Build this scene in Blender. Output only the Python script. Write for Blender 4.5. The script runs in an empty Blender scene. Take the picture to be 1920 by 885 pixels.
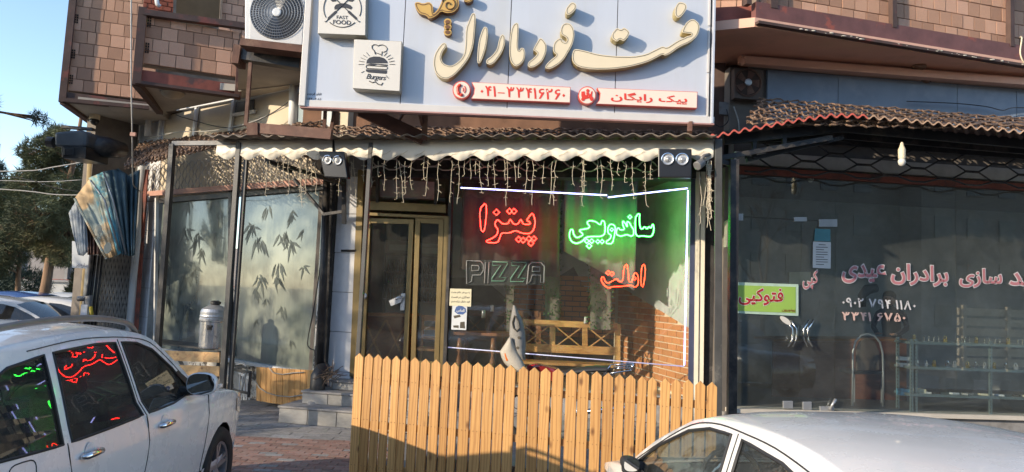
import bpy, bmesh, math, random
from mathutils import Vector, Matrix, geometry
DBG = False; V = Vector; R = math.radians; random.seed(11)
sc = bpy.context.scene; COL = sc.collection
# ------------------------------------------------------------------ camera, sky, sun, exposure
CAMP = V((0, 0, 2.0)); FPX = 1400.0
CM = Matrix.Rotation(R(94.4), 4, 'X') @ Matrix.Rotation(R(2.4), 4, 'Z')
cam = bpy.data.cameras.new('camera'); cam.sensor_width = 36; cam.lens = FPX / 1920 * 36
cam.clip_start = .05; cam.clip_end = 600
co = bpy.data.objects.new('camera', cam); COL.objects.link(co)
co.matrix_world = Matrix.Translation(CAMP) @ CM
sc.camera = co
SUND = V((1.62, 1.0, -.62)).normalized()          # direction the sunlight travels
w = bpy.data.worlds.new("World"); sc.world = w; w.use_nodes = True
nt = w.node_tree; nt.nodes.clear()
sky = nt.nodes.new('ShaderNodeTexSky'); sky.sky_type = 'NISHITA'; sky.sun_disc = False
sky.sun_elevation = math.asin(-SUND.z); sky.sun_rotation = math.atan2(-SUND.x, -SUND.y)
sky.air_density = 1.0; sky.dust_density = .7; sky.ozone_density = 1.2; sky.altitude = 1300
bg = nt.nodes.new('ShaderNodeBackground'); bg.inputs[1].default_value = .15
out = nt.nodes.new('ShaderNodeOutputWorld')
nt.links.new(sky.outputs[0], bg.inputs[0]); nt.links.new(bg.outputs[0], out.inputs[0])
sl = bpy.data.lights.new('sun', 'SUN'); sl.energy = 2.65; sl.angle = R(.6); sl.color = (1, .84, .64)
so = bpy.data.objects.new('sun', sl); COL.objects.link(so); so.location = (-20, -12, 14)
so.rotation_euler = SUND.to_track_quat('-Z', 'Y').to_euler()
sc.view_settings.view_transform = 'Standard'; sc.view_settings.look = 'None'
sc.view_settings.exposure = 1.22; sc.view_settings.gamma = 1
sc.cycles.max_bounces = 8; sc.cycles.transparent_max_bounces = 16; sc.cycles.glossy_bounces = 4
sc.cycles.use_denoising = True; sc.cycles.sample_clamp_indirect = 6

# ------------------------------------------------------------------ helpers: pixels of the survey -> points of the place
def ray(px, py): return (CM.to_3x3() @ V(((px - 960) / FPX, -(py - 442.5) / FPX, -1))).normalized()
def proj(p):
    q = CM.to_3x3().transposed() @ (V(p) - CAMP); return (960 + FPX * q.x / -q.z, 442.5 - FPX * q.y / -q.z)
def atz(px, py, z):
    d = ray(px, py); t = (z - CAMP.z) / d.z; return CAMP + d * t
def aty(px, py, y):
    d = ray(px, py); return CAMP + d * (y / d.y)
class PL:                                          # a vertical plane; ang > 0: its right end is nearer
    def __init__(s, px, Y, ang, py=550):
        s.o = aty(px, py, Y); s.o.z = 0; a = R(ang); s.ang = ang
        s.u = V((math.cos(a), -math.sin(a), 0)); s.n = V((-math.sin(a), -math.cos(a), 0))
    def at(s, px, py, off=0):
        d = ray(px, py); t = (off - (CAMP - s.o).dot(s.n)) / d.dot(s.n); return CAMP + d * t
    def sz(s, px, py):
        p = s.at(px, py); return (p - s.o).dot(s.u), p.z
    def P(s, u, z, off=0): return s.o + s.u * u + s.n * off + V((0, 0, z))
    def poly(s, pts, off=0): return [s.at(x, y, off) for x, y in pts]
MF = PL(760, 11.6, 11.5)                           # restaurant front
_c = MF.at(620, 550)
LW = PL(620, _c.y, 38)                             # frosted window wall
FE = PL(655, 8.05, 17)                             # picket fence
CE = PL(430, 10.2, 12)                             # canopy edge
SG = PL(960, 9.0, 0)                               # signboard
RS = PL(1375, 10.3, -6)                            # key shop front
RA = PL(1347, 8.85, 0)                             # key shop awning edge
RB = PL(1415, 9.25, -15.8)                         # brick bay over key shop
BB = PL(262, 12.45, -24)                         # brick bay, near
BA = PL(120, 14.2, -20)                            # brick bay, far
FLZ = .58

# ------------------------------------------------------------------ helpers: meshes
class MB:
    def __init__(s): s.v = []; s.f = []
    def compact(s):
        u = sorted({i for f in s.f for i in f}); d = {a: b for b, a in enumerate(u)}; s.v = [s.v[i] for i in u]; s.f = [tuple(d[i] for i in f) for f in s.f]
    def add(s, vs, fs):
        b = len(s.v); s.v += [tuple(x) for x in vs]; s.f += [tuple(b + i for i in f) for f in fs]; return s
    def box(s, c, d, rz=0, M=None):
        M = M or Matrix.Rotation(rz, 3, 'Z'); c = V(c)
        vs = [c + M @ V((x * d[0] / 2, y * d[1] / 2, z * d[2] / 2)) for x in (-1, 1) for y in (-1, 1) for z in (-1, 1)]
        return s.add(vs, [(0, 1, 3, 2), (4, 6, 7, 5), (0, 4, 5, 1), (2, 3, 7, 6), (0, 2, 6, 4), (1, 5, 7, 3)])
    def beam(s, a, b, w, h=None, up=None):         # w across, h along up
        a = V(a); b = V(b); h = h or w; d = (b - a).normalized(); up = V(up or (0, 0, 1))
        if abs(d.dot(up)) > .98: up = V((0, 1, 0)) if abs(d.y) < .9 else V((1, 0, 0))
        x = d.cross(up).normalized(); z = x.cross(d)
        vs = [p + x * (i * w / 2) + z * (j * h / 2) for p in (a, b) for i, j in ((-1, -1), (1, -1), (1, 1), (-1, 1))]
        return s.add(vs, [(3, 2, 1, 0), (4, 5, 6, 7), (0, 1, 5, 4), (1, 2, 6, 5), (2, 3, 7, 6), (3, 0, 4, 7)])
    def pbeam(s, pl, a, b, w, d, off=0):           # beam lying in a plane: a, b pixels; w seen width, d depth
        return s.beam(pl.at(*a, off), pl.at(*b, off), w, d, pl.n)
    def tube(s, pts, r, n=6, closed=False, cap=True):
        pts = [V(p) for p in pts]; m = len(pts); rings = []
        rr = r if isinstance(r, (list, tuple)) else [r] * m
        prev = None
        for i, p in enumerate(pts):
            if closed: d = (pts[(i + 1) % m] - pts[i - 1])
            else: d = pts[min(i + 1, m - 1)] - pts[max(i - 1, 0)]
            if d.length < 1e-9: d = V((0, 0, 1))
            d.normalize()
            if prev is None:
                x = d.cross(V((0, 0, 1)) if abs(d.z) < .9 else V((0, 1, 0))).normalized()
            else:
                x = (prev - d * prev.dot(d))
                x = x.normalized() if x.length > 1e-6 else d.orthogonal().normalized()
            prev = x; y = d.cross(x)
            rings.append([p + (x * math.cos(2 * math.pi * k / n) + y * math.sin(2 * math.pi * k / n)) * rr[i] for k in range(n)])
        fs = []
        for i in range(m if closed else m - 1):
            j = (i + 1) % m
            fs += [(i * n + k, i * n + (k + 1) % n, j * n + (k + 1) % n, j * n + k) for k in range(n)]
        if cap and not closed: fs += [tuple(range(n - 1, -1, -1)), tuple((m - 1) * n + k for k in range(n))]
        return s.add([q for g in rings for q in g], fs)
    def prism(s, pts, vec, side=True):             # planar polygon (may be concave) extruded by vec
        pts = [V(p) for p in pts]; vec = V(vec); n = len(pts)
        tri = geometry.tessellate_polygon([pts])
        nn = V((0, 0, 0))
        for i in range(n): nn += pts[i].cross(pts[(i + 1) % n])
        flip = nn.dot(vec) > 0
        fs = []
        for t in tri:
            tn = (pts[t[1]] - pts[t[0]]).cross(pts[t[2]] - pts[t[0]])
            t = tuple(t) if tn.dot(vec) < 0 else tuple(reversed(t))
            fs.append(t); fs.append(tuple(n + i for i in reversed(t)))
        if side:
            for i in range(n):
                j = (i + 1) % n; fs.append((j, i, n + i, n + j) if not flip else (i, j, n + j, n + i))
        return s.add(pts + [p + vec for p in pts], fs)
    def flat(s, pts):
        pts = [V(p) for p in pts]; return s.add(pts, [tuple(t) for t in geometry.tessellate_polygon([pts])])
    def grid(s, rows, closed=False):               # rows of equal length
        m = len(rows[0]); fs = []
        for i in range(len(rows) - 1):
            for k in range(m if closed else m - 1):
                j = (k + 1) % m; fs.append((i * m + k, i * m + j, (i + 1) * m + j, (i + 1) * m + k))
        return s.add([p for r in rows for p in r], fs)
    def lathe(s, c, prof, n=16, axis=(0, 0, 1), cap=True):   # prof [(r, h)]
        c = V(c); a = V(axis).normalized(); x = a.orthogonal().normalized(); y = a.cross(x)
        rows = [[c + a * h + (x * math.cos(2 * math.pi * k / n) + y * math.sin(2 * math.pi * k / n)) * r for k in range(n)] for r, h in prof]
        b = len(s.v); s.grid(rows, True)
        if cap:
            s.f.append(tuple(b + k for k in range(n - 1, -1, -1))); s.f.append(tuple(b + (len(prof) - 1) * n + k for k in range(n)))
        return s
    def ball(s, c, r, n=12, sq=(1, 1, 1)):
        c = V(c); rows = []
        for i in range(n // 2 + 1):
            t = math.pi * i / (n // 2)
            rows.append([c + V((math.sin(t) * math.cos(2 * math.pi * k / n) * r * sq[0], math.sin(t) * math.sin(2 * math.pi * k / n) * r * sq[1], math.cos(t) * r * sq[2])) for k in range(n)])
        return s.grid(rows, True)
    def mesh(s, name, m, smooth=False):
        me = bpy.data.meshes.new(name); me.from_pydata(s.v, [], s.f); me.update()
        for x in (m if isinstance(m, (list, tuple)) else [m]): me.materials.append(x)
        if smooth: me.polygons.foreach_set('use_smooth', [True] * len(me.polygons))
        return me
    def build(s, name, m, parent=None, smooth=False, bevel=0, fix=False, **k):
        me = s.mesh(name, m, smooth)
        if fix:
            bm = bmesh.new(); bm.from_mesh(me); bmesh.ops.remove_doubles(bm, verts=bm.verts, dist=1e-5)
            bmesh.ops.recalc_face_normals(bm, faces=bm.faces); bm.to_mesh(me); bm.free()
        o = link(name, me, parent)
        if bevel:
            b = o.modifiers.new('bevel', 'BEVEL'); b.width = bevel; b.segments = 2; b.limit_method = 'ANGLE'; b.angle_limit = R(40)
        for q, v in k.items(): o[q] = v
        return o
def link(name, data, parent=None):
    o = bpy.data.objects.new(name, data); COL.objects.link(o)
    if parent:
        o.parent = parent; o.matrix_parent_inverse = base_of(parent).inverted()
    return o
_base = {}
def base_of(o): return _base.get(o.name, Matrix.Identity(4))
def thing(name, label, cat, loc=(0, 0, 0), group=None):
    o = bpy.data.objects.new(name, None); COL.objects.link(o); o.location = loc; o.empty_display_size = .2
    o['label'] = label; o['category'] = cat
    if group: o['group'] = group
    _base[o.name] = Matrix.Translation(V(loc)); return o
def tag(o, label, cat, group=None):
    o['label'] = label; o['category'] = cat
    if group: o['group'] = group
    return o
def copy_tree(o, parent=None):
    c = o.copy(); COL.objects.link(c)
    if parent: c.parent = parent
    for ch in [x for x in COL.objects if x.parent == o]: copy_tree(ch, c)
    return c
def struct(mb, name, m, **k): return mb.build(name, m, kind='structure', **k)

# ------------------------------------------------------------------ helpers: materials
def nodes(name):
    m = bpy.data.materials.new(name); m.use_nodes = True; t = m.node_tree; b = t.nodes['Principled BSDF']; return m, t, b
def N(t, k, **kw):
    n = t.nodes.new('ShaderNode' + k)
    for a, v in kw.items():
        if a in n.inputs: n.inputs[a].default_value = v
        else: setattr(n, a, v)
    return n
def c4(c): return (c[0], c[1], c[2], 1)
def lum(c, k): return tuple(min(1, x * k) for x in c)
def mixc(t, fac, a, b, mode='MIX'):
    n = t.nodes.new('ShaderNodeMix'); n.data_type = 'RGBA'; n.blend_type = mode
    for i, x in ((0, fac), (6, a), (7, b)):
        if isinstance(x, bpy.types.NodeSocket): t.links.new(x, n.inputs[i])
        else: n.inputs[i].default_value = x if i == 0 else c4(x)
    return n.outputs[2]
def coords(t, scale=(1, 1, 1), rnd=True):
    tc = N(t, 'TexCoord'); mp = N(t, 'Mapping'); mp.inputs['Scale'].default_value = scale
    t.links.new(tc.outputs['Object'], mp.inputs[0])
    if rnd:
        oi = N(t, 'ObjectInfo'); ml = N(t, 'Math', operation='MULTIPLY'); ml.inputs[1].default_value = 37.0
        t.links.new(oi.outputs['Random'], ml.inputs[0]); t.links.new(ml.outputs[0], mp.inputs['Location'])
    return mp.outputs[0]
def noise(t, vec, scale, detail=4, rough=.55):
    n = N(t, 'TexNoise'); n.inputs['Scale'].default_value = scale; n.inputs['Detail'].default_value = detail; n.inputs['Roughness'].default_value = rough
    t.links.new(vec, n.inputs['Vector']); return n.outputs['Fac']
def ramp(t, fac, stops):
    r = N(t, 'ValToRGB'); e = r.color_ramp.elements
    while len(e) < len(stops): e.new(.5)
    for k, (p, c) in enumerate(stops):
        e[k].position = p; e[k].color = c4(c) if isinstance(c, tuple) else (c, c, c, 1)
    t.links.new(fac, r.inputs[0]); return r.outputs[0]
def mat(name, c, rough=.65, metal=0., var=.18, vs=5, bump=.15, bs=60, c2=None, c2a=(.5, .62), rnd=.0, coat=0, stretch=(1, 1, 1), spec=.5):
    m, t, b = nodes(name); vec = coords(t, stretch)
    f = noise(t, vec, vs); col = ramp(t, f, [(.25, lum(c, 1 - var)), (.75, lum(c, 1 + var))])
    if c2: col = mixc(t, ramp(t, noise(t, vec, vs * .55, 6, .65), [(c2a[0], 0.), (c2a[1], 1.)]), col, c2)
    if rnd:
        oi = N(t, 'ObjectInfo'); col = mixc(t, 1., col, ramp(t, oi.outputs['Random'], [(0, (1 - rnd, 1 - rnd * 1.1, 1 - rnd * 1.2)), (.5, (1, .97, .92)), (1, (1 + rnd * .6, 1 + rnd * .6, 1 + rnd * .6))]), 'MULTIPLY')
    t.links.new(col, b.inputs['Base Color'])
    b.inputs['Roughness'].default_value = rough; b.inputs['Metallic'].default_value = metal
    b.inputs['Coat Weight'].default_value = coat; b.inputs['Coat Roughness'].default_value = .06
    b.inputs['Specular IOR Level'].default_value = spec
    if bump:
        bp = N(t, 'Bump'); bp.inputs['Strength'].default_value = bump; bp.inputs['Distance'].default_value = .01
        t.links.new(noise(t, vec, bs, 3), bp.inputs['Height']); t.links.new(bp.outputs[0], b.inputs['Normal'])
    return m
def emat(name, c, s, base=(.8, .8, .8)):
    m, t, b = nodes(name); b.inputs['Base Color'].default_value = c4(base)
    b.inputs['Emission Color'].default_value = c4(c); b.inputs['Emission Strength'].default_value = s; b.inputs['Roughness'].default_value = .3; return m
def glass(name, tint=(.9, .94, .92), refl=.10, dirt=.05, dcol=(.5, .5, .48), rough=.0):
    m = bpy.data.materials.new(name); m.use_nodes = True; t = m.node_tree; t.nodes.clear()
    tr = N(t, 'BsdfTransparent'); tr.inputs[0].default_value = c4(tint); gl = N(t, 'BsdfGlossy'); gl.inputs['Roughness'].default_value = rough
    df = N(t, 'BsdfDiffuse'); df.inputs[0].default_value = c4(dcol)
    lw = N(t, 'LayerWeight'); lw.inputs['Blend'].default_value = .5; pw = N(t, 'Math', operation='POWER'); pw.inputs[1].default_value = 4.0; t.links.new(lw.outputs['Facing'], pw.inputs[0])
    a = N(t, 'Math', operation='MULTIPLY_ADD'); a.inputs[1].default_value = .7; a.inputs[2].default_value = refl; a.use_clamp = True
    t.links.new(pw.outputs[0], a.inputs[0])
    m1 = N(t, 'MixShader'); t.links.new(a.outputs[0], m1.inputs[0]); t.links.new(tr.outputs[0], m1.inputs[1]); t.links.new(gl.outputs[0], m1.inputs[2])
    m2 = N(t, 'MixShader'); vec = coords(t)
    t.links.new(ramp(t, noise(t, vec, 1.7, 6, .7), [(.3, dirt * .4), (.75, dirt * 2)]), m2.inputs[0])
    t.links.new(m1.outputs[0], m2.inputs[1]); t.links.new(df.outputs[0], m2.inputs[2])
    o = N(t, 'OutputMaterial'); t.links.new(m2.outputs[0], o.inputs[0]); return m
def wood(name, c, c2, rough=.55, axis='Z', knots=True, rnd=.20):
    m, t, b = nodes(name); st = {'Z': (1, 1, .07), 'X': (.07, 1, 1)}[axis]
    vec = coords(t, st); g = noise(t, vec, 22, 5, .6)
    wv = N(t, 'TexWave'); wv.inputs['Scale'].default_value = 9; wv.inputs['Distortion'].default_value = 9; wv.inputs['Detail'].default_value = 3; wv.inputs['Detail Scale'].default_value = 1.4
    t.links.new(vec, wv.inputs['Vector'])
    col = mixc(t, ramp(t, g, [(.3, 0.), (.7, 1.)]), c, lum(c, .82)); col = mixc(t, ramp(t, wv.outputs['Fac'], [(.55, 0.), (.95, .55)]), col, c2)
    if knots:
        vo = N(t, 'TexVoronoi'); vo.inputs['Scale'].default_value = 5.5
        t.links.new(coords(t, {'Z': (1, 1, .55), 'X': (.55, 1, 1)}[axis]), vo.inputs['Vector'])
        col = mixc(t, ramp(t, vo.outputs['Distance'], [(.05, .95), (.16, 0.)]), col, lum(c2, .55))
    oi = N(t, 'ObjectInfo'); col = mixc(t, 1., col, ramp(t, oi.outputs['Random'], [(0, (1 - rnd, 1 - rnd * 1.2, 1 - rnd * 1.5)), (1, (1.06, 1.06, 1.06))]), 'MULTIPLY')
    t.links.new(col, b.inputs['Base Color']); b.inputs['Roughness'].default_value = rough
    bp = N(t, 'Bump'); bp.inputs['Strength'].default_value = .25; bp.inputs['Distance'].default_value = .004
    t.links.new(g, bp.inputs['Height']); t.links.new(bp.outputs[0], b.inputs['Normal']); return m

# ------------------------------------------------------------------ helpers: lettering
_AR = {'ا': (0xFE8D, 2), 'ب': (0xFE8F, 4), 'پ': (0xFB56, 4), 'ت': (0xFE95, 4), 'ج': (0xFE9D, 4), 'چ': (0xFB7A, 4), 'ح': (0xFEA1, 4), 'خ': (0xFEA5, 4),
       'د': (0xFEA9, 2), 'ر': (0xFEAD, 2), 'ز': (0xFEAF, 2), 'س': (0xFEB1, 4), 'ظ': (0xFEC5, 4), 'ع': (0xFEC9, 4), 'ف': (0xFED1, 4), 'ک': (0xFB8E, 4),
       'گ': (0xFB92, 4), 'ل': (0xFEDD, 4), 'م': (0xFEE1, 4), 'ن': (0xFEE5, 4), 'و': (0xFEED, 2), 'ه': (0xFEE9, 4), 'ی': (0xFBFC, 4), 'ـ': (0x640, 0)}
def shape_fa(s):
    o = []
    for i, ch in enumerate(s):
        if ch not in _AR: o.append(ch); continue
        b, k = _AR[ch]
        if k == 0: o.append(ch); continue
        pv = i > 0 and s[i - 1] in _AR and _AR[s[i - 1]][1] in (4, 0)
        nx = i < len(s) - 1 and s[i + 1] in _AR
        if k == 2: o.append(chr(b + (1 if pv else 0)))
        else: o.append(chr(b + (3 if pv and nx else 1 if pv else 2 if nx else 0)))
    if not any(ch in _AR for ch in s): return s
    return ''.join(reversed(o))
_tc = {}
_DG = {'۳': [[(0, .68), (.12, .50), (.17, 0), (.28, 0), (.27, .40), (.37, .41), (.49, .47), (.55, .67), (.47, .69), (.42, .56), (.37, .56), (.38, .69), (.29, .69), (.27, .56), (.20, .55), (.10, .69)]],
       '۴': [[(0, .68), (.10, .69), (.19, .56), (.24, .66), (.36, .69), (.43, .65), (.42, .57), (.34, .58), (.31, .52), (.33, .47), (.43, .46), (.42, .37), (.27, .38), (.28, 0), (.17, 0), (.12, .45)]],
       '۶': [[(.40, .60), (.36, .69), (.20, .68), (.06, .58), (.04, .44), (.12, .35), (.22, .34), (.12, .12), (.05, 0), (.17, 0), (.28, .16), (.42, .40), (.40, .46), (.28, .43), (.17, .45), (.16, .54), (.22, .60), (.32, .60)]],
       '۰': [[(.03, .30), (.13, .19), (.23, .30), (.13, .41)]], '-': [[(.02, .29), (.48, .29), (.48, .23), (.02, .23)]]}
def glyphs(s, bold=0, **k):
    if not any(c in _DG for c in s): return glyphs0(s, bold, **k)
    vs, fs, x = [], [], 0
    for ch in s:
        if ch == ' ': x += .28; continue
        if ch in _DG:
            for P_ in _DG[ch]:
                p = inset(P_, -max(0, bold - .02)); b = len(vs); vs += [V((x + a, c, 0)) for a, c in p]
                fs += [tuple(b + i for i in t) for t in geometry.tessellate_polygon([[V((a, c, 0)) for a, c in p]])]
            x += max(a for a, c in P_) + .10
        else:
            v, f = glyphs0(ch, bold); b = len(vs); x0 = min(q.x for q in v); vs += [V((q.x - x0 + x, q.y, 0)) for q in v]; fs += [tuple(b + i for i in t) for t in f]; x += max(q.x for q in v) - x0 + .10
    return vs, fs
def glyphs0(s, bold=0, ext=0, res=3, shear=0, sp=1):
    k = (s, bold, ext, shear, sp)
    if k not in _tc:
        c = bpy.data.curves.new('lettering', 'FONT'); c.body = s; c.resolution_u = res; c.offset = bold; c.shear = shear; c.space_character = sp
        o = bpy.data.objects.new('lettering', c); COL.objects.link(o)
        me = bpy.data.meshes.new_from_object(o.evaluated_get(bpy.context.evaluated_depsgraph_get()))
        _tc[k] = ([v.co.copy() for v in me.vertices], [tuple(p.vertices) for p in me.polygons])
        bpy.data.objects.remove(o); bpy.data.curves.remove(c); bpy.data.meshes.remove(me)
    return _tc[k]
def text(s, quad, name, m, parent=None, bold=0, lift=V((0, 0, 0)), fa=False, mb=None, ref=None, depth=None, **kw):
    # quad: four points (top-left, top-right, bottom-right, bottom-left) that the lettering's bounding box is laid on
    vs, fs = glyphs(shape_fa(s) if fa else s, bold, **kw)
    rv = glyphs(shape_fa(s) if fa else s, ref if ref is not None else bold, **kw)[0]
    x0, x1 = min(v.x for v in rv), max(v.x for v in rv); y0, y1 = min(v.y for v in rv), max(v.y for v in rv)
    a, b, c, d = [V(q) for q in quad]; pts = []
    for v in vs:
        u = (v.x - x0) / (x1 - x0); t = (v.y - y0) / (y1 - y0)
        pts.append(d.lerp(c, u).lerp(a.lerp(b, u), t) + lift)
    mm = mb or MB()
    if depth is not None:
        n = len(pts); mm.add(pts + [p - depth for p in pts], list(fs) + [tuple(n + i for i in reversed(f)) for f in fs])
        ec = {}
        for f in fs:
            for i in range(len(f)):
                e = (f[i], f[(i + 1) % len(f)]); ec[e] = 1
        b0 = len(mm.v) - 2 * n
        for (i, j) in ec:
            if (j, i) not in ec: mm.f.append((b0 + j, b0 + i, b0 + n + i, b0 + n + j))
    else: mm.add(pts, fs)
    return mm if mb else mm.build(name, m, parent)
def quad(pl, x0, y0, x1, y1, off=0, s0=None):      # slanted quad: left edge x0 from y0 down to y1 etc; s0 = drop of the right side in px
    s0 = s0 or 0
    return [pl.at(x0, y0, off), pl.at(x1, y0 + s0, off), pl.at(x1, y1 + s0, off), pl.at(x0, y1, off)]

# ------------------------------------------------------------------ palette
m_black = mat('black_paint', (.018, .018, .02), .45, var=.4, c2=(.07, .06, .05))
m_blackgloss = mat('black_plastic', (.014, .014, .016), .3, bump=0)
m_rust = mat('rusty_steel', (.10, .045, .03), .75, var=.35, c2=(.16, .09, .06), bump=.3)
m_redlead = mat('red_primer_steel', (.25, .07, .045), .7, var=.3, c2=(.09, .05, .045), bump=.25)
m_salmon = mat('salmon_painted_steel', (.42, .22, .16), .6, var=.15)
m_grey = mat('grey_steel', (.16, .16, .16), .5, var=.2, c2=(.08, .06, .05))
m_lgrey = mat('galvanised_steel', (.42, .43, .44), .4, .6, var=.12)
m_chrome = mat('chrome', (.75, .75, .75), .12, 1., var=.03, bump=0)
m_white = mat('white_painted_metal', (.62, .63, .62), .4, var=.06, c2=(.45, .43, .40), c2a=(.6, .8), bump=.03)
m_bronze = mat('bronze_aluminium', (.22, .16, .07), .35, .55, var=.15, bump=.03)
m_cream = mat('cream_acrylic', (.72, .62, .44), .35, var=.04, bump=0)
m_edge = mat('gold_edge_trim', (.42, .33, .13), .35, .3, var=.08, bump=0)
m_line = mat('dark_outline_vinyl', (.06, .05, .035), .5, bump=0)
m_tile = mat('white_glazed_tile', (.60, .62, .66), .25, var=.07, rnd=.08, bump=.02)
m_conc = mat('concrete', (.26, .25, .24), .85, var=.2, c2=(.18, .17, .16), bump=.4)
m_pine = wood('yellow_pine', (.64, .355, .12), (.33, .14, .042))
m_pineh = wood('yellow_pine_horizontal', (.58, .36, .16), (.34, .17, .07), axis='X')
m_oak = wood('varnished_wood', (.50, .28, .10), (.26, .12, .035), .35, 'X', knots=False)
m_dwood = wood('dark_varnished_wood', (.26, .12, .05), (.12, .05, .02), .35, 'X', knots=False)
m_glass = glass('window_glass', (.96, .98, .97), .045, .018, (.50, .48, .43))
m_glassr = glass('key_shop_glass', (.92, .95, .94), .10, .04, (.42, .44, .42))
m_cable = mat('black_cable', (.02, .02, .02), .6, bump=0)
m_gcable = mat('grey_cable', (.35, .34, .31), .6, bump=0)
# ================================================================== SETTING
def slab(pl, pts, th, off=0, mb=None):             # pixel outline on a plane, front face at off, th deep
    mb = mb or MB(); return mb.prism(pl.poly(pts, off), -pl.n * th)
def rect(x0, y0, x1, y1): return [(x0, y0), (x1, y0), (x1, y1), (x0, y1)]
m_asph = mat('asphalt', (.055, .055, .058), .9, var=.3, vs=3, c2=(.09, .088, .085), bump=.5, bs=160)
m_walk = mat('pavement_bed', (.17, .165, .16), .9, var=.2, bump=.4)
m_pg = mat('grey_paver', (.27, .265, .265), .8, var=.22, vs=9, c2=(.17, .165, .16), rnd=.16, bump=.35)
m_pr = mat('red_paver', (.27, .145, .115), .8, var=.25, vs=9, c2=(.25, .20, .18), c2a=(.45, .6), rnd=.25, bump=.35)
g = MB(); g.box((0, 100, -.3), (700, 700, .5)); struct(g, 'ground', m_asph)
g = MB(); g.prism([V(p + (-.045,)) for p in [(-9, 7.2), (-1.2, 7.2), (3, 6.2), (14, 6.2), (14, 16), (-9, 17)]], (0, 0, .033)); pave = struct(g, 'pavement', m_walk)
def unit_box(name, bev, m, seg=1):
    bm = bmesh.new(); bmesh.ops.create_cube(bm, size=1)
    if bev: bmesh.ops.bevel(bm, geom=bm.edges[:], offset=bev, segments=seg, affect='EDGES')
    me = bpy.data.meshes.new(name); bm.to_mesh(me); bm.free(); me.materials.append(m); return me
def put(name, me, parent, M):
    o = link(name, me, parent); o.matrix_basis = M; return o
def TRS(p, rz, s, tilt=0): return Matrix.Translation(p) @ Matrix.Rotation(rz, 4, 'Z') @ Matrix.Rotation(tilt, 4, 'Y') @ Matrix.Diagonal((s[0], s[1], s[2], 1))
rnd = random.Random(5)
ub_g = unit_box('paver', .02, m_pg); ub_r = unit_box('paver', .02, m_pr)
for (x0, x1, y0, y1, w_, d_, me, mix_) in ((-3.7, -1.45, 7.5, 9.9, .205, .105, ub_r, .12), (-4.7, -1.7, 9.9, 12.9, .41, .205, ub_g, 0)):
    j = 0; y = y0
    while y < y1 - .01:
        x = x0 - (w_ / 2 if j % 2 else 0)
        while x < x1:
            k = ub_g if rnd.random() < mix_ else me
            z = rnd.uniform(-.002, .003)
            put('paver', k, pave, TRS(V((x + w_ / 2, y + d_ / 2, -.008 + z)), rnd.uniform(-.012, .012), (w_ - .008, d_ - .008, .018)))
            x += w_
        y += d_; j += 1
# ------------------------------------------------------------------ the building
m_block = mat('hollow_clay_block', (.56, .325, .22), .9, var=.14, vs=14, c2=(.46, .33, .25), c2a=(.55, .72), rnd=.30, bump=.6, bs=90, stretch=(1, 1, 3))
m_hole = mat('block_hollow', (.03, .02, .015), .9, bump=0)
m_mort = mat('rough_mortar', (.22, .17, .13), .95, var=.25, bump=.8, bs=50)
m_redbr = mat('fired_red_brick', (.34, .10, .06), .85, var=.2, rnd=.2)
m_beam = mat('brown_steel_beam', (.085, .05, .04), .7, var=.3, c2=(.20, .06, .045), c2a=(.56, .66), bump=.25)
m_soff = mat('soffit_plaster', (.42, .38, .32), .9, var=.1, vs=2, c2=(.27, .25, .22), c2a=(.5, .75), bump=.15)
m_soffr = mat('pink_soffit_plaster', (.74, .43, .31), .9, var=.08, vs=2, c2=(.64, .38, .28), bump=.15)
m_panel = mat('cream_wall_panel', (.52, .44, .32), .7, var=.08, vs=2, c2=(.42, .37, .29), c2a=(.55, .8), bump=.05)
m_gran = mat('blue_grey_granite', (.19, .24, .31), .45, var=.10, vs=3, c2=(.23, .28, .35), bump=.05)
m_brk = mat('orange_brick_slip', (.52, .22, .09), .7, var=.12, vs=12, rnd=.14, bump=.2)
m_brkj = mat('cream_brick_joint', (.66, .56, .42), .9, var=.1)
m_plast = mat('grey_interior_plaster', (.48, .49, .50), .8, var=.08, vs=2.5, c2=(.38, .39, .39), bump=.05)
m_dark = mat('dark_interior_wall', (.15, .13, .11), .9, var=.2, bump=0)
m_floor = mat('interior_tile_floor', (.22, .17, .12), .3, var=.15, bump=0)
m_char = mat('charred_black_render', (.035, .033, .032), .8, var=.5, vs=8, c2=(.13, .12, .11), c2a=(.6, .68), bump=.7, bs=30)
m_flake = mat('flaking_white_paint', (.50, .48, .44), .8, var=.2, vs=9, c2=(.10, .09, .08), c2a=(.52, .56), bump=.4)
BLD = thing('corner_building', 'corner building with unfinished clay block bays upstairs over two glazed ground floor shops', 'building', (0, 13, 0))
ub_block = unit_box('block', .012, m_block); ub_red = unit_box('brick', .02, m_redbr); ub_brk = unit_box('brick', .015, m_brk)
def laid(pl, s0, s1, z0, z1, bw, bh, gap, d, me, parent, name, off=0, rn=None, keep=None, half=.5, jit=.004, odd=None):
    rn = rn or rnd; r = 0; z = z0
    while z + bh * .6 < z1 + .01:
        hh = min(bh, z1 - z); s = s0 - (bw * half if r % 2 else 0)
        while s < s1 - .02:
            a, b = max(s, s0), min(s + bw, s1)
            if odd and rn.random() < odd: b = max(a + bw * .35, b - bw * .4)
            if b - a > .04:
                c = (a + b) / 2
                if not keep or keep(c, z + hh / 2):
                    p = pl.P(c, z + hh / 2, off - d / 2 + rn.uniform(-jit, jit))
                    put(name, me, parent, TRS(p, -R(pl.ang) if pl.ang is not None else math.atan2(pl.u.y, pl.u.x), (b - a - gap, d, hh - gap), rn.uniform(-.006, .006)))
                s = b
            else: s = max(b, a + .01)
        z += bh; r += 1
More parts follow.
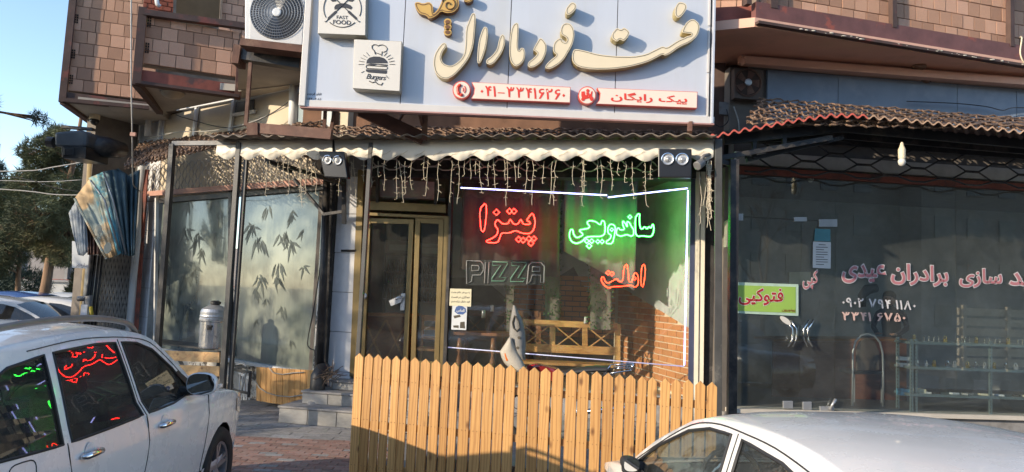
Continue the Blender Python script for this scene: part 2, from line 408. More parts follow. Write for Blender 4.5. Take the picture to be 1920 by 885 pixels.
def bay(pl, xa, xb, yref, z0, z1, name, bw=.245, bh=.235):
    sa, sb = pl.sz(xa, yref)[0], pl.sz(xb, yref)[0]
    m = MB(); m.prism([pl.P(sa, z0, -.035), pl.P(sb, z0, -.035), pl.P(sb, z1, -.035), pl.P(sa, z1, -.035)], -pl.n * .2)
    w_ = m.build(name, m_mort, BLD)
    laid(pl, sa + .02, sb - .02, z0 + .01, z1, bw, bh, .010, .16, ub_block, w_, 'block', off=0, odd=.12)
    return w_, sa, sb
ZS = 5.30
wA, a0, a1 = bay(BA, 135, 300, 60, ZS + .22, 7.7, 'bay_wall', .25, .24)
wB, b0, b1 = bay(BB, 270, 452, 60, ZS + .30, 6.42, 'bay_wall', .25, .225)
# hollow end blocks shown on the left edge of each bay
hb = MB()
for pl, s, zz in ((BA, a0 + .06, (5.75, 6.25, 6.95)), (BB, b0 + .07, (5.88, 6.33))):
    for z in zz:
        for i in range(2):
            for k in range(4): hb.box(pl.P(s + i * .035 - .02, z - .07 + k * .047, .012), (.024, .01, .034), -R(pl.ang))
hb.build('block_hollow', m_hole, wA, kind='stuff')
# steel frame of the bays
b = MB()
def pb(pl, a, c, w_, d=.1, off=.04): b.pbeam(pl, a, c, w_, d, off)
pb(BA, (140, -30), (117, 192), .12)
pb(BA, (118, 188), (280, 203), .07, .16, .06); b.build('bay_beam', m_beam, BLD); b = MB()
pb(BA, (125, 180), (278, 199), .14, .08, .02); b.build('bay_beam', m_beam, BLD); b = MB()
pb(BB, (268, 15), (256, 160), .13, .12, .05); b.build('bay_post', m_beam, BLD); b = MB()
pb(BB, (268, 24), (462, 50), .10, .14, .06); b.build('bay_beam', m_beam, BLD); b = MB()
pb(BB, (262, 143), (448, 171), .22, .05, .03); b.build('bay_beam', m_redlead, BLD); b = MB()
pb(BB, (254, 155), (448, 182), .05, .2, .09); b.build('bay_beam', m_beam, BLD); b = MB()
b.beam(BB.at(255, 156, .04), atz(300, 210, ZS + .02), .12, .10); b.build('bay_beam', m_beam, BLD); b = MB()
b.beam(BA.at(119, 190, .04), atz(238, 276, ZS), .12, .12); b.build('bay_beam', m_beam, BLD); b = MB()
pb(BB, (449, 118), (445, 186), .10, .12, .07); b.build('bay_post', m_rust, BLD); b = MB()
def soffit(pts, z, m, name='soffit'):
    q = MB(); q.prism([atz(x, y, z) for x, y in pts], (0, 0, .12)); return q.build(name, m, BLD)
soffit([(119, 190), (280, 207), (330, 230), (300, 262), (236, 278)], ZS, m_soff)
soffit([(256, 155), (448, 171), (566, 158), (320, 208), (300, 212)], ZS + .03, m_soff)
soffit([(447, 100), (566, 112), (580, 158), (470, 182), (446, 186)], ZS + .05, m_soff)
# upper recess over the near bay: dark window opening with block wall beside it
BB2 = PL(262, 12.95, -24)
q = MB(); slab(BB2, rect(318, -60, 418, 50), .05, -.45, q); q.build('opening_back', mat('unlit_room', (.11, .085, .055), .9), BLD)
for xx0, xx1 in ((268, 330), (413, 470)):
    s0, s1 = BB2.sz(xx0, 10)[0], BB2.sz(xx1, 10)[0]
    q = MB(); q.prism([BB2.P(s0, 6.4, -.03), BB2.P(s1, 6.4, -.03), BB2.P(s1, 7.6, -.03), BB2.P(s0, 7.6, -.03)], -BB2.n * .15); ww = q.build('bay_wall', m_mort, BLD)
    laid(BB2, s0, s1, 6.5, 7.6, .13 if xx0 < 300 else .2, .085 if xx0 < 300 else .2, .012, .12, ub_red if xx0 < 300 else ub_block, ww, 'brick' if xx0 < 300 else 'block')
q = MB(); q.pbeam(BB2, (329, -40), (327, 30), .05, .1, .02); q.pbeam(BB2, (417, -40), (413, 45), .04, .1, .02); q.build('opening_reveal', m_mort, BLD)
q = MB(); q.tube([BB2.at(291, -20, .1), BB2.at(295, 8, .1), BB2.at(300, 12, .1)], .04, 8); q.build('drain_pipe', m_white, BLD, smooth=True)
# plain masses behind so that nothing is paper thin or open at the sides
q = MB(); q.prism([V((*BA.P(a0, 0, -.2).xy, ZS + .12)), V((*BA.P(a1, 0, -.2).xy, ZS + .12)), V((-2, 17, ZS + .12)), V((-9, 22, ZS + .12))], (0, 0, 5)); q.build('upper_mass', m_mort, BLD)
# left wall: cream panels above the grille, tiled ends, frosted glazing
def onplane(pl, x0, x1, yref, z0, z1, th, off=0, mb=None):
    s0, s1 = pl.sz(x0, yref)[0], pl.sz(x1, yref)[0]
    mb = mb or MB(); mb.prism([pl.P(s0, z0, off), pl.P(s1, z0, off), pl.P(s1, z1, off), pl.P(s0, z1, off)], -pl.n * th); return mb
onplane(LW, 262, 640, 400, 3.62, ZS + .1, .15, -.02).build('upper_wall', m_panel, BLD)
for a_, c_ in (((302, 212), (296, 285)), ((369, 200), (363, 262)), ((439, 186), (431, 250))):
    q = MB(); q.pbeam(LW, a_, c_, .075, .05, .03); q.build('window_mullion', m_white, BLD)
q = MB(); q.pbeam(LW, (436, 216), (478, 209), .06, .04, .03); q.pbeam(LW, (306, 209), (560, 160), .09, .05, .04); q.build('window_rail', m_white, BLD)
slab(LW, [(441, 192), (476, 186), (474, 209), (440, 215)], .02, .01).build('window_pane', mat('dull_window_pane', (.10, .11, .11), .2, bump=0), BLD)
q = MB(); slab(LW, [(556, 196), (622, 204), (620, 262), (552, 250)], .05, .12, q); q.build('marble_panel', mat('veined_marble', (.50, .53, .52), .3, var=.05, vs=3, c2=(.28, .34, .36), c2a=(.54, .56), bump=0), BLD)
q = MB(); q.tube([LW.at(552, 150, .15), LW.at(549, 252, .15)], .085, 10); q.build('downpipe', m_white, BLD, smooth=True)
# tiles of the wall end by the white pipe and of the pillar beside the door
ub_t = unit_box('tile', .01, m_tile)
q = onplane(LW, 262, 291, 400, 0, 3.62, .2, -.02); tw = q.build('tiled_wall', m_conc, BLD)
s0, s1 = LW.sz(268, 400)[0], LW.sz(291, 400)[0]
laid(LW, s0, s1, .0, 3.6, s1 - s0, .6, .008, .03, ub_t, tw, 'tile', off=.012, half=0, jit=.001)
q = onplane(LW, 262, 305, 250, 3.62, ZS, .18, .0); tw2 = q.build('tiled_wall', m_tile, BLD)
q = onplane(MF, 618, 672, 500, 0, 4.3, .25, -.02); tp = q.build('tiled_pillar', m_conc, BLD)
s0, s1 = MF.sz(626, 500)[0], MF.sz(669, 500)[0]
laid(MF, s0, s1, .05, 3.75, s1 - s0, .62, .01, .03, ub_t, tp, 'tile', off=.012, half=0, jit=.001)
# frosted windows
def frosted():
    m, t, b = nodes('frosted_printed_glass'); vec = coords(t, rnd=False)
    big = noise(t, vec, .75, 3, .5); col = ramp(t, big, [(.32, (.045, .06, .065)), (.46, (.115, .135, .12)), (.58, (.17, .19, .155)), (.78, (.24, .255, .21))])
    col = mixc(t, ramp(t, noise(t, coords(t, (1, 1, .5), False), 1.9, 4, .6), [(.55, 0.), (.72, .9)]), col, (.03, .045, .055))
    col = mixc(t, ramp(t, noise(t, coords(t, (1, 1, .08), False), 16, 4), [(.5, 0.), (.8, .2)]), col, (.26, .28, .25))
    t.links.new(col, b.inputs['Base Color']); b.inputs['Roughness'].default_value = .16; b.inputs['Specular IOR Level'].default_value = .75
    b.inputs['Coat Weight'].default_value = .5; b.inputs['Coat Roughness'].default_value = .03; return m
m_frost = frosted()
m_leaf = mat('bamboo_leaf_print', (.062, .072, .062), .3, var=.3, bump=0)
SW, ST = .60, 3.60
gl = []
for x0, x1 in ((294, 428), (440, 603)):
    o = onplane(LW, x0, x1, 500, SW, ST, .02, -.03).build('frosted_pane', m_frost, BLD); gl.append((o, LW.sz(x0, 500)[0], LW.sz(x1, 500)[0]))
q = onplane(LW, 262, 640, 500, 0, SW - .02, .2, -.04); q.build('window_parapet', m_flake, BLD)
q = MB(); q.beam(LW.P(LW.sz(292, 500)[0], SW, .03), LW.P(LW.sz(604, 500)[0], SW, .03), .10, .05); q.build('window_sill', m_white, BLD)
q = MB(); q.pbeam(LW, (294, 366), (291, 640), .05, .06, .02); q.build('window_frame', m_white, BLD)
q = MB(); q.pbeam(LW, (434, 350), (431, 668), .09, .07, .01); q.beam(LW.P(LW.sz(292, 500)[0], ST, .01), LW.P(LW.sz(604, 500)[0], ST, .01), .06, .10); q.build('window_frame', m_black, BLD)
q = onplane(LW, 603, 612, 500, SW - .3, ST, .2, .05); q.build('window_frame', m_flake, BLD)
lr = random.Random(3)
def leafspray(px, py, n, sz, pane):                # hanging bamboo leaves printed on the pane
    m = MB(); c = LW.at(px, py, -.024)
    for i in range(n):
        a = R(lr.uniform(-150, -30) if lr.random() < .8 else lr.uniform(-180, 0)); L = sz * lr.uniform(.45, .95); w_ = L * .10
        o0 = c + LW.u * lr.uniform(-.08, .08) * sz * 3 + V((0, 0, lr.uniform(-.06, .1) * sz * 2))
        d = LW.u * math.cos(a) + V((0, 0, math.sin(a))); e = LW.u * -math.sin(a) + V((0, 0, math.cos(a)))
        m.add([o0, o0 + d * L * .35 + e * w_, o0 + d * L, o0 + d * L * .35 - e * w_], [(0, 1, 2, 3)])
    m.build('leaf_print', m_leaf, pane)
for px, py, n, s in ((352, 380, 6, .38), (398, 378, 5, .34), (345, 430, 8, .45), (370, 445, 8, .5), (380, 470, 7, .4), (365, 505, 6, .35), (348, 520, 7, .35), (340, 540, 5, .3), (352, 580, 7, .3), (330, 600, 4, .2), (405, 440, 6, .35), (410, 395, 4, .4), (316, 560, 7, .4), (310, 480, 6, .4)):
    leafspray(px, py, n, s, gl[0][0])
for px, py, n, s in ((470, 425, 9, .48), (485, 450, 9, .45), (530, 440, 8, .42), (545, 455, 7, .4), (570, 430, 5, .35), (488, 520, 8, .38), (520, 500, 7, .4), (500, 560, 4, .2), (530, 580, 6, .32), (480, 600, 5, .2), (565, 500, 5, .25), (500, 390, 5, .3), (550, 400, 6, .35), (478, 545, 6, .3), (545, 640, 4, .2), (520, 520, 7, .35)):
    leafspray(px, py, n, s, gl[1][0])
# charred corner: black column, drain pipe
q = onplane(MF, 606, 626, 500, 0, 3.8, .3, .10); q.build('corner_column', m_char, BLD)
q = MB(); q.tube([MF.at(613, 330, .22), MF.at(600, 690, .22)], .06, 10); q.build('drain_pipe', m_black, BLD, smooth=True)
q = MB(); q.tube([MF.at(640, 470 + i * 0 , .02) if i == 0 else MF.at(668, 470, .02) for i in range(2)], .02, 6); q.build('pipe_clip', m_black, BLD)
# ------------------------------------------------------------------ restaurant front
zt = 4.6
onplane(MF, 600, 1380, 300, 3.78, 4.10, .3, -.05).build('front_lintel', m_black, BLD)
onplane(MF, 560, 1400, 300, 4.10, 6.6, .3, -.05).build('front_wall', mat('brown_brick_wall', (.17, .09, .055), .9, var=.3, vs=4, bump=.4), BLD)
# interior
uL, uR = MF.sz(668, 500)[0], MF.sz(1304, 500)[0]; DP = -3.6
q = MB(); q.prism([MF.P(uL - 1, FLZ - .02, -.12), MF.P(uR, FLZ - .02, -.12), MF.P(uR, FLZ - .02, DP - .2), MF.P(uL - 1, FLZ - .02, DP - .2)], (0, 0, -.3)); q.build('floor', m_floor, BLD)
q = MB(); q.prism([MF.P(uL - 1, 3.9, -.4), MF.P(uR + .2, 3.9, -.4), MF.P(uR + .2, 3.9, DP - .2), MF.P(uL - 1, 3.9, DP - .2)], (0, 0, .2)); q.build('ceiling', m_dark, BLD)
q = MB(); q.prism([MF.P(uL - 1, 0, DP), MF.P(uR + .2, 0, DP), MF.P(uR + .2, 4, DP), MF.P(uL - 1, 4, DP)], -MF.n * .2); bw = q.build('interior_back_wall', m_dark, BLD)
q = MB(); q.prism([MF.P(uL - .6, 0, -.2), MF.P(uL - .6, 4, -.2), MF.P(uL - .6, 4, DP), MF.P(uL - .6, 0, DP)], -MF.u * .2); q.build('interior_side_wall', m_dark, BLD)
RW = PL(760, 11.6, 0); RW.o = MF.P(uR + .02, 0, -.12); RW.u = V((-.203, .979, 0)); RW.n = V((-.979, -.203, 0)); RW.ang = None
q = MB(); q.prism([RW.P(0, 0, -.03), RW.P(3.5, 0, -.03), RW.P(3.5, 4, -.03), RW.P(0, 4, -.03)], -RW.n * .2); rw = q.build('interior_brick_wall', m_brkj, BLD)
def on_rw(px, py): return RW.sz(px, py)
p1, p2 = on_rw(1168, 540), on_rw(1303, 622)
def below(pa, pb_):
    def f(s, z):
        t = (s - pa[0]) / (pb_[0] - pa[0]); return z < pa[1] + (pb_[1] - pa[1]) * t - .03
    return f
ubr = unit_box('brick', .01, m_brk)
laid(RW, 0.0, 3.3, FLZ + .02, 2.6, .33, .104, .019, .03, ubr, rw, 'brick', off=-.012, keep=below(p2, p1), jit=.0015)
zA = p2[1] - 0 * .1; zB = p2[1] + (p1[1] - p2[1]) / (p1[0] - p2[0]) * 3.4
q = MB(); q.prism([RW.P(0, p2[1], .0), RW.P(3.4, p2[1] + (p1[1] - p2[1]) / (p1[0] - p2[0]) * (3.4 - p2[0]), .0), RW.P(3.4, 3.9, .0), RW.P(0, 3.9, .0)], -RW.n * .03); q.build('plaster_panel', m_plast, rw)
q = MB(); q.box(RW.P(1.0, 2.12, .01), (.02, .09, .13), math.atan2(MF.u.y, MF.u.x)); q.build('switch_plate', m_white, rw)
# back wall of the dining room: grey zigzag panel over brick
BW = PL(760, 11.6, 11.5); BW.o = MF.P(0, 0, DP + .06)
zig = [(842, 330), (1170, 330), (1170, 520), (1150, 590), (1120, 585), (1075, 500), (1045, 520), (985, 588), (950, 560), (905, 520), (842, 520)]
slab(BW, zig, .03, .0).build('plaster_panel', m_plast, bw)
s0, s1 = BW.sz(945, 600)[0], BW.sz(1170, 600)[0]
laid(BW, s0, s1, 1.2, 2.45, .30, .10, .018, .03, ubr, bw, 'brick', off=.01, jit=.001)
# door
def dr(name, pts, m=m_bronze, th=.06, off=.03, par=None): return slab(MF, pts, th, off).build(name, m, par or BLD, bevel=.004)
dr('door_frame', [(671, 318), (683, 318), (668, 706), (655, 706)], th=.10)
dr('door_frame', [(690, 398), (836, 405), (836, 411), (690, 404)])
dr('door_frame', [(842, 330), (849, 330), (836, 706), (829, 706)], m_black, .08)
dr('door_frame', [(832, 405), (843, 405), (829, 706), (818, 706)], th=.09)
dr('door_frame', [(690, 322), (842, 326), (842, 334), (690, 330)], m_black)
dr('transom_rail', [(690, 377), (836, 384), (836, 399), (690, 393)])
slab(MF, [(697, 334), (836, 340), (834, 378), (697, 372)], .01, -.01).build('transom_pane', m_glass, BLD)
for a_, c_ in (((708, 330), (708, 380)), ((818, 334), (817, 384))): q = MB(); q.pbeam(MF, a_, c_, .045, .04, .02); q.build('transom_bar', m_black, BLD)
slab(MF, [(712, 336), (815, 341), (815, 374), (712, 369)], .02, -.35).build('transom_board', mat('pale_blind', (.42, .45, .48), .7, var=.05), BLD)
def leaf(xl, xr, dx, name):                        # a door leaf between two slanted stiles
    y0, y1 = 409, 702
    L = MB(); o = L.prism(MF.poly([(xl, y0), (xl + 9, y0), (xl + 9 - dx, y1), (xl - dx, y1)], .04), -MF.n * .05)
    L.prism(MF.poly([(xr - 9, y0 + 2), (xr, y0 + 2), (xr - dx, y1), (xr - 9 - dx, y1)], .04), -MF.n * .05)
    L.prism(MF.poly([(xl + 9, y0), (xr - 9, y0 + 2), (xr - 9, y0 + 11), (xl + 9, y0 + 9)], .038), -MF.n * .046)
    L.prism(MF.poly([(xl + 9 - dx, y1 - 26), (xr - 9 - dx, y1 - 24), (xr - 9 - dx, y1), (xl + 9 - dx, y1)], .038), -MF.n * .046)
    d = L.build(name, m_bronze, BLD, bevel=.004)
    slab(MF, [(xl + 8, y0 + 8), (xr - 8, y0 + 8), (xr - 8 - dx, y1 - 24), (xl + 8 - dx, y1 - 24)], .008, .01).build('pane', m_glass, d); return d
d1 = leaf(686, 776, 13, 'door'); d2 = leaf(779, 832, 10, 'door')
q = MB(); slab(MF, [(752, 550), (760, 550), (758, 582), (750, 582)], .02, .06, q); q.build('handle', m_lgrey, d1, bevel=.003)
q = MB(); q.tube([MF.at(756, 557, .06), MF.at(756, 557, .11), MF.at(744, 559, .11), MF.at(742, 562, .11)], .01, 8); q.build('handle', m_chrome, d1, smooth=True)
q = MB(); q.lathe(MF.at(683, 555, .07), [(.0, 0), (.05, 0), (.05, .02), (.03, .03), (0, .03)], 14, MF.n); q.build('lock', m_lgrey, d1, smooth=False)
tagp = slab(MF, [(729, 564), (750, 554), (754, 560), (751, 567), (733, 574)], .004, .10).build('door_tag', mat('grey_plastic_tag', (.42, .43, .44), .4, bump=0)); tag(tagp, 'grey oval tag hanging from the glass door handle', 'tag')
# big window
WB = 735
slab(MF, [(849, 330), (1303, 330), (1303, WB), (836, WB)], .01, .0).build('window_pane', m_glass, BLD)
q = MB(); q.pbeam(MF, (840, 327), (1305, 329), .09, .1, .03); q.build('window_frame', m_black, BLD)
q = MB(); slab(MF, [(1296, 326), (1304, 326), (1301, 735), (1290, 735)], .08, .03, q); q.build('window_frame', mat('dark_blue_frame', (.05, .06, .11), .4, bump=0), BLD)
q = MB(); slab(MF, [(1305, 322), (1323, 322), (1318, 800), (1300, 800)], .12, .06, q); q.build('window_frame', m_cream and mat('cream_painted_frame', (.72, .66, .52), .5, var=.04, bump=.02), BLD)
q = MB(); slab(MF, [(1313, 322), (1314.5, 322), (1309.5, 800), (1308, 800)], .01, .068, q); q.build('frame_joint', m_line, BLD)
onplane(MF, 836, 1325, 740, 0, .62, .2, -.05).build('front_parapet', m_conc, BLD)
# black pier between the shops
onplane(MF, 1323, 1379, 500, 0, 5.3, .4, -.02).build('pier_wall', m_char, BLD)
onplane(MF, 1323, 1352, 500, 3.75, 6.2, .5, .10).build('pier_wall', m_beam, BLD)
q = MB(); q.pbeam(RS, (1369, 330), (1369, 770), .03, .03, .12); q.build('pier_conduit', m_flake, BLD)
# ------------------------------------------------------------------ steps
q = MB()
def step(x0, x1, off, z0, z1, nm='step'):
    s0, s1 = MF.sz(x0, 700)[0], MF.sz(x1, 700)[0]
    m = MB(); m.prism([MF.P(s0, z0, off), MF.P(s1, z0, off), MF.P(s1, z1 - .03, off), MF.P(s0, z1 - .03, off)], -MF.n * (off + .1))
    o = m.build(nm, m_conc, STEPS)
    n = 5
    for i in range(n):
        a = s0 + (s1 - s0) * i / n; c = s0 + (s1 - s0) * (i + 1) / n
        put('facing_tile', ub_st, o, TRS(MF.P((a + c) / 2, (z0 + z1 - .03) / 2, off + .008), -R(11.5), (c - a - .012, .02, z1 - z0 - .045)))
    m = MB(); m.prism([MF.P(s0 - .02, z1 - .03, off + .03), MF.P(s1, z1 - .03, off + .03), MF.P(s1, z1, off + .03), MF.P(s0 - .02, z1, off + .03)], -MF.n * (off + .13)); m.build('tread', m_conc, STEPS, bevel=.006)
m_st = mat('stone_step_tile', (.27, .265, .25), .7, var=.15, rnd=.15, bump=.2); ub_st = unit_box('facing_tile', .01, m_st)
STEPS = thing('entrance_steps', 'three worn grey stone steps rising to the glass door', 'steps', MF.P(0, 0, .6))
step(583, 840, .93, 0, .245); step(603, 840, .60, .245, .435); step(640, 840, .30, .435, .575)
# ------------------------------------------------------------------ key shop front and room
z0r = RS.sz(1500, 768)[1]; sA, sB = RS.sz(1375, 600)[0], RS.sz(1375, 600)[0] + 8

def rs(name, s0, s1, z0, z1, th, off, m, par=None): 
    q = MB(); q.prism([RS.P(s0, z0, off), RS.P(s1, z0, off), RS.P(s1, z1, off), RS.P(s0, z1, off)], -RS.n * th); return q.build(name, m, par or BLD)
rs('front_parapet', sA - .1, sB, 0, z0r - .06, .25, .0, m_conc); rs('window_sill', sA - .05, sB, z0r - .06, z0r - .005, .3, .06, mat('cream_stone_sill', (.55, .50, .42), .6, var=.1))
xs = [1376, 1500, 1565, 1793, 2150]; ss = [RS.sz(x, 650)[0] for x in xs]; DT = RS.sz(1500, 412)[1]
for i in range(4):
    rs('glass_pane' if i != 0 and i != 1 else 'glass_door', ss[i] + .004, ss[i + 1] - .004, z0r, DT - .004 if i < 2 else 3.78, .012, 0, m_glassr)
rs('glass_pane', ss[0], ss[2], DT + .004, 3.78, .012, 0, m_glassr)
ZL = RS.sz(1620, 333)[1]; ZG0 = RS.sz(1620, 230)[1]; ZG1 = RS.sz(1620, 165)[1]; ZG2 = RS.sz(1620, 143)[1]
open('/tmp/z.txt','w').write(str((z0r, DT, ZL, ZG0, ZG1, ZG2))) if DBG else None
rs('shop_lintel', sA, sB, ZL - .05, ZL + .05, .08, .03, m_redlead)
rs('shop_fascia', sA, sB, ZL + .09, ZL + .27, .06, -.02, mat('pale_grey_band', (.55, .54, .52), .7))
rs('shop_backing', sA, sB, ZL + .05, ZG2 - .35, .2, -.1, m_dark)
gx = [1437, 1570, 1793, 1904, 2120]
for i in range(4):
    a, c = RS.sz(gx[i], 180)[0], RS.sz(gx[i + 1], 180)[0]
    rs('granite_panel', a + .005, c - .005, ZG2 - 1.0, ZG2 - .02, .05, .02, m_gran)
rs('granite_backing', sA - .1, sB, ZG2 - 1.0, ZG2, .2, -.035, m_dark)
# its room
RD = -3.2
q = MB(); q.prism([RS.P(sA, z0r - .08, -.26), RS.P(sB, z0r - .08, -.26), RS.P(sB, z0r - .08, RD), RS.P(sA, z0r - .08, RD)], (0, 0, .075)); q.build('floor', mat('dark_shop_floor', (.12, .12, .12), .4), BLD)
rs('interior_back_wall', sA, sB, z0r, 4.2, .2, RD, mat('dim_grey_wall', (.34, .35, .33), .9, var=.15))
q = MB(); q.prism([RS.P(sA, 3.95, -.1), RS.P(sB, 3.95, -.1), RS.P(sB, 3.95, RD), RS.P(sA, 3.95, RD)], (0, 0, .1)); q.build('ceiling', m_dark, BLD)
q = MB(); q.prism([RS.P(sA - .02, 0, -.1), RS.P(sA - .02, 3.9, -.1), RS.P(sA - .02, 3.9, RD), RS.P(sA - .02, 0, RD)], -RS.u * .1); q.build('interior_side_wall', m_dark, BLD)
q = MB(); q.prism([RS.P(sB, 0, -.1), RS.P(sB, 3.9, -.1), RS.P(sB, 3.9, RD), RS.P(sB, 0, RD)], RS.u * .1); q.build('interior_side_wall', m_dark, BLD)
# door hardware of the frameless glass doors
for x, y, w_, h_ in ((1385, 407, 17, 13), (1501, 411, 24, 8), (1553, 418, 34, 14), (1478, 759, 18, 14), (1514, 761, 16, 15), (1551, 766, 26, 8)):
    slab(RS, rect(x - w_ / 2, y - h_ / 2, x + w_ / 2, y + h_ / 2), .03, .015).build('patch_fitting', m_lgrey, BLD, bevel=.003)
for sx in (-1, 1):
    cx = 1500 + sx * 16
    q = MB(); q.tube([RS.at(cx - sx * -9, 600, .06), RS.at(cx - sx * 1, 617, .07), RS.at(cx - sx * 2, 636, .07), RS.at(cx + sx * 7, 650, .06)], .014, 8)
    q.tube([RS.at(cx - sx * -1, 600, .06), RS.at(cx - sx * 9, 617, .07), RS.at(cx - sx * 9, 636, .07), RS.at(cx - sx * 2, 650, .06)], .010, 8)
    q.tube([RS.at(cx - sx, 614, 0), RS.at(cx - sx, 614, .07)], .012, 8); q.tube([RS.at(cx - sx, 640, 0), RS.at(cx - sx, 640, .07)], .012, 8); q.build('door_handle', m_chrome, BLD, smooth=True)
q = MB(); q.tube([RS.at(1556, 768, .03), RS.at(1567, 748, .05)], .02, 8); q.build('floor_bolt', m_lgrey, BLD, smooth=True)
# brick bay over the key shop
zb = 5.45
wR, r0, r1 = bay(RB, 1425, 2010, 60, zb + .28, 7.3, 'bay_wall', .20, .20)
wR2, q0, q1 = bay(PL(1338, 9.5, 8), 1290, 1402, 20, zb + .28, 7.3, 'bay_wall', .20, .20)
q = MB(); q.pbeam(RB, (1413, 24), (2010, 120), .26, .10, .02); q.build('bay_beam', mat('maroon_steel_beam', (.16, .065, .055), .6, var=.25, c2=(.30, .08, .05), c2a=(.58, .64), bump=.2), BLD)
q = MB(); q.pbeam(RB, (1413, 46), (2010, 142), .035, .22, .09); q.build('bay_beam', m_beam, BLD)
q = MB(); q.pbeam(PL(1338, 9.5, 8), (1290, 38), (1415, 32), .27, .1, .02); q.build('bay_beam', m_redlead, BLD)
q = MB(); q.pbeam(PL(1338, 9.5, 8), (1290, 56), (1415, 47), .035, .2, .09); q.build('bay_beam', m_beam, BLD)
for x in (1447, 1400, 1672, 1892):
    q = MB(); y_ = 12 + (x - 1413) * .16; q.pbeam(RB, (x, -60), (x + 1, y_), .07 if x != 1447 else .10, .1, .03); q.build('bay_post', m_beam, BLD)
soffit([(1290, 62), (1415, 50), (2010, 144), (2010, 182), (1377, 122), (1330, 130)], zb, m_soffr)
q = MB(); q.beam(RS.P(sA, ZG2 + .03, .16), RS.P(sB, ZG2 + .03, .16), .14, .10); q.beam(RS.P(sA, ZG2 + .12, .05), RS.P(sB, ZG2 + .12, .05), .14, .18); q.build('soffit_moulding', m_soffr, BLD)
q = MB(); q.prism([RB.P(r0, zb + .1, -.2), RB.P(r1, zb + .1, -.2), V((8, 16, zb + .1)), V((1.5, 16, zb + .1))], (0, 0, 2.6)); q.build('upper_mass', m_mort, BLD)
# lime render spatter along the flange
q = MB(); qr = random.Random(9)
for i in range(46):
    s_ = qr.uniform(r0, r1); q.ball(RB.P(s_, zb + .02 + qr.uniform(0, .02), .2), qr.uniform(.006, .02), 6, (1.8, .7, .6))
q.build('mortar_spatter', mat('lime_spatter', (.6, .55, .45), .9), BLD, kind='stuff')
for i in range(2):                                  # mortar bead under the lowest course
    pass
# ================================================================== SIGNBOARD
def Z2(ox, pts, k=3.6875, oy=0): return [(ox + x / k, oy + y / k) for x, y in pts]
def smooth(pts, it=1):                             # corner cutting of a closed outline
    for _ in range(it):
        o = []
        for i in range(len(pts)):
            a, b = pts[i], pts[(i + 1) % len(pts)]
            o += [(a[0] * .78 + b[0] * .22, a[1] * .78 + b[1] * .22), (a[0] * .22 + b[0] * .78, a[1] * .22 + b[1] * .78)]
        pts = o
    return pts
def inset(pts, d):                                 # shrink a closed pixel outline by d
    n = len(pts); ar = sum(pts[i][0] * pts[(i + 1) % n][1] - pts[(i + 1) % n][0] * pts[i][1] for i in range(n)); sg = 1 if ar > 0 else -1; o = []
    for i in range(n):
        a, b, c = pts[i - 1], pts[i], pts[(i + 1) % n]
        e1 = V((b[0] - a[0], b[1] - a[1])); e2 = V((c[0] - b[0], c[1] - b[1]))
        e1 = e1.normalized() if e1.length > 1e-6 else V((1, 0)); e2 = e2.normalized() if e2.length > 1e-6 else e1
        nn = V((-(e1.y + e2.y), e1.x + e2.x)) * sg
        nn = nn.normalized() if nn.length > 1e-6 else V((-e1.y, e1.x)) * sg
        o.append((b[0] + nn.x * d, b[1] + nn.y * d))
    return o
m_sgn = mat('pale_blue_composite_panel', (.53, .56, .615), .35, .1, var=.035, vs=2.5, c2=(.50, .51, .52), c2a=(.50, .75), bump=.02, stretch=(1, 1, .18))
m_sgr = mat('sign_return_aluminium', (.60, .58, .55), .35, var=.04, bump=0)
SIGN = thing('signboard', 'long pale blue fast food signboard with cream raised lettering above the awning', 'sign', SG.P(0, 4.1, .1), None)
ZT = 5.98
joints = [566, 749, 950, 1152, 1336]
def sx(x, y=215): return SG.sz(x, y)[0]
zbs = SG.sz(960, 217)[1]                            # bottom edge height

for i in range(4):
    a, c = sx(joints[i] + (6 if i == 0 else 0)), sx(joints[i + 1] - (7 if i == 3 else 0))
    q = MB(); q.prism([SG.P(a + .005, zbs + .08, 0), SG.P(c - .005, zbs + .08, 0), SG.P(c - .005, ZT, 0), SG.P(a + .005, ZT, 0)], -SG.n * .03)
    q.build('panel', m_sgn, SIGN)
q = MB(); q.prism([SG.P(sx(568), zbs, -.032), SG.P(sx(1334), zbs, -.032), SG.P(sx(1334), ZT, -.032), SG.P(sx(568), ZT, -.032)], -SG.n * .14); q.build('casing', mat('sign_casing', (.10, .08, .08), .6), SIGN)
def bar(name, a, b_, w_, h_, m, par=SIGN, bev=.004):
    q = MB(); q.beam(a, b_, w_, h_, SG.n); return q.build(name, m, par, bevel=bev)
bar('frame_edge', SG.P(sx(563), zbs + .04, .01), SG.P(sx(1338), zbs + .04, .01), .085, .06, m_sgr)
bar('frame_edge', SG.P(sx(563), zbs - .012, .0), SG.P(sx(1338), zbs - .012, .0), .02, .10, mat('pink_edge', (.40, .22, .20), .6))
bar('frame_edge', SG.P(sx(567.5), zbs - .0, .02), SG.P(sx(567.5), ZT, .02), .075, .10, m_sgr)
bar('frame_edge', SG.P(sx(1333.5), zbs - .0, .0), SG.P(sx(1333.5), ZT, .0), .03, .10, m_sgn)
for z0_, z1_ in ((zbs + .09, zbs + .62), (zbs + .64, zbs + 1.2), (zbs + 1.23, ZT)):
    bar('edge_strip', SG.P(sx(1325.5), z0_, .012), SG.P(sx(1325.5), z1_, .012), .022, .02, m_sgr, bev=0)
m_face2 = mat('gold_acrylic', (.62, .38, .10), .35, .15, var=.05, bump=0); m_brown = mat('brown_side', (.16, .075, .03), .5, bump=0)
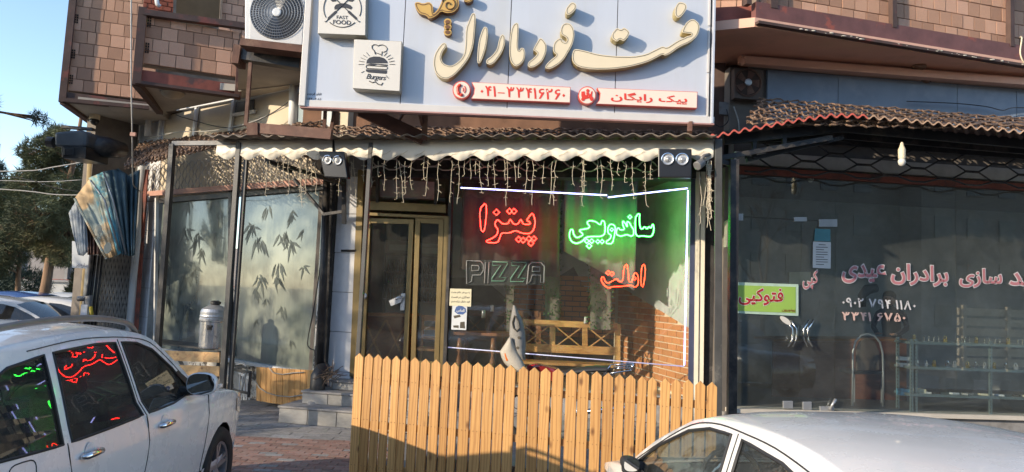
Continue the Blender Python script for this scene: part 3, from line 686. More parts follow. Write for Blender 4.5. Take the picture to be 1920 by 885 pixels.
def raised(name, pts, th, face=m_cream, side=m_edge, dl=1.6, lw=.75, it=1, rim=0, line=m_line):
    """channel letter: side body, face and a dark line set in from the edge"""
    pts = smooth(pts, it) if it else pts
    b = slab(SG, pts, th, th + .006).build(name, side, SIGN)
    slab(SG, inset(pts, rim), .004, th + .009).build('face', face, b)
    if dl:
        a, c = inset(pts, dl), inset(pts, dl + lw); q = MB(); n = len(a)
        A = SG.poly(a, th + .0125); C = SG.poly(c, th + .0125)
        q.add(A + C, [(i, (i + 1) % n, n + (i + 1) % n, n + i) for i in range(n)]); q.build('face_line', line, b)
    return b
LAM = [(468,88),(485,95),(487,130),(478,240),(470,320),(440,400),(400,455),(340,520),(290,548),(240,538),(205,500),(192,440),(200,380),(230,325),(262,293),(285,300),(282,325),(255,360),(245,400),(262,440),(310,458),(350,440),(385,410),(408,370),(415,300),(418,200),(440,140),(455,100)]
ALEF = [(545,183),(568,190),(572,230),(560,320),(535,400),(515,440),(495,432),(500,340),(510,270),(530,210)]
RE = [(665,235),(688,245),(690,300),(670,360),(620,430),(590,448),(560,438),(558,415),(600,385),(635,340),(645,280)]
MA = [(768,155),(785,165),(782,240),(778,320),(785,355),(800,328),(822,335),(830,370),(820,420),(790,450),(760,460),(730,430),(718,380),(720,290),(730,210),(745,170)]
DAL = [(930,258),(955,275),(978,310),(975,360),(950,420),(900,460),(865,468),(845,455),(850,430),(890,400),(915,370),(900,355),(882,345),(900,310)]
FO = [(1110,157),(1140,162),(1165,195),(1170,250),(1155,310),(1120,370),(1100,405),(1060,445),(1000,478),(968,470),(970,450),(1010,410),(1050,380),(1025,362),(1020,330),(1030,290),(1060,265),(1082,262),(1085,285),(1108,296),(1120,275),(1112,258),(1078,240),(1072,205),(1085,170)]
for p_ in (LAM, ALEF, RE, MA, DAL, FO): raised('letter', Z2(760, p_), .14)
FST = [(150,338),(130,345),(118,385),(125,430),(165,465),(260,480),(400,478),(520,462),(640,430),(710,395),(745,375),(765,385),(800,370),(860,325),(940,290),(985,250),(1003,200),(1000,165),(970,135),(945,132),(915,150),(890,190),(880,225),(905,228),(922,232),(946,232),(944,244),(915,250),(895,262),(860,275),(820,300),(775,330),(745,318),(700,340),(630,375),(540,390),(420,388),(300,375),(210,350)]
raised('letter', Z2(1040, FST), .14)
for d in ([(115,12),(150,25),(150,60),(110,100),(80,100),(75,60)], [(870,12),(910,25),(915,60),(880,110),(850,125),(830,100),(832,55),(850,20)], [(395,230),(430,190),(458,205),(480,188),(518,215),(515,245),(480,285),(450,270),(430,290),(395,265)]):
    raised('letter_dot', Z2(1040, d), .14, dl=1.9)
# gold ornament, cut by the top of the view
ORN = [(800,20),(825,12),(860,26),(900,12),(925,30),(930,70),(930,98),(965,62),(985,20),(1000,-20),(1040,-45),(1090,-30),(1110,10),(1105,50),(1070,85),(1020,90),(985,75),(950,110),(905,130),(880,105),(835,95),(808,55)]
raised('ornament', Z2(560, ORN), .10, m_face2, m_brown, 1.9, 1.5, line=m_brown)
q = MB(); cc = SG.at(560 + 1040 / 3.6875, 32 / 3.6875, .117)
q.tube([cc + V((math.cos(a) * r, 0, math.sin(a) * r)) for a, r in [(k * .5, .012 + k * .0048) for k in range(19)]], .007, 5); q.build('ornament_scroll', m_brown, SIGN)
raised('ornament', [(868, -14), (884, -12), (888, -2), (880, 5), (870, 2)], .10, m_face2, m_brown, 1.4, 1.2, line=m_brown)
for y in (150, 185, 222):
    cx, cy = 560 + 1030 / 3.6875, y / 3.6875
    circ = [(cx + 7.3 * math.cos(t * math.pi / 8), cy + 6.3 * math.sin(t * math.pi / 8)) for t in range(16)]
    o = raised('ornament_bead', circ, .08, m_face2, m_brown, 0, it=0)
    slab(SG, inset(circ, 2.6), .004, .094).build('bead_centre', m_brown, o)
# information strips
m_strip = mat('cream_strip_face', (.78, .66, .55), .4, var=.03, bump=0); m_rededge = mat('red_edge_trim', (.62, .10, .07), .45, bump=0); m_redt = mat('red_lettering', (.68, .05, .03), .45, bump=0)
def strip(pts, s, tq):
    b = slab(SG, pts, .09, .096).build('info_strip', m_rededge, SIGN); slab(SG, inset(pts, 1.3), .004, .099).build('face', m_strip, b)
    text(s, [SG.at(x, y, .102) for x, y in tq], 'lettering', m_redt, b, fa=True, bold=.022); return b
strip(Z2(760, [(458,567),(1143,602),(1140,711),(455,682),(472,650),(477,610)]), '۰۴۱-۳۳۴۱۶۲۶۰', Z2(760, [(520, 590), (1106, 618), (1104, 694), (518, 664)]))
strip(Z2(1040, [(292,607),(988,635),(985,748),(288,718),(308,690),(313,645)]), 'پیک رایگان', Z2(1040, [(390, 634), (918, 656), (915, 730), (387, 706)]))
def roundel(cx, cy):
    cir = lambda r: [(cx + r * 1. * math.cos(t * math.pi / 12), cy + r * math.sin(t * math.pi / 12)) for t in range(24)]
    b = slab(SG, cir(17), .09, .096).build('roundel', m_rededge, SIGN); slab(SG, cir(15.2), .004, .1).build('face', m_strip, b); return b
r1_ = roundel(865.5, 168.5); r2_ = roundel(1101, 178.7)
q = MB(); q.tube([SG.at(x, y, .103) for x, y in ((860.5, 159), (858.5, 164), (858.5, 170), (860, 175), (863.5, 179))], [.012, .02, .018, .02, .012], 8); q.ball(SG.at(862, 160, .103), .022, 8); q.ball(SG.at(865, 178, .103), .022, 8)
for k in (4, 8): q.tube([SG.at(865 + k * math.cos(t), 168 + k * math.sin(t) * 1.1, .104) for t in (-.8, -.4, 0, .4, .8)], .006, 5)
q.build('telephone_symbol', m_redt, r1_)
q = MB(); slab(SG, [(1090, 172), (1096, 171), (1097, 177), (1103, 181), (1107, 176), (1109, 171), (1111, 171), (1110, 180), (1113, 184), (1112, 188), (1107, 188), (1105, 184), (1097, 186), (1092, 186), (1090, 180)], .004, .104, q)
for x, y, r in ((1093, 186, 3.4), (1109.5, 186.5, 3), (1102, 170, 3)): q.lathe(SG.at(x, y, .1), [(r / 155, 0), (r / 155, .005)], 12, SG.n)
slab(SG, [(1099, 173), (1104, 173), (1106, 178), (1100, 181)], .004, .105, q); q.build('scooter_symbol', m_redt, r2_)
# square light boxes
m_box = mat('ivory_lightbox_face', (.66, .63, .57), .4, var=.03, bump=0); m_boxe = mat('lightbox_edge', (.36, .33, .26), .45, var=.1, bump=0); m_ink = mat('charcoal_ink', (.035, .037, .045), .5, bump=0)
def lightbox(pts):
    b = slab(SG, pts, .16, .165).build('light_box', m_boxe, SIGN, bevel=.006); slab(SG, inset(pts, 1.2), .004, .169).build('face', m_box, b); return b
ob = .1725
bx = lightbox(Z2(560, [(383,270),(714,285),(699,632),(374,612)]))
B1 = lambda pts: Z2(560, pts)
def ink(pts, b, mb=None, th=.003): return slab(SG, B1(pts), th, ob, mb)
def inkline(pts, r=.004, mb=None): mb.tube([SG.at(x, y, ob) for x, y in B1(pts)], r, 5)
q = MB(); ink([(468,436),(472,415),(490,398),(520,390),(560,392),(590,402),(610,420),(616,437)], bx, q); ink([(464,442),(500,438),(615,446),(614,456),(575,452),(545,446),(520,452),(490,448)], bx, q)
ink([(466,478),(520,480),(610,486),(610,505),(600,510),(480,500),(464,492)], bx, q); q.build('burger_print', m_ink, bx)
q = MB(); inkline([(468,452),(610,460),(614,472),(606,480),(470,472),(465,462),(468,452)], .004, q)
inkline([(530,375),(522,350),(508,335),(506,318),(520,308),(538,310),(548,318),(560,312),(580,310),(600,318),(612,335),(606,352),(590,360),(575,358),(572,385)], .005, q); inkline([(526,362),(548,370),(575,378)], .004, q)
for a_ in range(14):
    t = math.pi * (a_ / 13) ; 
    if 5 <= a_ <= 8: continue
    c0 = (540 - 88 * math.cos(t), 445 - 70 * math.sin(t)); c1 = (540 - 126 * math.cos(t), 445 - 100 * math.sin(t)); inkline([c0, c1], .0028, q)
inkline([(453, 492), (432, 503)], .003, q); inkline([(604, 522), (622, 543)], .003, q)
inkline([(488,560),(510,572),(530,565),(545,580),(570,588),(582,572)], .0055, q); q.build('line_print', m_ink, bx)
text('Burgers', [SG.at(x, y, ob) for x, y in B1([(468, 508), (606, 522), (604, 566), (466, 556)])], 'lettering', m_ink, bx, bold=.012, shear=.35, sp=.85)
bx = lightbox(Z2(560, [(142,-78),(467,-68),(462,246),(132,232)]))
q = MB(); n = 40; cx, cy, rr = 302, 58, 130
inkline([(cx + rr * math.cos(R(a_)), cy + rr * math.sin(R(a_))) for a_ in range(-200, 26, 9)], .005, q) if False else None
inkline([(cx + rr * math.cos(R(a_)), cy + rr * math.sin(R(a_))) for a_ in range(48, 133, 7)], .0055, q)
inkline([(cx + rr * math.cos(R(a_)), cy + rr * math.sin(R(a_))) for a_ in range(-32, 28, 7)], .005, q); inkline([(cx + rr * math.cos(R(a_)), cy + rr * math.sin(R(a_))) for a_ in range(152, 212, 7)], .005, q)
for s_ in (-1, 1):
    fx = lambda x: cx + s_ * (x - cx)
    inkline([(fx(180), 147), (fx(186), 152), (fx(196), 142), (fx(205), 130)], .005, q); inkline([(fx(266), 72), (fx(300), 40), (fx(345), -5), (fx(372), -40)], .006, q)
q.build('line_print', m_ink, bx)
q = MB()
for s_ in (-1, 1):
    fx = lambda x: cx + s_ * (x - cx)
    ink([(fx(208), 138), (fx(198), 124), (fx(250), 76), (fx(268), 70), (fx(264), 88)][::s_], bx, q)
    ink([(fx(344), 8), (fx(350), -12), (fx(378), -20), (fx(384), 0), (fx(370), 12)][::s_], bx, q)
ink([(246,50),(256,32),(290,22),(330,24),(358,36),(372,52),(362,66),(330,54),(290,52),(262,64),(248,66)], bx, q); q.build('sausage_print', m_ink, bx)
text('FAST', [SG.at(x, y, ob) for x, y in B1([(262, 106), (342, 110), (342, 134), (262, 130)])], 'lettering', m_ink, bx, bold=.01)
text('FOOD', [SG.at(x, y, ob) for x, y in B1([(238, 136), (362, 142), (362, 172), (238, 166)])], 'lettering', m_ink, bx, bold=.022)
text('تابلو فردیس', [SG.at(x, y, .003) for x, y in ((573, 172.5), (603, 174), (603, 180), (573, 178.5))], 'lettering', m_ink, SIGN, fa=True, bold=.02)
text('۰۹۱۴۳۰۰۴۰۸۶', [SG.at(x, y, .003) for x, y in ((572, 182.5), (602.5, 184), (602.5, 188.5), (572, 187))], 'lettering', m_ink, SIGN, fa=True, bold=.02)
# brackets that carry it
q = MB(); q.beam(aty(476, 240, 9.5), aty(622, 252, 9.2), .05, .13); q.build('bracket_beam', m_rust, SIGN)
q = MB(); q.beam(aty(476, 232, 9.5), aty(476, 255, 9.5), .14, .14, (0, 1, 0)); q.build('bracket_foot', m_rust, SIGN)
def rod(a, b_, w_=.04, h_=None, nm='bracket', m=m_rust, par=SIGN, up=None): 
    q = MB(); q.beam(a, b_, w_, h_ or w_, up); return q.build(nm, m, par)
rod(aty(610, 205, 9.3), aty(608, 245, 9.3)); rod(aty(628, 205, 9.3), aty(620, 248, 9.3)); rod(aty(470, 118, 9.9), aty(461, 236, 9.9), .045)
rod(aty(676, 206, 9.3), aty(794, 260, 9.6), .05, .17); rod(aty(797, 212, 9.3), aty(796, 262, 9.5), .07, .05); rod(aty(758, 210, 9.2), aty(746, 230, 9.6), .03); rod(aty(786, 212, 9.2), aty(792, 235, 9.4), .03)
rod(aty(1294, 230, 8.98), aty(1293, 248, 8.9), .06, .05); rod(aty(672, 203, 9.3), aty(675, 216, 9.3), .04)
# ================================================================== AIR CONDITIONER
AC = thing('air_conditioner', 'white outdoor air conditioner unit with round fan grille beside the signboard', 'air conditioner', aty(520, 85, 10.4))
PA = PL(520, 10.3, 0)
slab(PA, [(459, -70), (600, -62), (600, 92), (459, 76)], .38, 0).build('casing', m_white, AC, bevel=.015)
slab(PA, [(470, -58), (575, -52), (566, 84), (468, 74)], .01, .012).build('front_panel', mat('pale_front_panel', (.55, .55, .54), .5, var=.05, bump=0), AC, bevel=.006)
gc = PA.at(520, 24, .014); rG = .385
q = MB(); q.lathe(gc, [(rG, -.004), (rG, .0), (0.01, .0)], 40, PA.n); q.build('fan_recess', m_blackgloss, AC)
q = MB()
for k in range(9): q.tube([gc + PA.n * .02 + PA.u * math.cos(t * math.pi / 20) * rG * (.14 + k * .105) + V((0, 0, math.sin(t * math.pi / 20) * rG * (.14 + k * .105))) for t in range(40)], .0048, 4, closed=True)
for k in range(60):
    a_ = k * math.pi / 30; d = PA.u * math.cos(a_) + V((0, 0, math.sin(a_))); q.tube([gc + PA.n * .017 + d * rG * .14, gc + PA.n * .017 + (PA.u * math.cos(a_ + .5) + V((0, 0, math.sin(a_ + .5)))) * rG], .0022, 3)
q.build('fan_grille', m_lgrey, AC, kind='stuff')
q = MB(); q.lathe(gc + PA.n * .02, [(.06, -.01), (.06, .01), (.045, .016)], 20, PA.n); q.build('fan_hub', m_white, AC)
q = MB(); q.pbeam(PA, (457, 84), (590, 100), .10, .3, .03); q.build('bracket', m_rust, AC)
q = MB(); q.pbeam(PL(520, 10.6, 0), (456, 104), (566, 121), .16, .2, .03); q.build('steel_beam', m_black, BLD)
q = MB(); q.pbeam(PL(520, 10.6, 0), (452, 90), (447, 124), .10, .3, .03); q.build('steel_post', m_rust, BLD)
# ================================================================== CANOPY
CAN = thing('canopy', 'corrugated canopy over the restaurant front with scalloped white valance', 'canopy', CE.P(2, 3.9, 0))
zc = 3.93
def ce(x, y=266, off=0): return CE.at(x, y, off)
sC0, sC1 = CE.sz(408, 266)[0], CE.sz(1342, 266)[0]
zcan = CE.sz(445, 263)[1]; zcan2 = CE.sz(1342, 262)[1]
def zC(s): return zcan + (zcan2 - zcan) * (s - sC0) / (sC1 - sC0)
# roof sheet, corrugations run front to back
m_corr = mat('weathered_corrugated_sheet', (.16, .135, .11), .7, .2, var=.2, c2=(.24, .19, .14))
q = MB(); rows = []; n = 330
for d in (.27, -.6, -1.9):
    rows.append([CE.P(sC0 - .05 + (sC1 - sC0 + .05) * i / n, zC(sC0 + (sC1 - sC0) * i / n) + .012 + .018 * math.sin(i * math.pi / 5) + (.12 - d) * .10, d) for i in range(n + 1)])
q.grid(rows); o = q.build('roof_sheet', m_corr, CAN, smooth=True); md = o.modifiers.new('thick', 'SOLIDIFY'); md.thickness = .012; md.offset = 1
# valance: folded plate, scalloped lower edge
m_val = mat('ivory_valance_sheet', (.76, .71, .60), .5, var=.04, vs=2, c2=(.68, .62, .52), c2a=(.6, .8), bump=.02)
q = MB(); n = 420; top = []; mid = []; bot = []
zv = (302 - 266) / 140.
for i in range(n + 1):
    s = sC0 + (sC1 - sC0 - .02) * i / n; z = zC(s); w1 = .006 * math.sin(s * 2 * math.pi / .105)
    sc_ = .052 * (.5 - .5 * math.cos(s * 2 * math.pi / .335)) ** .8
    top.append(CE.P(s, z - .0, .0)); mid.append(CE.P(s, z - .14 + w1 * .3, .012 + w1 * .2)); bot.append(CE.P(s, z - .205 - sc_ * 1.35, .02 + w1 * .35))
q.grid([top, mid, bot]); o = q.build('valance', m_val, CAN, smooth=True); md = o.modifiers.new('thick', 'SOLIDIFY'); md.thickness = .006
q = MB()
for k in range(28):                                # pressed wood-grain ripples of the sheet
    s = sC0 + .1 + k * .235
    q.tube([CE.P(s + t * .03, zC(s) - .215 + t * .016 + .006 * math.sin(t * 2.2), .032) for t in range(5)], .0022, 3)
q.build('valance_ripple', m_edge, CAN, kind='stuff')
q = MB(); q.beam(CE.P(sC0, zC(sC0) - .06, -.06), CE.P(sC1, zC(sC1) - .06, -.06), .05, .08); q.build('edge_beam', m_black, CAN)
# posts
m_post = mat('dark_painted_post', (.05, .05, .048), .5, var=.3, c2=(.16, .15, .13), c2a=(.6, .75))
def post(xt, yt, xb, yb, w_, nm='post', m=m_post, par=CAN, off=0, d=None):
    a = CE.at(xt, yt, off); g_ = CE.at(xb, yb, off)
    q = MB(); c = V((g_.x, g_.y, 0)); t = V((g_.x + (a.x - g_.x), g_.y + (a.y - g_.y), a.z)); q.beam(t, V((g_.x, g_.y, .0)), w_, d or w_, CE.n); return q.build(nm, m, par, bevel=.004)
post(449, 268, 418, 715, .07); post(462, 300, 432, 715, .05, off=-.05); post(324, 270, 297, 645, .075, m=m_black); post(696, 268, 673, 634, .055); post(1347, 262, 1351, 640, .085)
q = MB(); q.beam(CE.at(324, 269), CE.at(449, 268), .05, .06); q.build('top_rail', m_grey, CAN)
q = MB(); q.beam(LW.at(545, 322, .9), CE.at(500, 300, -.1), .05); q.build('brace', m_black, CAN)
def rodc(a, b_, w_=.05, nm='brace', m=m_black): q = MB(); q.beam(a, b_, w_); return q.build(nm, m, CAN)
rodc(CE.at(520, 306, -.3), MF.at(645, 346, .5)); rodc(LW.at(552, 336, .5), MF.at(608, 402, .4), .04); rodc(MF.at(606, 402, .4), MF.at(648, 396, .4), .045)
q = MB(); q.beam(MF.at(645, 325, .45), MF.at(645, 420, .45), .06); q.build('hanger', m_black, CAN)
# icicle lights
ICI = thing('icicle_lights', 'unlit cream icicle light strings hanging from the scalloped valance', 'string lights', CE.P(2, 3.7, -.05))
m_ici = mat('cream_wire_lights', (.62, .54, .40), .5, var=.1, bump=0)
ir = random.Random(21)
def ici_strand(x, y0, L, off=-.05, pl=CE, par=ICI):
    q = MB(); p = [(x, y0)]; n = max(3, int(L / 9)); 
    for i in range(n): p.append((p[-1][0] + ir.uniform(-2, 2), p[-1][1] + L / n))
    q.tube([pl.at(a, b_, off) for a, b_ in p], .0030, 4)
    for a, b_ in p[1:]:
        for s_ in (-1, 1):
            if ir.random() < .42: q.tube([pl.at(a, b_, off), pl.at(a + s_ * ir.uniform(3, 6), b_ + ir.uniform(-4, 5), off + .01)], .0027, 4)
    q.build('light_strand', m_ici, par)
for x, L in ((450, 60), (458, 95), (474, 30), (500, 62), (505, 40), (522, 50), (531, 45), (543, 70), (560, 85), (566, 78), (573, 58), (583, 45), (590, 60), (640, 70), (658, 55), (663, 72), (682, 40), (700, 55), (709, 30), (722, 60), (744, 70), (748, 78), (760, 60), (772, 55), (796, 40), (803, 72), (822, 78), (847, 80), (860, 84), (871, 30), (882, 40), (893, 30), (900, 60), (917, 48), (925, 58), (945, 42), (951, 90), (963, 42), (974, 30), (989, 66), (998, 84), (1020, 42), (1036, 80), (1043, 84), (1075, 42), (1091, 90), (1094, 60), (1120, 46), (1126, 70), (1145, 60), (1160, 30), (1173, 40), (1186, 70), (1209, 82), (1222, 40)):
    ici_strand(x, 298 + ir.uniform(-4, 6), L * 1.0)
for k in range(9): ici_strand(1326 + ir.uniform(-5, 8), 300 + ir.uniform(0, 12), ir.uniform(60, 135), .02)
ici_strand(1312, 326, 92, .03)
# flood light boxes and spot
def floodbox(pts, lamps, r, lab):
    t = thing('twin_floodlight', lab, 'floodlight', CE.at(*pts[3], .15), 'twin floodlights under the canopy edge')
    slab(CE, pts, .10, .20).build('housing', m_blackgloss, t, bevel=.012); slab(CE, inset(pts, 2.5), .004, .206).build('front_plate', m_blackgloss, t)
    for x, y in lamps:
        c = CE.at(x, y, .208); q = MB(); q.lathe(c, [(r * 1.12, 0), (r * 1.12, .012), (r, .014), (r, .006)], 24, CE.n, cap=False); o = q.build('lamp', m_chrome, t, smooth=False)
        q = MB(); q.lathe(c, [(r, .008), (r * .8, -.0), (r * .35, .002), (r * .34, .018), (.001, .02)], 24, CE.n, cap=False); q.build('reflector', m_lgrey, o, smooth=True)
        q = MB()
        for k in range(7): q.beam(c + CE.n * .02 + CE.u * (-r * .7 + k * r * .23) + V((0, 0, -r * .5)), c + CE.n * .02 + CE.u * (-r * .7 + k * r * .23) + V((0, 0, r * .5)), .002)
        q.build('lens_rib', m_white, o, kind='stuff')
    return t
floodbox([(597, 283), (645, 284), (652, 334), (608, 332)], ((614, 300), (633, 301)), .058, 'tilted black floodlight box with two round lamps by the door post')
floodbox([(1234, 279), (1297, 279), (1297, 333), (1234, 333)], ((1252, 298.5), (1279, 299)), .068, 'square black floodlight box with two round lamps near the key shop pier')
q = MB(); q.beam(CE.at(640, 334, .1), CE.at(655, 306, -.05), .03); q.beam(CE.at(625, 332, .1), CE.at(625, 262, 0), .025); tag(q.build('lamp_bracket', m_black), 'thin black bracket behind the tilted floodlight box', 'bracket')
SP = thing('spot_lamp', 'small grey adjustable spot lamp beside the square floodlight box', 'spotlight', CE.at(1314, 300, .08))
q = MB(); q.tube([CE.at(1330, 290, .02), CE.at(1320, 292, .08), CE.at(1314, 300, .1)], .022, 8); q.build('arm', m_grey, SP, smooth=True)
q = MB(); q.lathe(CE.at(1319, 303, .1), [(.03, 0), (.05, .03), (.055, .14), (.045, .145)], 14, CE.at(1300, 316, .25) - CE.at(1319, 303, .1)); q.build('head', m_grey, SP, smooth=False)
# ------------------------------------------------------------------ expanded metal grilles
def expanded(o, U, Vv, nu, nv, r, mb=None, jit=0, nrm=None, seed=1, sag=0):
    """rows of zigzag rods with flats, neighbours touching"""
    mb = mb or MB(); rr = random.Random(seed); o = V(o); U = V(U); Vv = V(Vv); nrm = nrm or U.cross(Vv).normalized()
    for j in range(nv + 1):
        pts = []
        for i in range(nu * 4 + 1):
            k = i % 4; hgt = (0, 0, 1, 1)[k] if j % 2 == 0 else (1, 1, 0, 0)[k]
            v = (j + (hgt - .5) * .92) / nv
            v = min(max(v, 0), 1)
            pts.append(o + U * (i / (nu * 4)) + Vv * v + nrm * (rr.uniform(-jit, jit) + sag * math.sin(i * .9 + j)))
        mb.tube(pts, r, 4, cap=False)
    return mb
m_mesh = mat('rusty_expanded_metal', (.20, .125, .08), .8, var=.35, c2=(.11, .07, .05), bump=.2)
m_meshg = mat('grey_expanded_metal', (.40, .37, .33), .7, var=.25)
a, b_, c_, d_ = LW.at(262, 272, .1), LW.at(610, 232, .1), CE.at(452, 262, -.02), aty(232, 316, 13.2)
def quadmesh(a, b_, c_, d_, nu, nv, r, jit, layers=1, seed=1):      # a,b back edge; d,c front edge
    mb = MB(); rr = random.Random(seed)
    for L in range(layers):
        for j in range(nv + 1):
            pts = []
            for i in range(nu * 4 + 1):
                k = i % 4; hg = (0, 0, 1, 1)[k] if j % 2 == 0 else (1, 1, 0, 0)[k]
                v = min(max((j + (hg - .5) * .92) / nv, 0), 1); u = i / (nu * 4)
                pts.append(a.lerp(b_, u).lerp(d_.lerp(c_, u), v) + V((0, 0, L * .05 + rr.uniform(-jit, jit))))
            mb.tube(pts, r, 4, cap=False)
    return mb
o = quadmesh(a, b_, c_, d_, 30, 14, .013, .03, 2); tag(o.build('roof_grille', m_mesh), 'rusty expanded metal grille heaped over the top of the frosted window', 'grille', 'expanded metal grilles')
o = quadmesh(MF.at(600, 236, .02), MF.at(1338, 246, .02), CE.at(1338, 262, -.15), CE.at(600, 262, -.15), 30, 8, .012, .02, 1, 4); tag(o.build('roof_grille', m_mesh), 'brown expanded metal grille lying on the canopy beneath the signboard', 'grille', 'expanded metal grilles')
o = expanded(LW.at(268, 365, .12), LW.at(640, 345, .12) - LW.at(268, 365, .12), V((0, 0, .62)), 26, 6, .011); tag(o.build('window_grille', m_meshg), 'upright expanded metal grille above the frosted window', 'grille', 'expanded metal grilles')
q = MB(); q.beam(LW.at(268, 364, .13), LW.at(445, 351, .13), .03, .10); q.beam(LW.at(445, 351, .13), LW.at(612, 339, .13), .03, .10); tag(q.build('grille_rail', m_salmon), 'salmon painted steel rail under the window grille', 'rail')
o = expanded(MF.P(MF.sz(690, 320)[0], 3.83, .22), MF.u * 4.75, V((0, 0, .34)), 11, 3, .011); tag(o.build('front_grille', m_meshg), 'expanded metal grille above the restaurant door and big window', 'grille', 'expanded metal grilles')
o = expanded(RS.P(RS.sz(1376, 350)[0], RS.sz(1620, 343)[1], .35), RS.u * 5.6, V((0, 0, .50)), 7, 4, .013); tag(o.build('shop_grille', m_black), 'black expanded metal grille above the key shop glass', 'grille', 'expanded metal grilles')
# key shop awning
AW = thing('shop_awning', 'red edged corrugated awning raised over the key shop front', 'awning', RA.P(2, 4.2, 0))
ed = [(1330, 257), (1347, 254), (1375, 248), (1400, 243), (1440, 236), (1480, 228), (1520, 222), (1560, 217), (1600, 217), (1700, 226), (1800, 236), (1920, 248), (2050, 258), (2150, 266)]
q = MB(); fr = []; n = 260
def edge(t):
    x = 1330 + t * 820
    for i in range(len(ed) - 1):
        if ed[i][0] <= x <= ed[i + 1][0]: return x, ed[i][1] + (ed[i + 1][1] - ed[i][1]) * (x - ed[i][0]) / (ed[i + 1][0] - ed[i][0])
    return x, 266
for i in range(n + 1):
    x, y = edge(i / n); p = RA.at(x, y); fr.append(p + V((0, 0, .022 * math.sin(i * math.pi / 3.2))))
bk = []
for i in range(n + 1):
    x, y = edge(i / n); d = RS.P(RS.sz(x, 300)[0], 4.34, .12); bk.append(d + V((0, 0, .022 * math.sin(i * math.pi / 3.2))))
q.grid([fr, [f.lerp(k, .5) for f, k in zip(fr, bk)], bk]); m_awn = mat('brown_corrugated_sheet', (.07, .04, .032), .6, .1, var=.25, c2=(.05, .035, .03))
o = q.build('roof_sheet', m_awn, AW, smooth=True); md = o.modifiers.new('thick', 'SOLIDIFY'); md.thickness = .008
q = MB(); q.grid([[f + V((0, -.01, .012)) for f in fr[:95]], [f + V((0, -.012, -.012)) for f in fr[:95]]]); q.build('red_edge', mat('bright_red_edge', (.50, .10, .065), .5, bump=0), AW)
q = MB(); q.grid([[f + V((0, -.01, .010)) for f in fr[94:]], [f + V((0, -.012, -.010)) for f in fr[94:]]]); q.build('tan_edge', mat('sun_bleached_edge', (.42, .27, .17), .6, bump=0), AW)
for f_ in (.25, .55, .85):
    q = MB(); q.beam(fr[8].lerp(bk[8], f_) - V((0, 0, .10)), fr[78].lerp(bk[78], f_) - V((0, 0, .08)), .05, .12); q.beam(fr[78].lerp(bk[78], f_) - V((0, 0, .08)), fr[-1].lerp(bk[-1], f_) - V((0, 0, .08)), .05, .12); q.build('purlin', m_black, AW)
q = MB(); q.beam(RA.at(1347, 297, -.2), RA.at(1560, 258, -.3), .05, .06); q.build('truss_bar', m_black, AW)
q = MB(); q.beam(RA.at(1400, 300, -.4), RA.at(1580, 258, -.4), .06, .05); q.build('truss_bar', m_black, AW)
for x, y0_, y1_ in ((1414, 258, 296), (1470, 252, 280)): 
    q = MB(); q.beam(RA.at(x, y0_, -.35), RA.at(x, y1_, -.35), .05); q.build('truss_bar', m_black, AW)
q = MB(); q.beam(RA.at(1380, 310, -.2), RA.at(1340, 300, -.2), .05); q.beam(RA.at(1376, 300, -.15), V((*RA.at(1376, 600, -.15).xy, .0)), .10); q.build('side_post', m_black, AW)
o = quadmesh(RS.P(RS.sz(1392, 300)[0], 4.70, .5), RS.P(RS.sz(2100, 300)[0], 4.66, .5), RA.at(2100, 262, -.05) + V((0, 0, .1)), RA.at(1398, 236, -.05) + V((0, 0, .03)), 24, 8, .013, .016, 2, 7); tag(o.build('roof_grille', m_mesh), 'rusty expanded metal grille rolled on top of the key shop awning', 'grille', 'expanded metal grilles')
# ================================================================== PICKET FENCE
FN = thing('picket_fence', 'new yellow pine picket fence with pointed tops before the restaurant window', 'fence', FE.P(1.9, 0, 0))
L_ = [122,188,250,310,372,432,500,572,643,712,770,848,925,1000,1075,1148,1235]; Ly = [80,82,87,98,98,103,108,117,122,135,142,130,142,147,152,160,168]
R_ = [8,85,168,260,342,430,508,585,660,738,808,895,970,1050,1132,1211]; Ry = [175,180,183,190,197,202,213,222,225,235,240,250,255,258,267,275]
tips = [(640 + x / 3.611, 640 + y / 3.611) for x, y in zip(L_, Ly)] + [(1000 + x / 3.6125, 640 + y / 3.6125) for x, y in zip(R_, Ry)]
fr_ = random.Random(8); ts = [FE.sz(*t) for t in tips]
# the fence stands upright; each picket's foot is straight below its tip with a small lean
for i, (s, z) in enumerate(ts):
    gap = min([abs(s - ts[j][0]) for j in (i - 1, i + 1) if 0 <= j < len(ts)])
    w_ = min(gap - .011, .112) * fr_.uniform(.96, 1.0); b0_ = .03; ln = fr_.uniform(-.006, .006); pt = .045; th = .02; of = fr_.uniform(-.002, .003)
    q = MB(); q.prism([FE.P(s - w_ / 2 + ln, b0_, of), FE.P(s + w_ / 2 + ln, b0_, of), FE.P(s + w_ / 2, z - pt, of), FE.P(s, z, of), FE.P(s - w_ / 2, z - pt, of)], -FE.n * th)
    q.build('picket', m_pine, FN, bevel=.002)
q = MB()
for i, (s, z) in enumerate(ts):
    for zz in (z - .26, .62 - i * .001, .14):
        for k in (-.02, .02): q.lathe(FE.P(s + k, zz, .0), [(.0035, 0), (.0035, .0045)], 6, FE.n)
q.build('nail_head', m_rust, FN, kind='stuff')
for zz in (1.02, .56, .12):
    q = MB(); q.beam(FE.P(ts[0][0] - .03, zz + .0, -.045), FE.P(ts[-1][0] + .03, zz + .03, -.045), .04, .07); q.build('fence_rail', m_pineh, FN)
for k in (0, 16, 32):
    q = MB(); q.beam(FE.P(ts[k][0], 0, -.09), FE.P(ts[k][0], 1.1, -.09), .045); q.build('fence_post', m_pineh if k else m_black, FN)
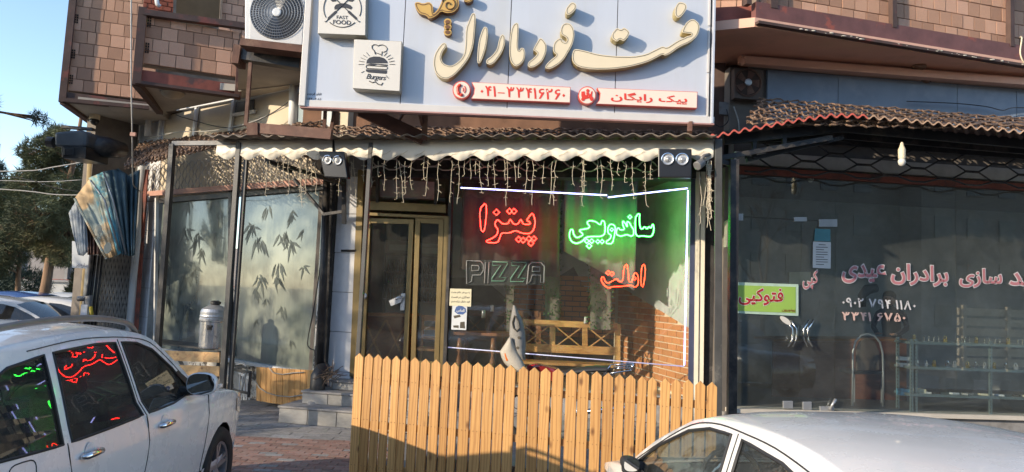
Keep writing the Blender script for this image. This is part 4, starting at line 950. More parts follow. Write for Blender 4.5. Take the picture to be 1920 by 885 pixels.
# ================================================================== CARS
def carpaint(name, c, dust=.25):
    m, t, b = nodes(name); vec = coords(t, rnd=False)
    col = mixc(t, ramp(t, noise(t, vec, 2.2, 5, .65), [(.45, 0.), (.8, dust)]), c, tuple(.55 * x + .45 * y for x, y in zip(c, (.36, .33, .29))))
    t.links.new(col, b.inputs['Base Color'])
    t.links.new(ramp(t, noise(t, vec, 3.1, 5, .65), [(.4, .22), (.8, .42)]), b.inputs['Roughness'])
    b.inputs['Coat Weight'].default_value = .7; b.inputs['Coat Roughness'].default_value = .05
    bp = N(t, 'Bump'); bp.inputs['Strength'].default_value = .03; bp.inputs['Distance'].default_value = .003
    t.links.new(noise(t, vec, 90, 2), bp.inputs['Height']); t.links.new(bp.outputs[0], b.inputs['Normal']); return m
m_cw = carpaint('white_car_paint', (.70, .70, .705), .12); m_cw2 = carpaint('ivory_white_car_paint', (.70, .69, .66), .15); m_cb = carpaint('black_car_paint', (.02, .021, .023), .3)
m_csil = carpaint('silver_car_paint', (.42, .44, .46)); m_cbl = carpaint('blue_car_paint', (.03, .07, .2))
m_cglass = glass('tinted_car_glass', (.24, .26, .26), .075, .07, (.30, .30, .29), .01); m_cglass2 = glass('clear_car_glass', (.60, .66, .64), .12, .06, (.35, .37, .36), .01)
m_rub = mat('black_rubber', (.02, .02, .021), .6, bump=0); m_tyre = mat('tyre_rubber', (.022, .022, .022), .85, var=.3, bump=.3); m_rim = mat('alloy_rim', (.5, .5, .52), .3, .85, bump=0)
m_seat = mat('grey_seat_fabric', (.07, .065, .06), .9); m_seatb = mat('beige_seat_cover', (.20, .17, .13), .9)
m_head = glass('headlight_glass', (.9, .9, .9), .15, .0); m_tail = mat('red_tail_lamp', (.35, .02, .02), .2, bump=0)
def pin(p, poly):
    x, y = p; c = False; n = len(poly)
    for i in range(n):
        x1, y1 = poly[i]; x2, y2 = poly[i - 1]
        if (y1 > y) != (y2 > y) and x < (x2 - x1) * (y - y1) / (y2 - y1) + x1: c = not c
    return c
def resamp(pts, d):
    o = []
    for i in range(len(pts) - 1):
        a, b = V(pts[i]), V(pts[i + 1]); n = max(1, int((b - a).length / d))
        o += [tuple(a.lerp(b, k / n)) for k in range(n)]
    return o + [tuple(pts[-1])]
def cr(pts, k=3):                                  # catmull-rom through points
    P_ = [V(p) for p in pts]; o = []
    for i in range(len(P_) - 1):
        a, b, c, d = P_[max(i - 1, 0)], P_[i], P_[i + 1], P_[min(i + 2, len(P_) - 1)]
        for j in range(k):
            t = j / k; o.append(tuple(.5 * ((2 * b) + (c - a) * t + (2 * a - 5 * b + 4 * c - d) * t * t + (3 * b - a - 3 * c + d) * t ** 3)))
    return o + [tuple(P_[-1])]
def car(name, label, loc, hd, S, paint, glassm, rails=False, group=None, detail=True, seatm=None):
    T = thing(name, label, 'car', loc, group)
    M = Matrix.Translation(V(loc)) @ Matrix.Rotation(hd, 4, 'Z') @ Matrix.Diagonal((*S.get('sc', (1, 1, 1)), 1))     # local x forward
    def fin(mb, nm, m, par=T, **k):
        mb.v = [tuple(M @ V(p)) for p in mb.v]; return mb.build(nm, m, par, **k)
    W0, belt, tum, Lh = S['W'], S['belt'], S['tum'], S['L'] / 2
    prof = []; tags = []
    for tg, pts in S['top']:
        c_ = cr(pts, 5 if detail else 2)
        for p in c_[:-1]: prof.append(p); tags.append(tg)
    prof.append(S['top'][-1][1][-1]); tags.append(S['top'][-1][0])
    def W(x, z):
        w_ = W0 - .13 * abs(x / Lh) ** 5 - .03 * abs(x / Lh) ** 2
        if z > belt: w_ -= S.get('gt', 0) * min(1, (z - belt) / .1) * max(0, x + 1.2); w_ -= (z - belt) * tum + .35 * (z - belt) ** 2 * tum
        elif z < .55: w_ -= (.55 - z) * .12
        else: w_ += .012 * math.sin((z - .55) / (belt - .55) * math.pi)
        if abs(z - S['crease']) < .03: w_ += .004
        return w_
    drop = .045
    # side panel outline
    zb_ = S['sill']; up = [(x, z - drop) for x, z in prof]
    low = []
    ax = S['axle']; wr = S['arch']
    def arch(cx): return [(cx + wr * math.cos(t), .33 + wr * math.sin(t)) for t in [math.pi + .35 - (math.pi + .7) * k / 12 for k in range(13)]]
    low = [(-Lh + .10, zb_ + .06)] + arch(-ax) + arch(ax) + [(Lh - .10, zb_ + .06)]
    low = [(x, max(z, zb_)) for x, z in low]
    outline = up + list(reversed(low))
    holes = S['wins']
    vs = []; eds = []
    def addloop(lp, d=.09):
        lp = resamp(lp + [lp[0]], d)[:-1]; b = len(vs); vs.extend(V(p) for p in lp); n = len(lp); eds.extend((b + i, b + (i + 1) % n) for i in range(n)); return lp
    outl = addloop(outline, .1 if detail else .3); hl = [addloop(cr(h + [h[0]], 3)[:-1] if len(h) > 4 and 0 else h, .07 if detail else .2) for h in holes]
    st = .085 if detail else .25; x = -Lh
    while x < Lh:
        z = zb_
        while z < 1.75:
            if pin((x, z), outl): vs.append(V((x, z)))
            z += st
        x += st
    r = geometry.delaunay_2d_cdt(vs, eds, [], 0, 1e-4)
    rv, rf = r[0], r[2]
    keep = []
    for f in rf:
        c = sum((rv[i] for i in f), V((0, 0))) / len(f)
        if pin(c, outl) and not any(pin(c, h) for h in hl): keep.append(f)
    body = MB()
    for s_ in (-1, 1):
        body.add([(p.x, s_ * W(p.x, p.y), p.y) for p in rv], [tuple(f) if s_ < 0 else tuple(reversed(f)) for f in keep])
    # top skin
    ws = MB(); nt_ = 10 if detail else 4; ts_ = [-1 + 2 * k / nt_ for k in range(nt_ + 1)]
    if detail: ts_ = sorted(ts_ + [-.96, -.9, .9, .96])
    def top_pt(x, z, t): 
        zz = z - drop * abs(t) ** 3.2; w_ = W(x, z - drop); return V((x, t * w_, zz))
    rows = [[top_pt(x, z, t) for t in ts_] for x, z in prof]
    m = len(ts_); bb = len(body.v); body.v += [tuple(p) for r_ in rows for p in r_]; ws.v = list(body.v[bb:])
    glsf = []
    for i in range(len(prof) - 1):
        for k in range(m - 1):
            f = (i * m + k, i * m + k + 1, (i + 1) * m + k + 1, (i + 1) * m + k)
            tm = (ts_[k] + ts_[k + 1]) / 2
            if tags[i] == 'glass' and abs(tm) < .9: glsf.append(f)
            else: body.f.append(tuple(bb + j for j in f))
    n0_ = sum(1 for f in glsf if prof[f[0] // m][0] > 0); rw_ = MB(); rw_.v = list(ws.v); rw_.f = glsf[n0_:]; ws.f = glsf[:n0_]; ws.compact(); rw_.compact()
    # closing the ends down to the sill
    for e, (px_, pz_) in ((0, prof[0]), (-1, prof[-1])):
        rws = [[(px_ * (1 - .01 * k), t * W(px_, pz_ - drop), (pz_ - drop * abs(t) ** 3.2) * (1 - k / 3) + (zb_ + .02) * k / 3) for t in ts_] for k in range(4)]
        body.grid(rws)
    fin(body, 'body', paint, smooth=True, fix=True)
    o = fin(ws, 'windscreen', glassm, smooth=True, fix=True); fin(rw_, 'rear_screen', glassm, smooth=True, fix=True)
    # side glass, seals, seams
    for h, hh in zip(holes, hl):
        for s_ in (-1, 1):
            q = MB(); tri = geometry.tessellate_polygon([[V((*p, 0)) for p in hh]])
            q.add([(p[0], s_ * (W(*p) - .007), p[1]) for p in hh], [tuple(t) for t in tri]); g_ = fin(q, 'side_window', glassm, fix=False)
            if detail:
                q = MB(); q.tube([(p[0], s_ * (W(*p) + .001), p[1]) for p in hh], .0085, 5, closed=True); fin(q, 'window_seal', m_rub, g_)
    if detail:
        for sm in S['seams']:
            for s_ in (-1, 1):
                q = MB(); pp = resamp(cr(sm, 4), .06); q.tube([(p[0], s_ * (W(*p) + .0005), p[1]) for p in pp], .0042, 4); fin(q, 'door_seam', m_rub)
        for t, a_, b_ in S['pillars']:
            for s_ in (-1, 1):
                q = MB(); q.add([(p[0], s_ * (W(*p) + .0035), p[1]) for p in t], [(0, 1, 2, 3)]); fin(q, 'pillar_trim', m_rub)
    # floor pan, dark inside
    q = MB(); q.box((0, 0, zb_ + .06), (Lh * 2 - .5, W0 * 1.7, .06)); q.box((Lh * .62, 0, .62), (.06, W0 * 1.7, .62)); fin(q, 'floor_pan', m_rub)
    for cx in (-ax, ax):
        for s_ in (-1, 1):
            if detail:
                q = MB(); q.lathe((cx, s_ * (W0 - .30), .36), [(.40, 0), (.40, .24 )], 20, (0, s_, 0), cap=False); q.lathe((cx, s_ * (W0 - .31), .36), [(.40, 0), (.01, 0)], 20, (0, s_, 0), cap=False); fin(q, 'wheel_arch', m_rub)
            wm = thing('x', '', '') if False else None
            q = MB(); Rw = S['wheel']; yo = s_ * (W0 - .215)
            q.lathe((cx, yo, Rw), [(Rw * .62, .0), (Rw * .95, 0), (Rw, .03), (Rw, .17), (Rw * .95, .20), (Rw * .66, .20), (Rw * .62, .17)], 28 if detail else 14, (0, s_, 0), cap=False)
            wo = fin(q, 'wheel', m_tyre, smooth=True)
            q = MB(); q.lathe((cx, yo, Rw), [(Rw * .63, .02), (Rw * .64, .19), (Rw * .58, .185), (Rw * .55, .07), (.01, .07)], 24, (0, s_, 0), cap=False)
            q.lathe((cx, yo, Rw), [(.05, .09), (.055, .165), (.03, .17), (.005, .17)], 12, (0, s_, 0), cap=False)
            nsp = 5
            for k in range(nsp):
                for dd in (-.16, .16):
                    a_ = 2 * math.pi * k / nsp + dd + .3; d = V((math.cos(a_), 0, math.sin(a_))); d0 = V((math.cos(a_ - dd * .8), 0, math.sin(a_ - dd * .8)))
                    q.beam(V((cx, yo + s_ * .155, Rw)) + d0 * .03, V((cx, yo + s_ * .165, Rw)) + d * Rw * .6, .03, .035, (0, 1, 0))
            fin(q, 'rim', m_rim, wo)
    # lamps, bumpers
    fx = Lh - .02
    for s_ in (-1, 1):
        hz = S['hlz']
        pts = [(Lh - .12, hz - .08), (Lh - .05, hz + .05), (Lh - .42, hz + .10), (Lh - .36, hz - .02)]
        q = MB(); q.add([(p[0], s_ * (W(*p) + .006), p[1]) for p in pts] + [(Lh * .985, s_ * W0 * .52, hz - .09), (Lh * .975, s_ * W0 * .50, hz + .02)], [(0, 1, 2, 3), (0, 4, 5, 1)]); fin(q, 'headlight', m_chrome)
        pts = [(-Lh + .06, hz + .0), (-Lh + .05, hz + .2), (-Lh + .28, hz + .2), (-Lh + .22, hz + .02)]
        q = MB(); q.add([(p[0], s_ * (W(*p) + .006), p[1]) for p in pts], [(0, 1, 2, 3)]); fin(q, 'tail_light', m_tail)
    if S.get('clad'):
        for s_ in (-1, 1):
            q = MB(); xs_ = [-ax + wr + .02 + k * (2 * ax - 2 * wr - .04) / 12 for k in range(13)]
            q.grid([[(x, s_ * (W(x, zz) + .008), zz) for x in xs_] for zz in (zb_ - .02, zb_ + .09, zb_ + .10)]); fin(q, 'sill_cladding', m_rub)
    if detail:
        # seats, dash, wheel
        seatm = seatm or m_seat
        for x, y in ((.15, .37), (.15, -.37), (-.75, 0)):
            wd = .5 if y else 1.25
            q = MB(); q.box((x, y, .58), (.5, wd, .2)); q.box((x - .27, y, .85), (.14, wd, .62), 0, Matrix.Rotation(-.2, 3, 'Y')); st_ = fin(q, 'seat', seatm, bevel=.05)
            for yy in ([y] if y else [-.4, .4]):
                q = MB(); q.box((x - .35, yy, 1.24), (.09, .24, .16), 0, Matrix.Rotation(-.2, 3, 'Y')); fin(q, 'headrest', seatm, st_, bevel=.04)
        q = MB(); q.box((.88, 0, .86), (.42, 1.3, .2)); fin(q, 'dashboard', m_rub, bevel=.05)
        q = MB(); q.tube([V((.60, .37, .95)) + V((.06 * math.sin(t), .18 * math.cos(t), .17 * math.sin(t))) for t in [k * math.pi / 9 for k in range(18)]], .014, 6, closed=True)
        q.beam((.6, .2, .95), (.6, .54, .95), .03); fin(q, 'steering_wheel', m_rub)
        q = MB(); q.box((.42, 0, S['mirz'] + .28), (.02, .24, .07)); fin(q, 'rear_view_mirror', m_rub)
        # handles
        for hx in S['handles']:
            for s_ in (-1, 1):
                zh = S['hz']; y_ = s_ * (W(hx, zh) + .028)
                q = MB(); q.tube([(hx - .11, s_ * (W(hx, zh) + .004), zh), (hx - .08, y_, zh + .003), (hx, y_ + s_ * .006, zh + .006), (hx + .07, y_, zh + .004), (hx + .10, s_ * (W(hx, zh) + .004), zh)], [.012, .02, .021, .02, .014], 8)
                fin(q, 'door_handle', S.get('hm', m_chrome), smooth=True)
                q = MB(); q.lathe((hx - .01, s_ * (W(hx, zh + .02) - .012), zh + .02), [(.001, .014), (.045, .0145), (.05, .013)], 18, (0, s_, 0), cap=False); fin(q, 'handle_recess', m_csil if 0 else paint)
        mx, mz = S['mirx'], S['mirz']
        for s_ in (-1, 1):
            yb_ = s_ * W(mx, mz); ms = S.get('ms', 1)
            q = MB(); rws = []
            for k, (dx, sc_) in enumerate([(-.05, .93), (-.045, 1.0), (0, 1.0), (.05, .86), (.085, .6), (.10, .15)]):
                rws.append([(mx + dx, yb_ + s_ * (.165 * ms + .115 * ms * sc_ * math.copysign(abs(math.cos(t)) ** .75, math.cos(t))), mz + .06 * ms + .085 * ms * sc_ * math.copysign(abs(math.sin(t)) ** .75, math.sin(t))) for t in [j * math.pi / 9 for j in range(18)]])
            q.grid(rws, True); mo = fin(q, 'door_mirror', m_rub if ms < 1 else paint, smooth=True)
            q = MB(); q.add(rws[0], [tuple(range(18))]); fin(q, 'mirror_glass', m_mir, mo)
            q = MB(); q.tube([(mx + .03, yb_ - s_ * .02, mz - .01), (mx + .0, yb_ + s_ * .10, mz + .0)], [.04, .03], 8); fin(q, 'mirror_arm', m_rub, mo)
            if ms < 1: continue
            q = MB(); q.box((mx + .055, yb_ + s_ * .275, mz + .04), (.07, .02, .022)); fin(q, 'indicator', m_head and m_white, mo)
        if S.get('fuel'):
            a_, z_ = S['fuel']; pp = [(a_ + .1 * math.copysign(abs(math.cos(t)) ** .5, math.cos(t)), z_ + .09 * math.copysign(abs(math.sin(t)) ** .5, math.sin(t))) for t in [k * math.pi / 10 for k in range(20)]]
            q = MB(); q.tube([(x, -(W(x, z) + .0005), z) for x, z in pp], .0035, 4, closed=True); fin(q, 'fuel_flap', m_rub)
    if rails:
        for s_ in (-1, 1):
            pts = [p for p, tg in zip(prof, tags) if tg == 'roof'][1:-1]
            P_ = [V((x, s_ * (W(x, z) - .10), z - drop * .5 + .055 * math.sin(min(1, (k + .0) / 3, (len(pts) - 1 - k) / 3) * math.pi / 2))) for k, (x, z) in enumerate(pts)]
            q = MB(); q.tube(P_, .021, 8); ro = fin(q, 'roof_rail', mat('satin_rail', (.20, .195, .19), .4, .4, bump=0), smooth=True)
            q = MB()
            for k in (1, len(pts) - 2): q.box(P_[k] - V((0, 0, .03)), (.16, .04, .06))
            fin(q, 'rail_foot', m_rub, ro, bevel=.01)
        for xx in ():
            zz = max(z for x, z in prof if abs(x - xx) < .3); q = MB(); q.beam((xx, -W0 * .62, zz + .06), (xx, W0 * .62, zz + .06), .06, .02); fin(q, 'cross_bar', m_grey)
    return T
m_mir = mat('mirror_silver', (.8, .8, .8), .02, 1., var=0, bump=0)
SUVS = dict(sc=(1.04, 1, 1.03), gt=.035, L=4.33, W=.895, belt=1.02, tum=.30, sill=.26, crease=.86, axle=1.34, arch=.40, wheel=.345, hlz=.78, clad=True,
    top=[('hood', [(2.165, .50), (2.15, .72), (2.05, .90), (1.85, .97), (1.4, 1.03), (1.0, 1.08)]), ('glass', [(1.0, 1.08), (.68, 1.31), (.34, 1.53)]),
         ('roof', [(.34, 1.53), (.12, 1.595), (-.3, 1.635), (-.9, 1.635), (-1.4, 1.60), (-1.62, 1.56)]), ('glass', [(-1.62, 1.56), (-1.85, 1.30), (-1.98, 1.08)]), ('rear', [(-1.98, 1.08), (-2.08, .95), (-2.13, .75), (-2.16, .5)])],
    wins=[[(.74, 1.08), (.52, 1.27), (.26, 1.43), (.05, 1.49), (-.17, 1.51), (-.10, 1.04), (.3, 1.045)],
          [(-.185, 1.04), (-.255, 1.512), (-.5, 1.52), (-.98, 1.505), (-1.02, 1.03), (-.6, 1.033)],
          [(-1.10, 1.03), (-1.07, 1.50), (-1.38, 1.46), (-1.62, 1.36), (-1.80, 1.12), (-1.78, 1.05)]],
    seams=[[(.94, 1.06), (.95, .8), (.90, .5), (.90, .3)], [(-.145, 1.03), (-.12, .8), (-.17, .55), (-.2, .3)], [(-1.06, 1.03), (-1.02, .85), (-1.0, .75), (-1.15, .6)], [(.88, 1.05), (.40, 1.40), (.1, 1.515), (-.6, 1.56), (-1.2, 1.53)], [(-.215, 1.53), (-.142, 1.03)]],
    pillars=[([(.72, 1.07), (.89, 1.06), (.61, 1.245), (.55, 1.235)], 0, 0)], handles=[.12, -.84], hz=.93, mirx=.56, mirz=1.10, fuel=(-1.42, .92))
SEDS = dict(ms=.42, sc=(1.055, 1, 1.064), L=4.19, W=.83, belt=.92, tum=.36, sill=.22, crease=.78, axle=1.22, arch=.36, wheel=.30, hlz=.66,
    top=[('hood', [(2.09, .42), (2.08, .60), (1.98, .76), (1.7, .86), (1.3, .93), (1.15, .95)]), ('glass', [(1.15, .95), (.80, 1.17), (.42, 1.345)]),
         ('roof', [(.42, 1.345), (.2, 1.39), (-.2, 1.42), (-.6, 1.415), (-.95, 1.37), (-1.1, 1.34)]), ('glass', [(-1.1, 1.34), (-1.4, 1.17), (-1.62, 1.02)]), ('boot', [(-1.62, 1.02), (-1.85, 1.0), (-2.03, .93), (-2.08, .75), (-2.09, .45)])],
    wins=[[(.98, .965), (.72, 1.12), (.42, 1.25), (.2, 1.30), (-.03, 1.315), (-.12, .94), (.4, .95)],
          [(-.22, .94), (-.14, 1.315), (-.5, 1.30), (-.8, 1.25), (-1.03, 1.08), (-1.05, .96), (-.7, .945)]],
    seams=[[(1.02, .93), (1.0, .7), (.93, .3)], [(-.17, .93), (-.15, .6), (-.2, .25)], [(-1.1, .95), (-1.0, .7), (-1.1, .55)], [(1.02, .97), (.5, 1.245), (.2, 1.325), (-.15, 1.34), (-.5, 1.33), (-.85, 1.27), (-1.12, 1.09)], [(-.085, 1.33), (-.17, .93)]],
    pillars=[], handles=[-.02, -.85], hz=.82, mirx=.86, mirz=.97, hm=m_cw2)
suv = car('parked_suv', 'dusty white SUV with grey roof rails and chrome handles parked nose to the shops', (-3.345, 5.34, 0), R(91.5), SUVS, m_cw, m_cglass, rails=True)
sed = car('parked_sedan', 'clean ivory white sedan parked behind the picket fence end, seen over its roof', (1.70, 3.57, 0), R(96.6), SEDS, m_cw2, m_cglass2, seatm=m_seatb)
# ================================================================== STREET TO THE LEFT
m_bark = mat('pine_bark', (.20, .125, .075), .95, var=.35, vs=8, c2=(.10, .07, .05), bump=.9, bs=25, stretch=(1, 1, .3))
m_ndl = mat('pine_needles', (.10, .115, .055), .75, var=.5, vs=.9, c2=(.17, .135, .055), c2a=(.5, .68), bump=0)
m_ndl2 = mat('dark_pine_needles', (.030, .050, .035), .75, var=.4, vs=1.2, bump=0)
m_twig = mat('bare_twig', (.11, .08, .06), .9, bump=0)
tr = random.Random(77)
def tuft(mb, c, r, n, rr=tr, up=.3):
    c = V(c); vs = mb.v; fs = mb.f
    for k in range(n):
        d = V((rr.gauss(0, 1), rr.gauss(0, 1), rr.gauss(0, 1) + up)).normalized(); L = r * rr.uniform(.6, 1.15); e = d.orthogonal().normalized() * L * .055
        o = c + d * r * .12; b = len(vs); vs += [tuple(o + e), tuple(o - e), tuple(o + d * L)]; fs.append((b, b + 1, b + 2))
def pine(name, label, base, H, trunk_r, lean, clumps, m=m_ndl, tr_=.19, n=15, dens=520, group='pines across the side street'):
    T = thing(name, label, 'tree', base, group); base = V(base)
    top = base + V((lean[0], lean[1], H)); q = MB(); pts = [base.lerp(top, k / 8) + V((math.sin(k * 1.3) * .05, 0, 0)) for k in range(9)]
    q.tube(pts, [trunk_r * (1 - .75 * k / 8) for k in range(9)], 9); q.build('trunk', m_bark, T, smooth=True)
    q = MB(); f = MB()
    for (cx, cz, rx, rz) in clumps:                # crown lobes relative to the trunk base
        c = base + V((cx, tr.uniform(-.6, .6), cz)); at_ = base.lerp(top, max(.15, min(.98, (cz - rz * .6) / H))); mid = at_.lerp(c, .5) + V((0, 0, .15))
        q.tube([at_, mid, c], [trunk_r * .32, trunk_r * .2, trunk_r * .08], 5)
        nn = int(dens * rx * rz * 1.6) + 4
        for k in range(nn):
            d = V((tr.gauss(0, 1), tr.gauss(0, 1), tr.gauss(0, 1))).normalized() * tr.uniform(.35, 1.0) ** .5
            p = c + V((d.x * rx, d.y * rx, d.z * rz)); tuft(f, p, tr_ * tr.uniform(.7, 1.2), n)
            if k % 5 == 0: q.tube([mid.lerp(c, .6), p], [.02, .008], 3)
    q.build('limbs', m_bark, T, smooth=True); f.build('crown', m, T); return T
def gp(px, Y): p = aty(px, 620, Y); p.z = 0; return p
def cl(px, py, Y, rx, rz, b): p = aty(px, py, Y); return (p.x - b.x, p.z, rx / FPX * Y, rz / FPX * Y)
b = gp(24, 23); pine('pine_tree', 'pine with the slimmer straight trunk standing behind the parked cars', b, 5.2, .10, (.12, 0), [cl(x, y, 23, rx, rz, b) for x, y, rx, rz in ((5, 400, 50, 45), (30, 460, 45, 45), (-30, 460, 50, 60), (20, 380, 30, 30), (-40, 390, 40, 40), (5, 500, 35, 22))])
b = gp(63, 22); pine('pine_tree', 'tall pine with the thick leaning trunk and golden tinged crown', b, 7.0, .17, (.9, 0), [cl(x, y, 22, rx, rz, b) for x, y, rx, rz in ((92, 256, 24, 26), (78, 285, 34, 28), (128, 268, 22, 24), (70, 310, 36, 28), (115, 305, 30, 30), (60, 350, 40, 34), (120, 360, 40, 34), (90, 410, 50, 40), (50, 430, 40, 36), (130, 430, 38, 40), (90, 470, 42, 24), (120, 480, 34, 22))])
b = gp(158, 27); pine('pine_tree', 'far pine whose crown shows between the metal housing and the cloth awning', b, 6.5, .14, (.2, 0), [cl(x, y, 27, rx, rz, b) for x, y, rx, rz in ((140, 340, 28, 30), (150, 400, 34, 40), (135, 460, 34, 30), (165, 450, 24, 30))])
b = gp(-60, 26); pine('pine_tree', 'dark pine at the edge of the view with sky through its top', b, 6.5, .16, (.5, 0), [cl(x, y, 26, rx, rz, b) for x, y, rx, rz in ((0, 320, 20, 16), (-20, 350, 40, 30), (20, 345, 22, 16), (-30, 440, 60, 60))], m=m_ndl2)
# near branch entering from the upper left
b = V((-10.6, 12, 0)); T = pine('pine_tree', 'near pine reaching a dark needle branch in from above the white SUV', b, 8, .16, (-.4, 0), [cl(x, y, 12, rx, rz, b) for x, y, rx, rz in ((14, 215, 20, 20), (38, 208, 22, 12), (5, 240, 18, 18), (-50, 200, 40, 50), (-110, 230, 60, 60), (-130, 120, 70, 60), (-200, 180, 70, 70), (-140, 30, 60, 60), (-210, 80, 60, 50))], m=m_ndl2, tr_=.13, n=16, dens=420)
def shrub(px, py, Y, rx, rz, lab, m, cone=False):
    c = aty(px, py, Y); T = thing('round_shrub', lab, 'shrub', (c.x, c.y, 0)); RX, RZ = rx / FPX * Y, rz / FPX * Y
    f = MB()
    for k in range(520):
        d = V((tr.gauss(0, 1), tr.gauss(0, 1), tr.gauss(0, 1))).normalized() * tr.uniform(.6, 1.02)
        sc_ = (1.15 - .55 * (d.z + 1) / 2) if cone else 1
        tuft(f, c + V((d.x * RX * sc_, d.y * RX * sc_, d.z * RZ)), .20, 9, up=.8)
    f.build('foliage', m, T); q = MB(); q.tube([V((c.x, c.y, 0)), c], [.08, .05], 6); q.build('stem', m_bark, T)
shrub(48, 543, 25, 44, 40, 'large round clipped dark shrub behind the two pine trunks', m_ndl2)
shrub(150, 545, 24, 26, 50, 'egg shaped green shrub beside the gas pipes', m_ndl, True)
shrub(-8, 540, 27, 30, 38, 'dark shrub mostly cut off by the edge of the view', m_ndl2)
# terrace walls beyond
m_wall1 = mat('pale_terrace_wall', (.38, .38, .37), .8, var=.12, vs=1); m_wall2 = mat('grey_boundary_wall', (.24, .22, .21), .9, var=.15, vs=1.5)
T = thing('terrace_wall', 'stepped pale terrace wall with ledges across the side street', 'wall', (-20, 33, 0))
for z0, z1, y in ((0, .75, 31), (.75, 1.15, 32.2), (1.15, 1.75, 33.5)):
    q = MB(); q.box((-19, y + .6, (z0 + z1) / 2), (26, 1.2, z1 - z0)); q.build('wall_course', m_wall1, T)
    q = MB(); q.box((-19, y - .05, z1 - .04), (26, .2, .08)); q.build('ledge', m_conc, T)
T = thing('boundary_wall', 'grey boundary wall with posts on top of the terraces', 'wall', (-20, 36, 1.7))
q = MB(); q.box((-18, 36, 2.6), (30, .3, 2.0)); q.build('wall_panel', m_wall2, T)
for k in range(12):
    q = MB(); q.box((-30 + k * 2.2, 35.8, 2.7), (.16, .16, 2.2)); q.build('wall_post', m_conc, T)
q = MB(); q.box((-18, 35.75, 1.72), (30, .2, .12)); q.build('coping', m_redlead, T)
q = MB(); q.prism([V((-40, 13.5, -.028)), V((-9.5, 13.5, -.028)), V((-14, 31, -.028)), V((-40, 31, -.028))], (0, 0, .008)); struct(q, 'side_street', mat('worn_asphalt', (.10, .10, .102), .9, var=.2, vs=2, bump=.4))
SD2 = dict(SEDS)
for lab, px, Y, hd, p_ in (('white car cut off by the edge of the view, nearest in the far row', 14, 15.2, R(8), m_cw2), ('silver car with a sloping windscreen parked below the leaning pine', 118, 21.5, R(172), m_csil), ('dark blue car behind the slim pine trunk', 10, 20.5, R(176), m_cbl), ('white car parked just beyond the roof rails of the SUV', 122, 16.5, R(4), m_cw2), ('dark teal car next to the gas pipes', 175, 21, R(178), carpaint('teal_car_paint', (.03, .07, .08)))):
    g_ = gp(px, Y); car('parked_car', lab, (g_.x, g_.y, 0), hd, SD2, p_, m_cglass, group='cars parked along the side street', detail=False)
# ------------------------------------------------------------------ gate, cloth awning, pole
GP = PL(250, 15.7, -62)
GT = thing('folding_gate', 'grey diamond mesh folding gate behind the white downpipe', 'gate', GP.P(0, 0, 0))
o = MB(); gp_a = GP.sz(258, 550)[0]; gp_b = GP.sz(176, 550)[0]
expanded(GP.P(gp_b, .1, 0), GP.u * (gp_a - gp_b), V((0, 0, 2.8)), 12, 22, .02, o, 0, GP.n).build('gate_mesh', m_meshg, GT)
q = MB(); q.prism([GP.P(gp_b, 0, -.25), GP.P(gp_a, 0, -.25), GP.P(gp_a, 4, -.25), GP.P(gp_b, 4, -.25)], -GP.n * .1); q.build('gate_shutter', m_grey, GT)
for s in (gp_a, gp_b):
    q = MB(); q.beam(GP.P(s, 0, .02), GP.P(s, 4.0, .02), .06); q.build('gate_post', m_black, GT)
q = MB(); q.prism([GP.P(gp_b, 0, -.4), GP.P(gp_a, 0, -.4), GP.P(gp_a, ZS + .1, -.4), GP.P(gp_b, ZS + .1, -.4)], -GP.n * .3); q.build('side_wall', m_dark, BLD)
DP_ = LW.at(262, 312, .22)
q = MB(); q.tube([LW.at(267, 311, .22), LW.at(262, 360, .22), LW.at(258, 450, .22), LW.at(252, 520, .22), LW.at(243, 625, .22), V((*LW.at(243, 625, .22).xy, 0))], .085, 12); tag(q.build('downpipe', m_white, smooth=True), 'white plastic downpipe at the corner left of the frosted window', 'pipe')
q = MB(); q.beam(LW.at(275, 318, .16), V((*LW.at(258, 600, .16).xy, 0)), .07, .05); tag(q.build('rusty_post', m_redlead), 'rust red steel post beside the white downpipe', 'post')
q = MB(); q.tube([aty(304, 240, 14.6), aty(301, 254, 14.6)], .02); q = MB(); q.tube([LW.at(279, 212, .15), LW.at(277, 255, .15)], .07, 8); tag(q.build('short_pipe', m_white, smooth=True), 'short white pipe stub on the tiled wall beneath the soffit', 'pipe')
# weathered cloth awning gathered like a fan
CL = thing('cloth_awning', 'faded blue and tan fabric awning gathered in folds beside the downpipe', 'awning', aty(215, 480, 14.2))
def cloth(name, top, bot, m, Yt=14.4, Yb=14.2, fold=.10, nf=5, n=36, par=CL):
    q = MB(); rows = []
    for j in range(9):
        v = j / 8; row = []
        for i in range(n + 1):
            u = i / n
            def pol(P_):
                t = u * (len(P_) - 1); k = min(int(t), len(P_) - 2); return (P_[k][0] + (P_[k + 1][0] - P_[k][0]) * (t - k), P_[k][1] + (P_[k + 1][1] - P_[k][1]) * (t - k))
            a, b2 = pol(top), pol(bot); x, y = a[0] + (b2[0] - a[0]) * v, a[1] + (b2[1] - a[1]) * v
            row.append(aty(x, y, Yt + (Yb - Yt) * v + fold * math.sin(u * nf * 2 * math.pi + v * .8) * (.4 + .6 * v) + .008 * math.sin(u * 31 + v * 7)))
        rows.append(row)
    q.grid(rows); o = q.build(name, m, par, smooth=True); md = o.modifiers.new('t', 'SOLIDIFY'); md.thickness = .008; return o
m_ctan = mat('tan_faded_cloth', (.52, .37, .21), .85, var=.2, vs=3, c2=(.36, .42, .38), c2a=(.5, .6)); m_cblue = mat('blue_faded_cloth', (.14, .42, .52), .8, var=.25, vs=3, c2=(.36, .38, .30), c2a=(.52, .60), bump=.3)
m_cdk = mat('slate_cloth', (.09, .15, .18), .85, var=.3, vs=5); m_cgry = mat('grey_awning_lining', (.28, .31, .33), .8, var=.1)
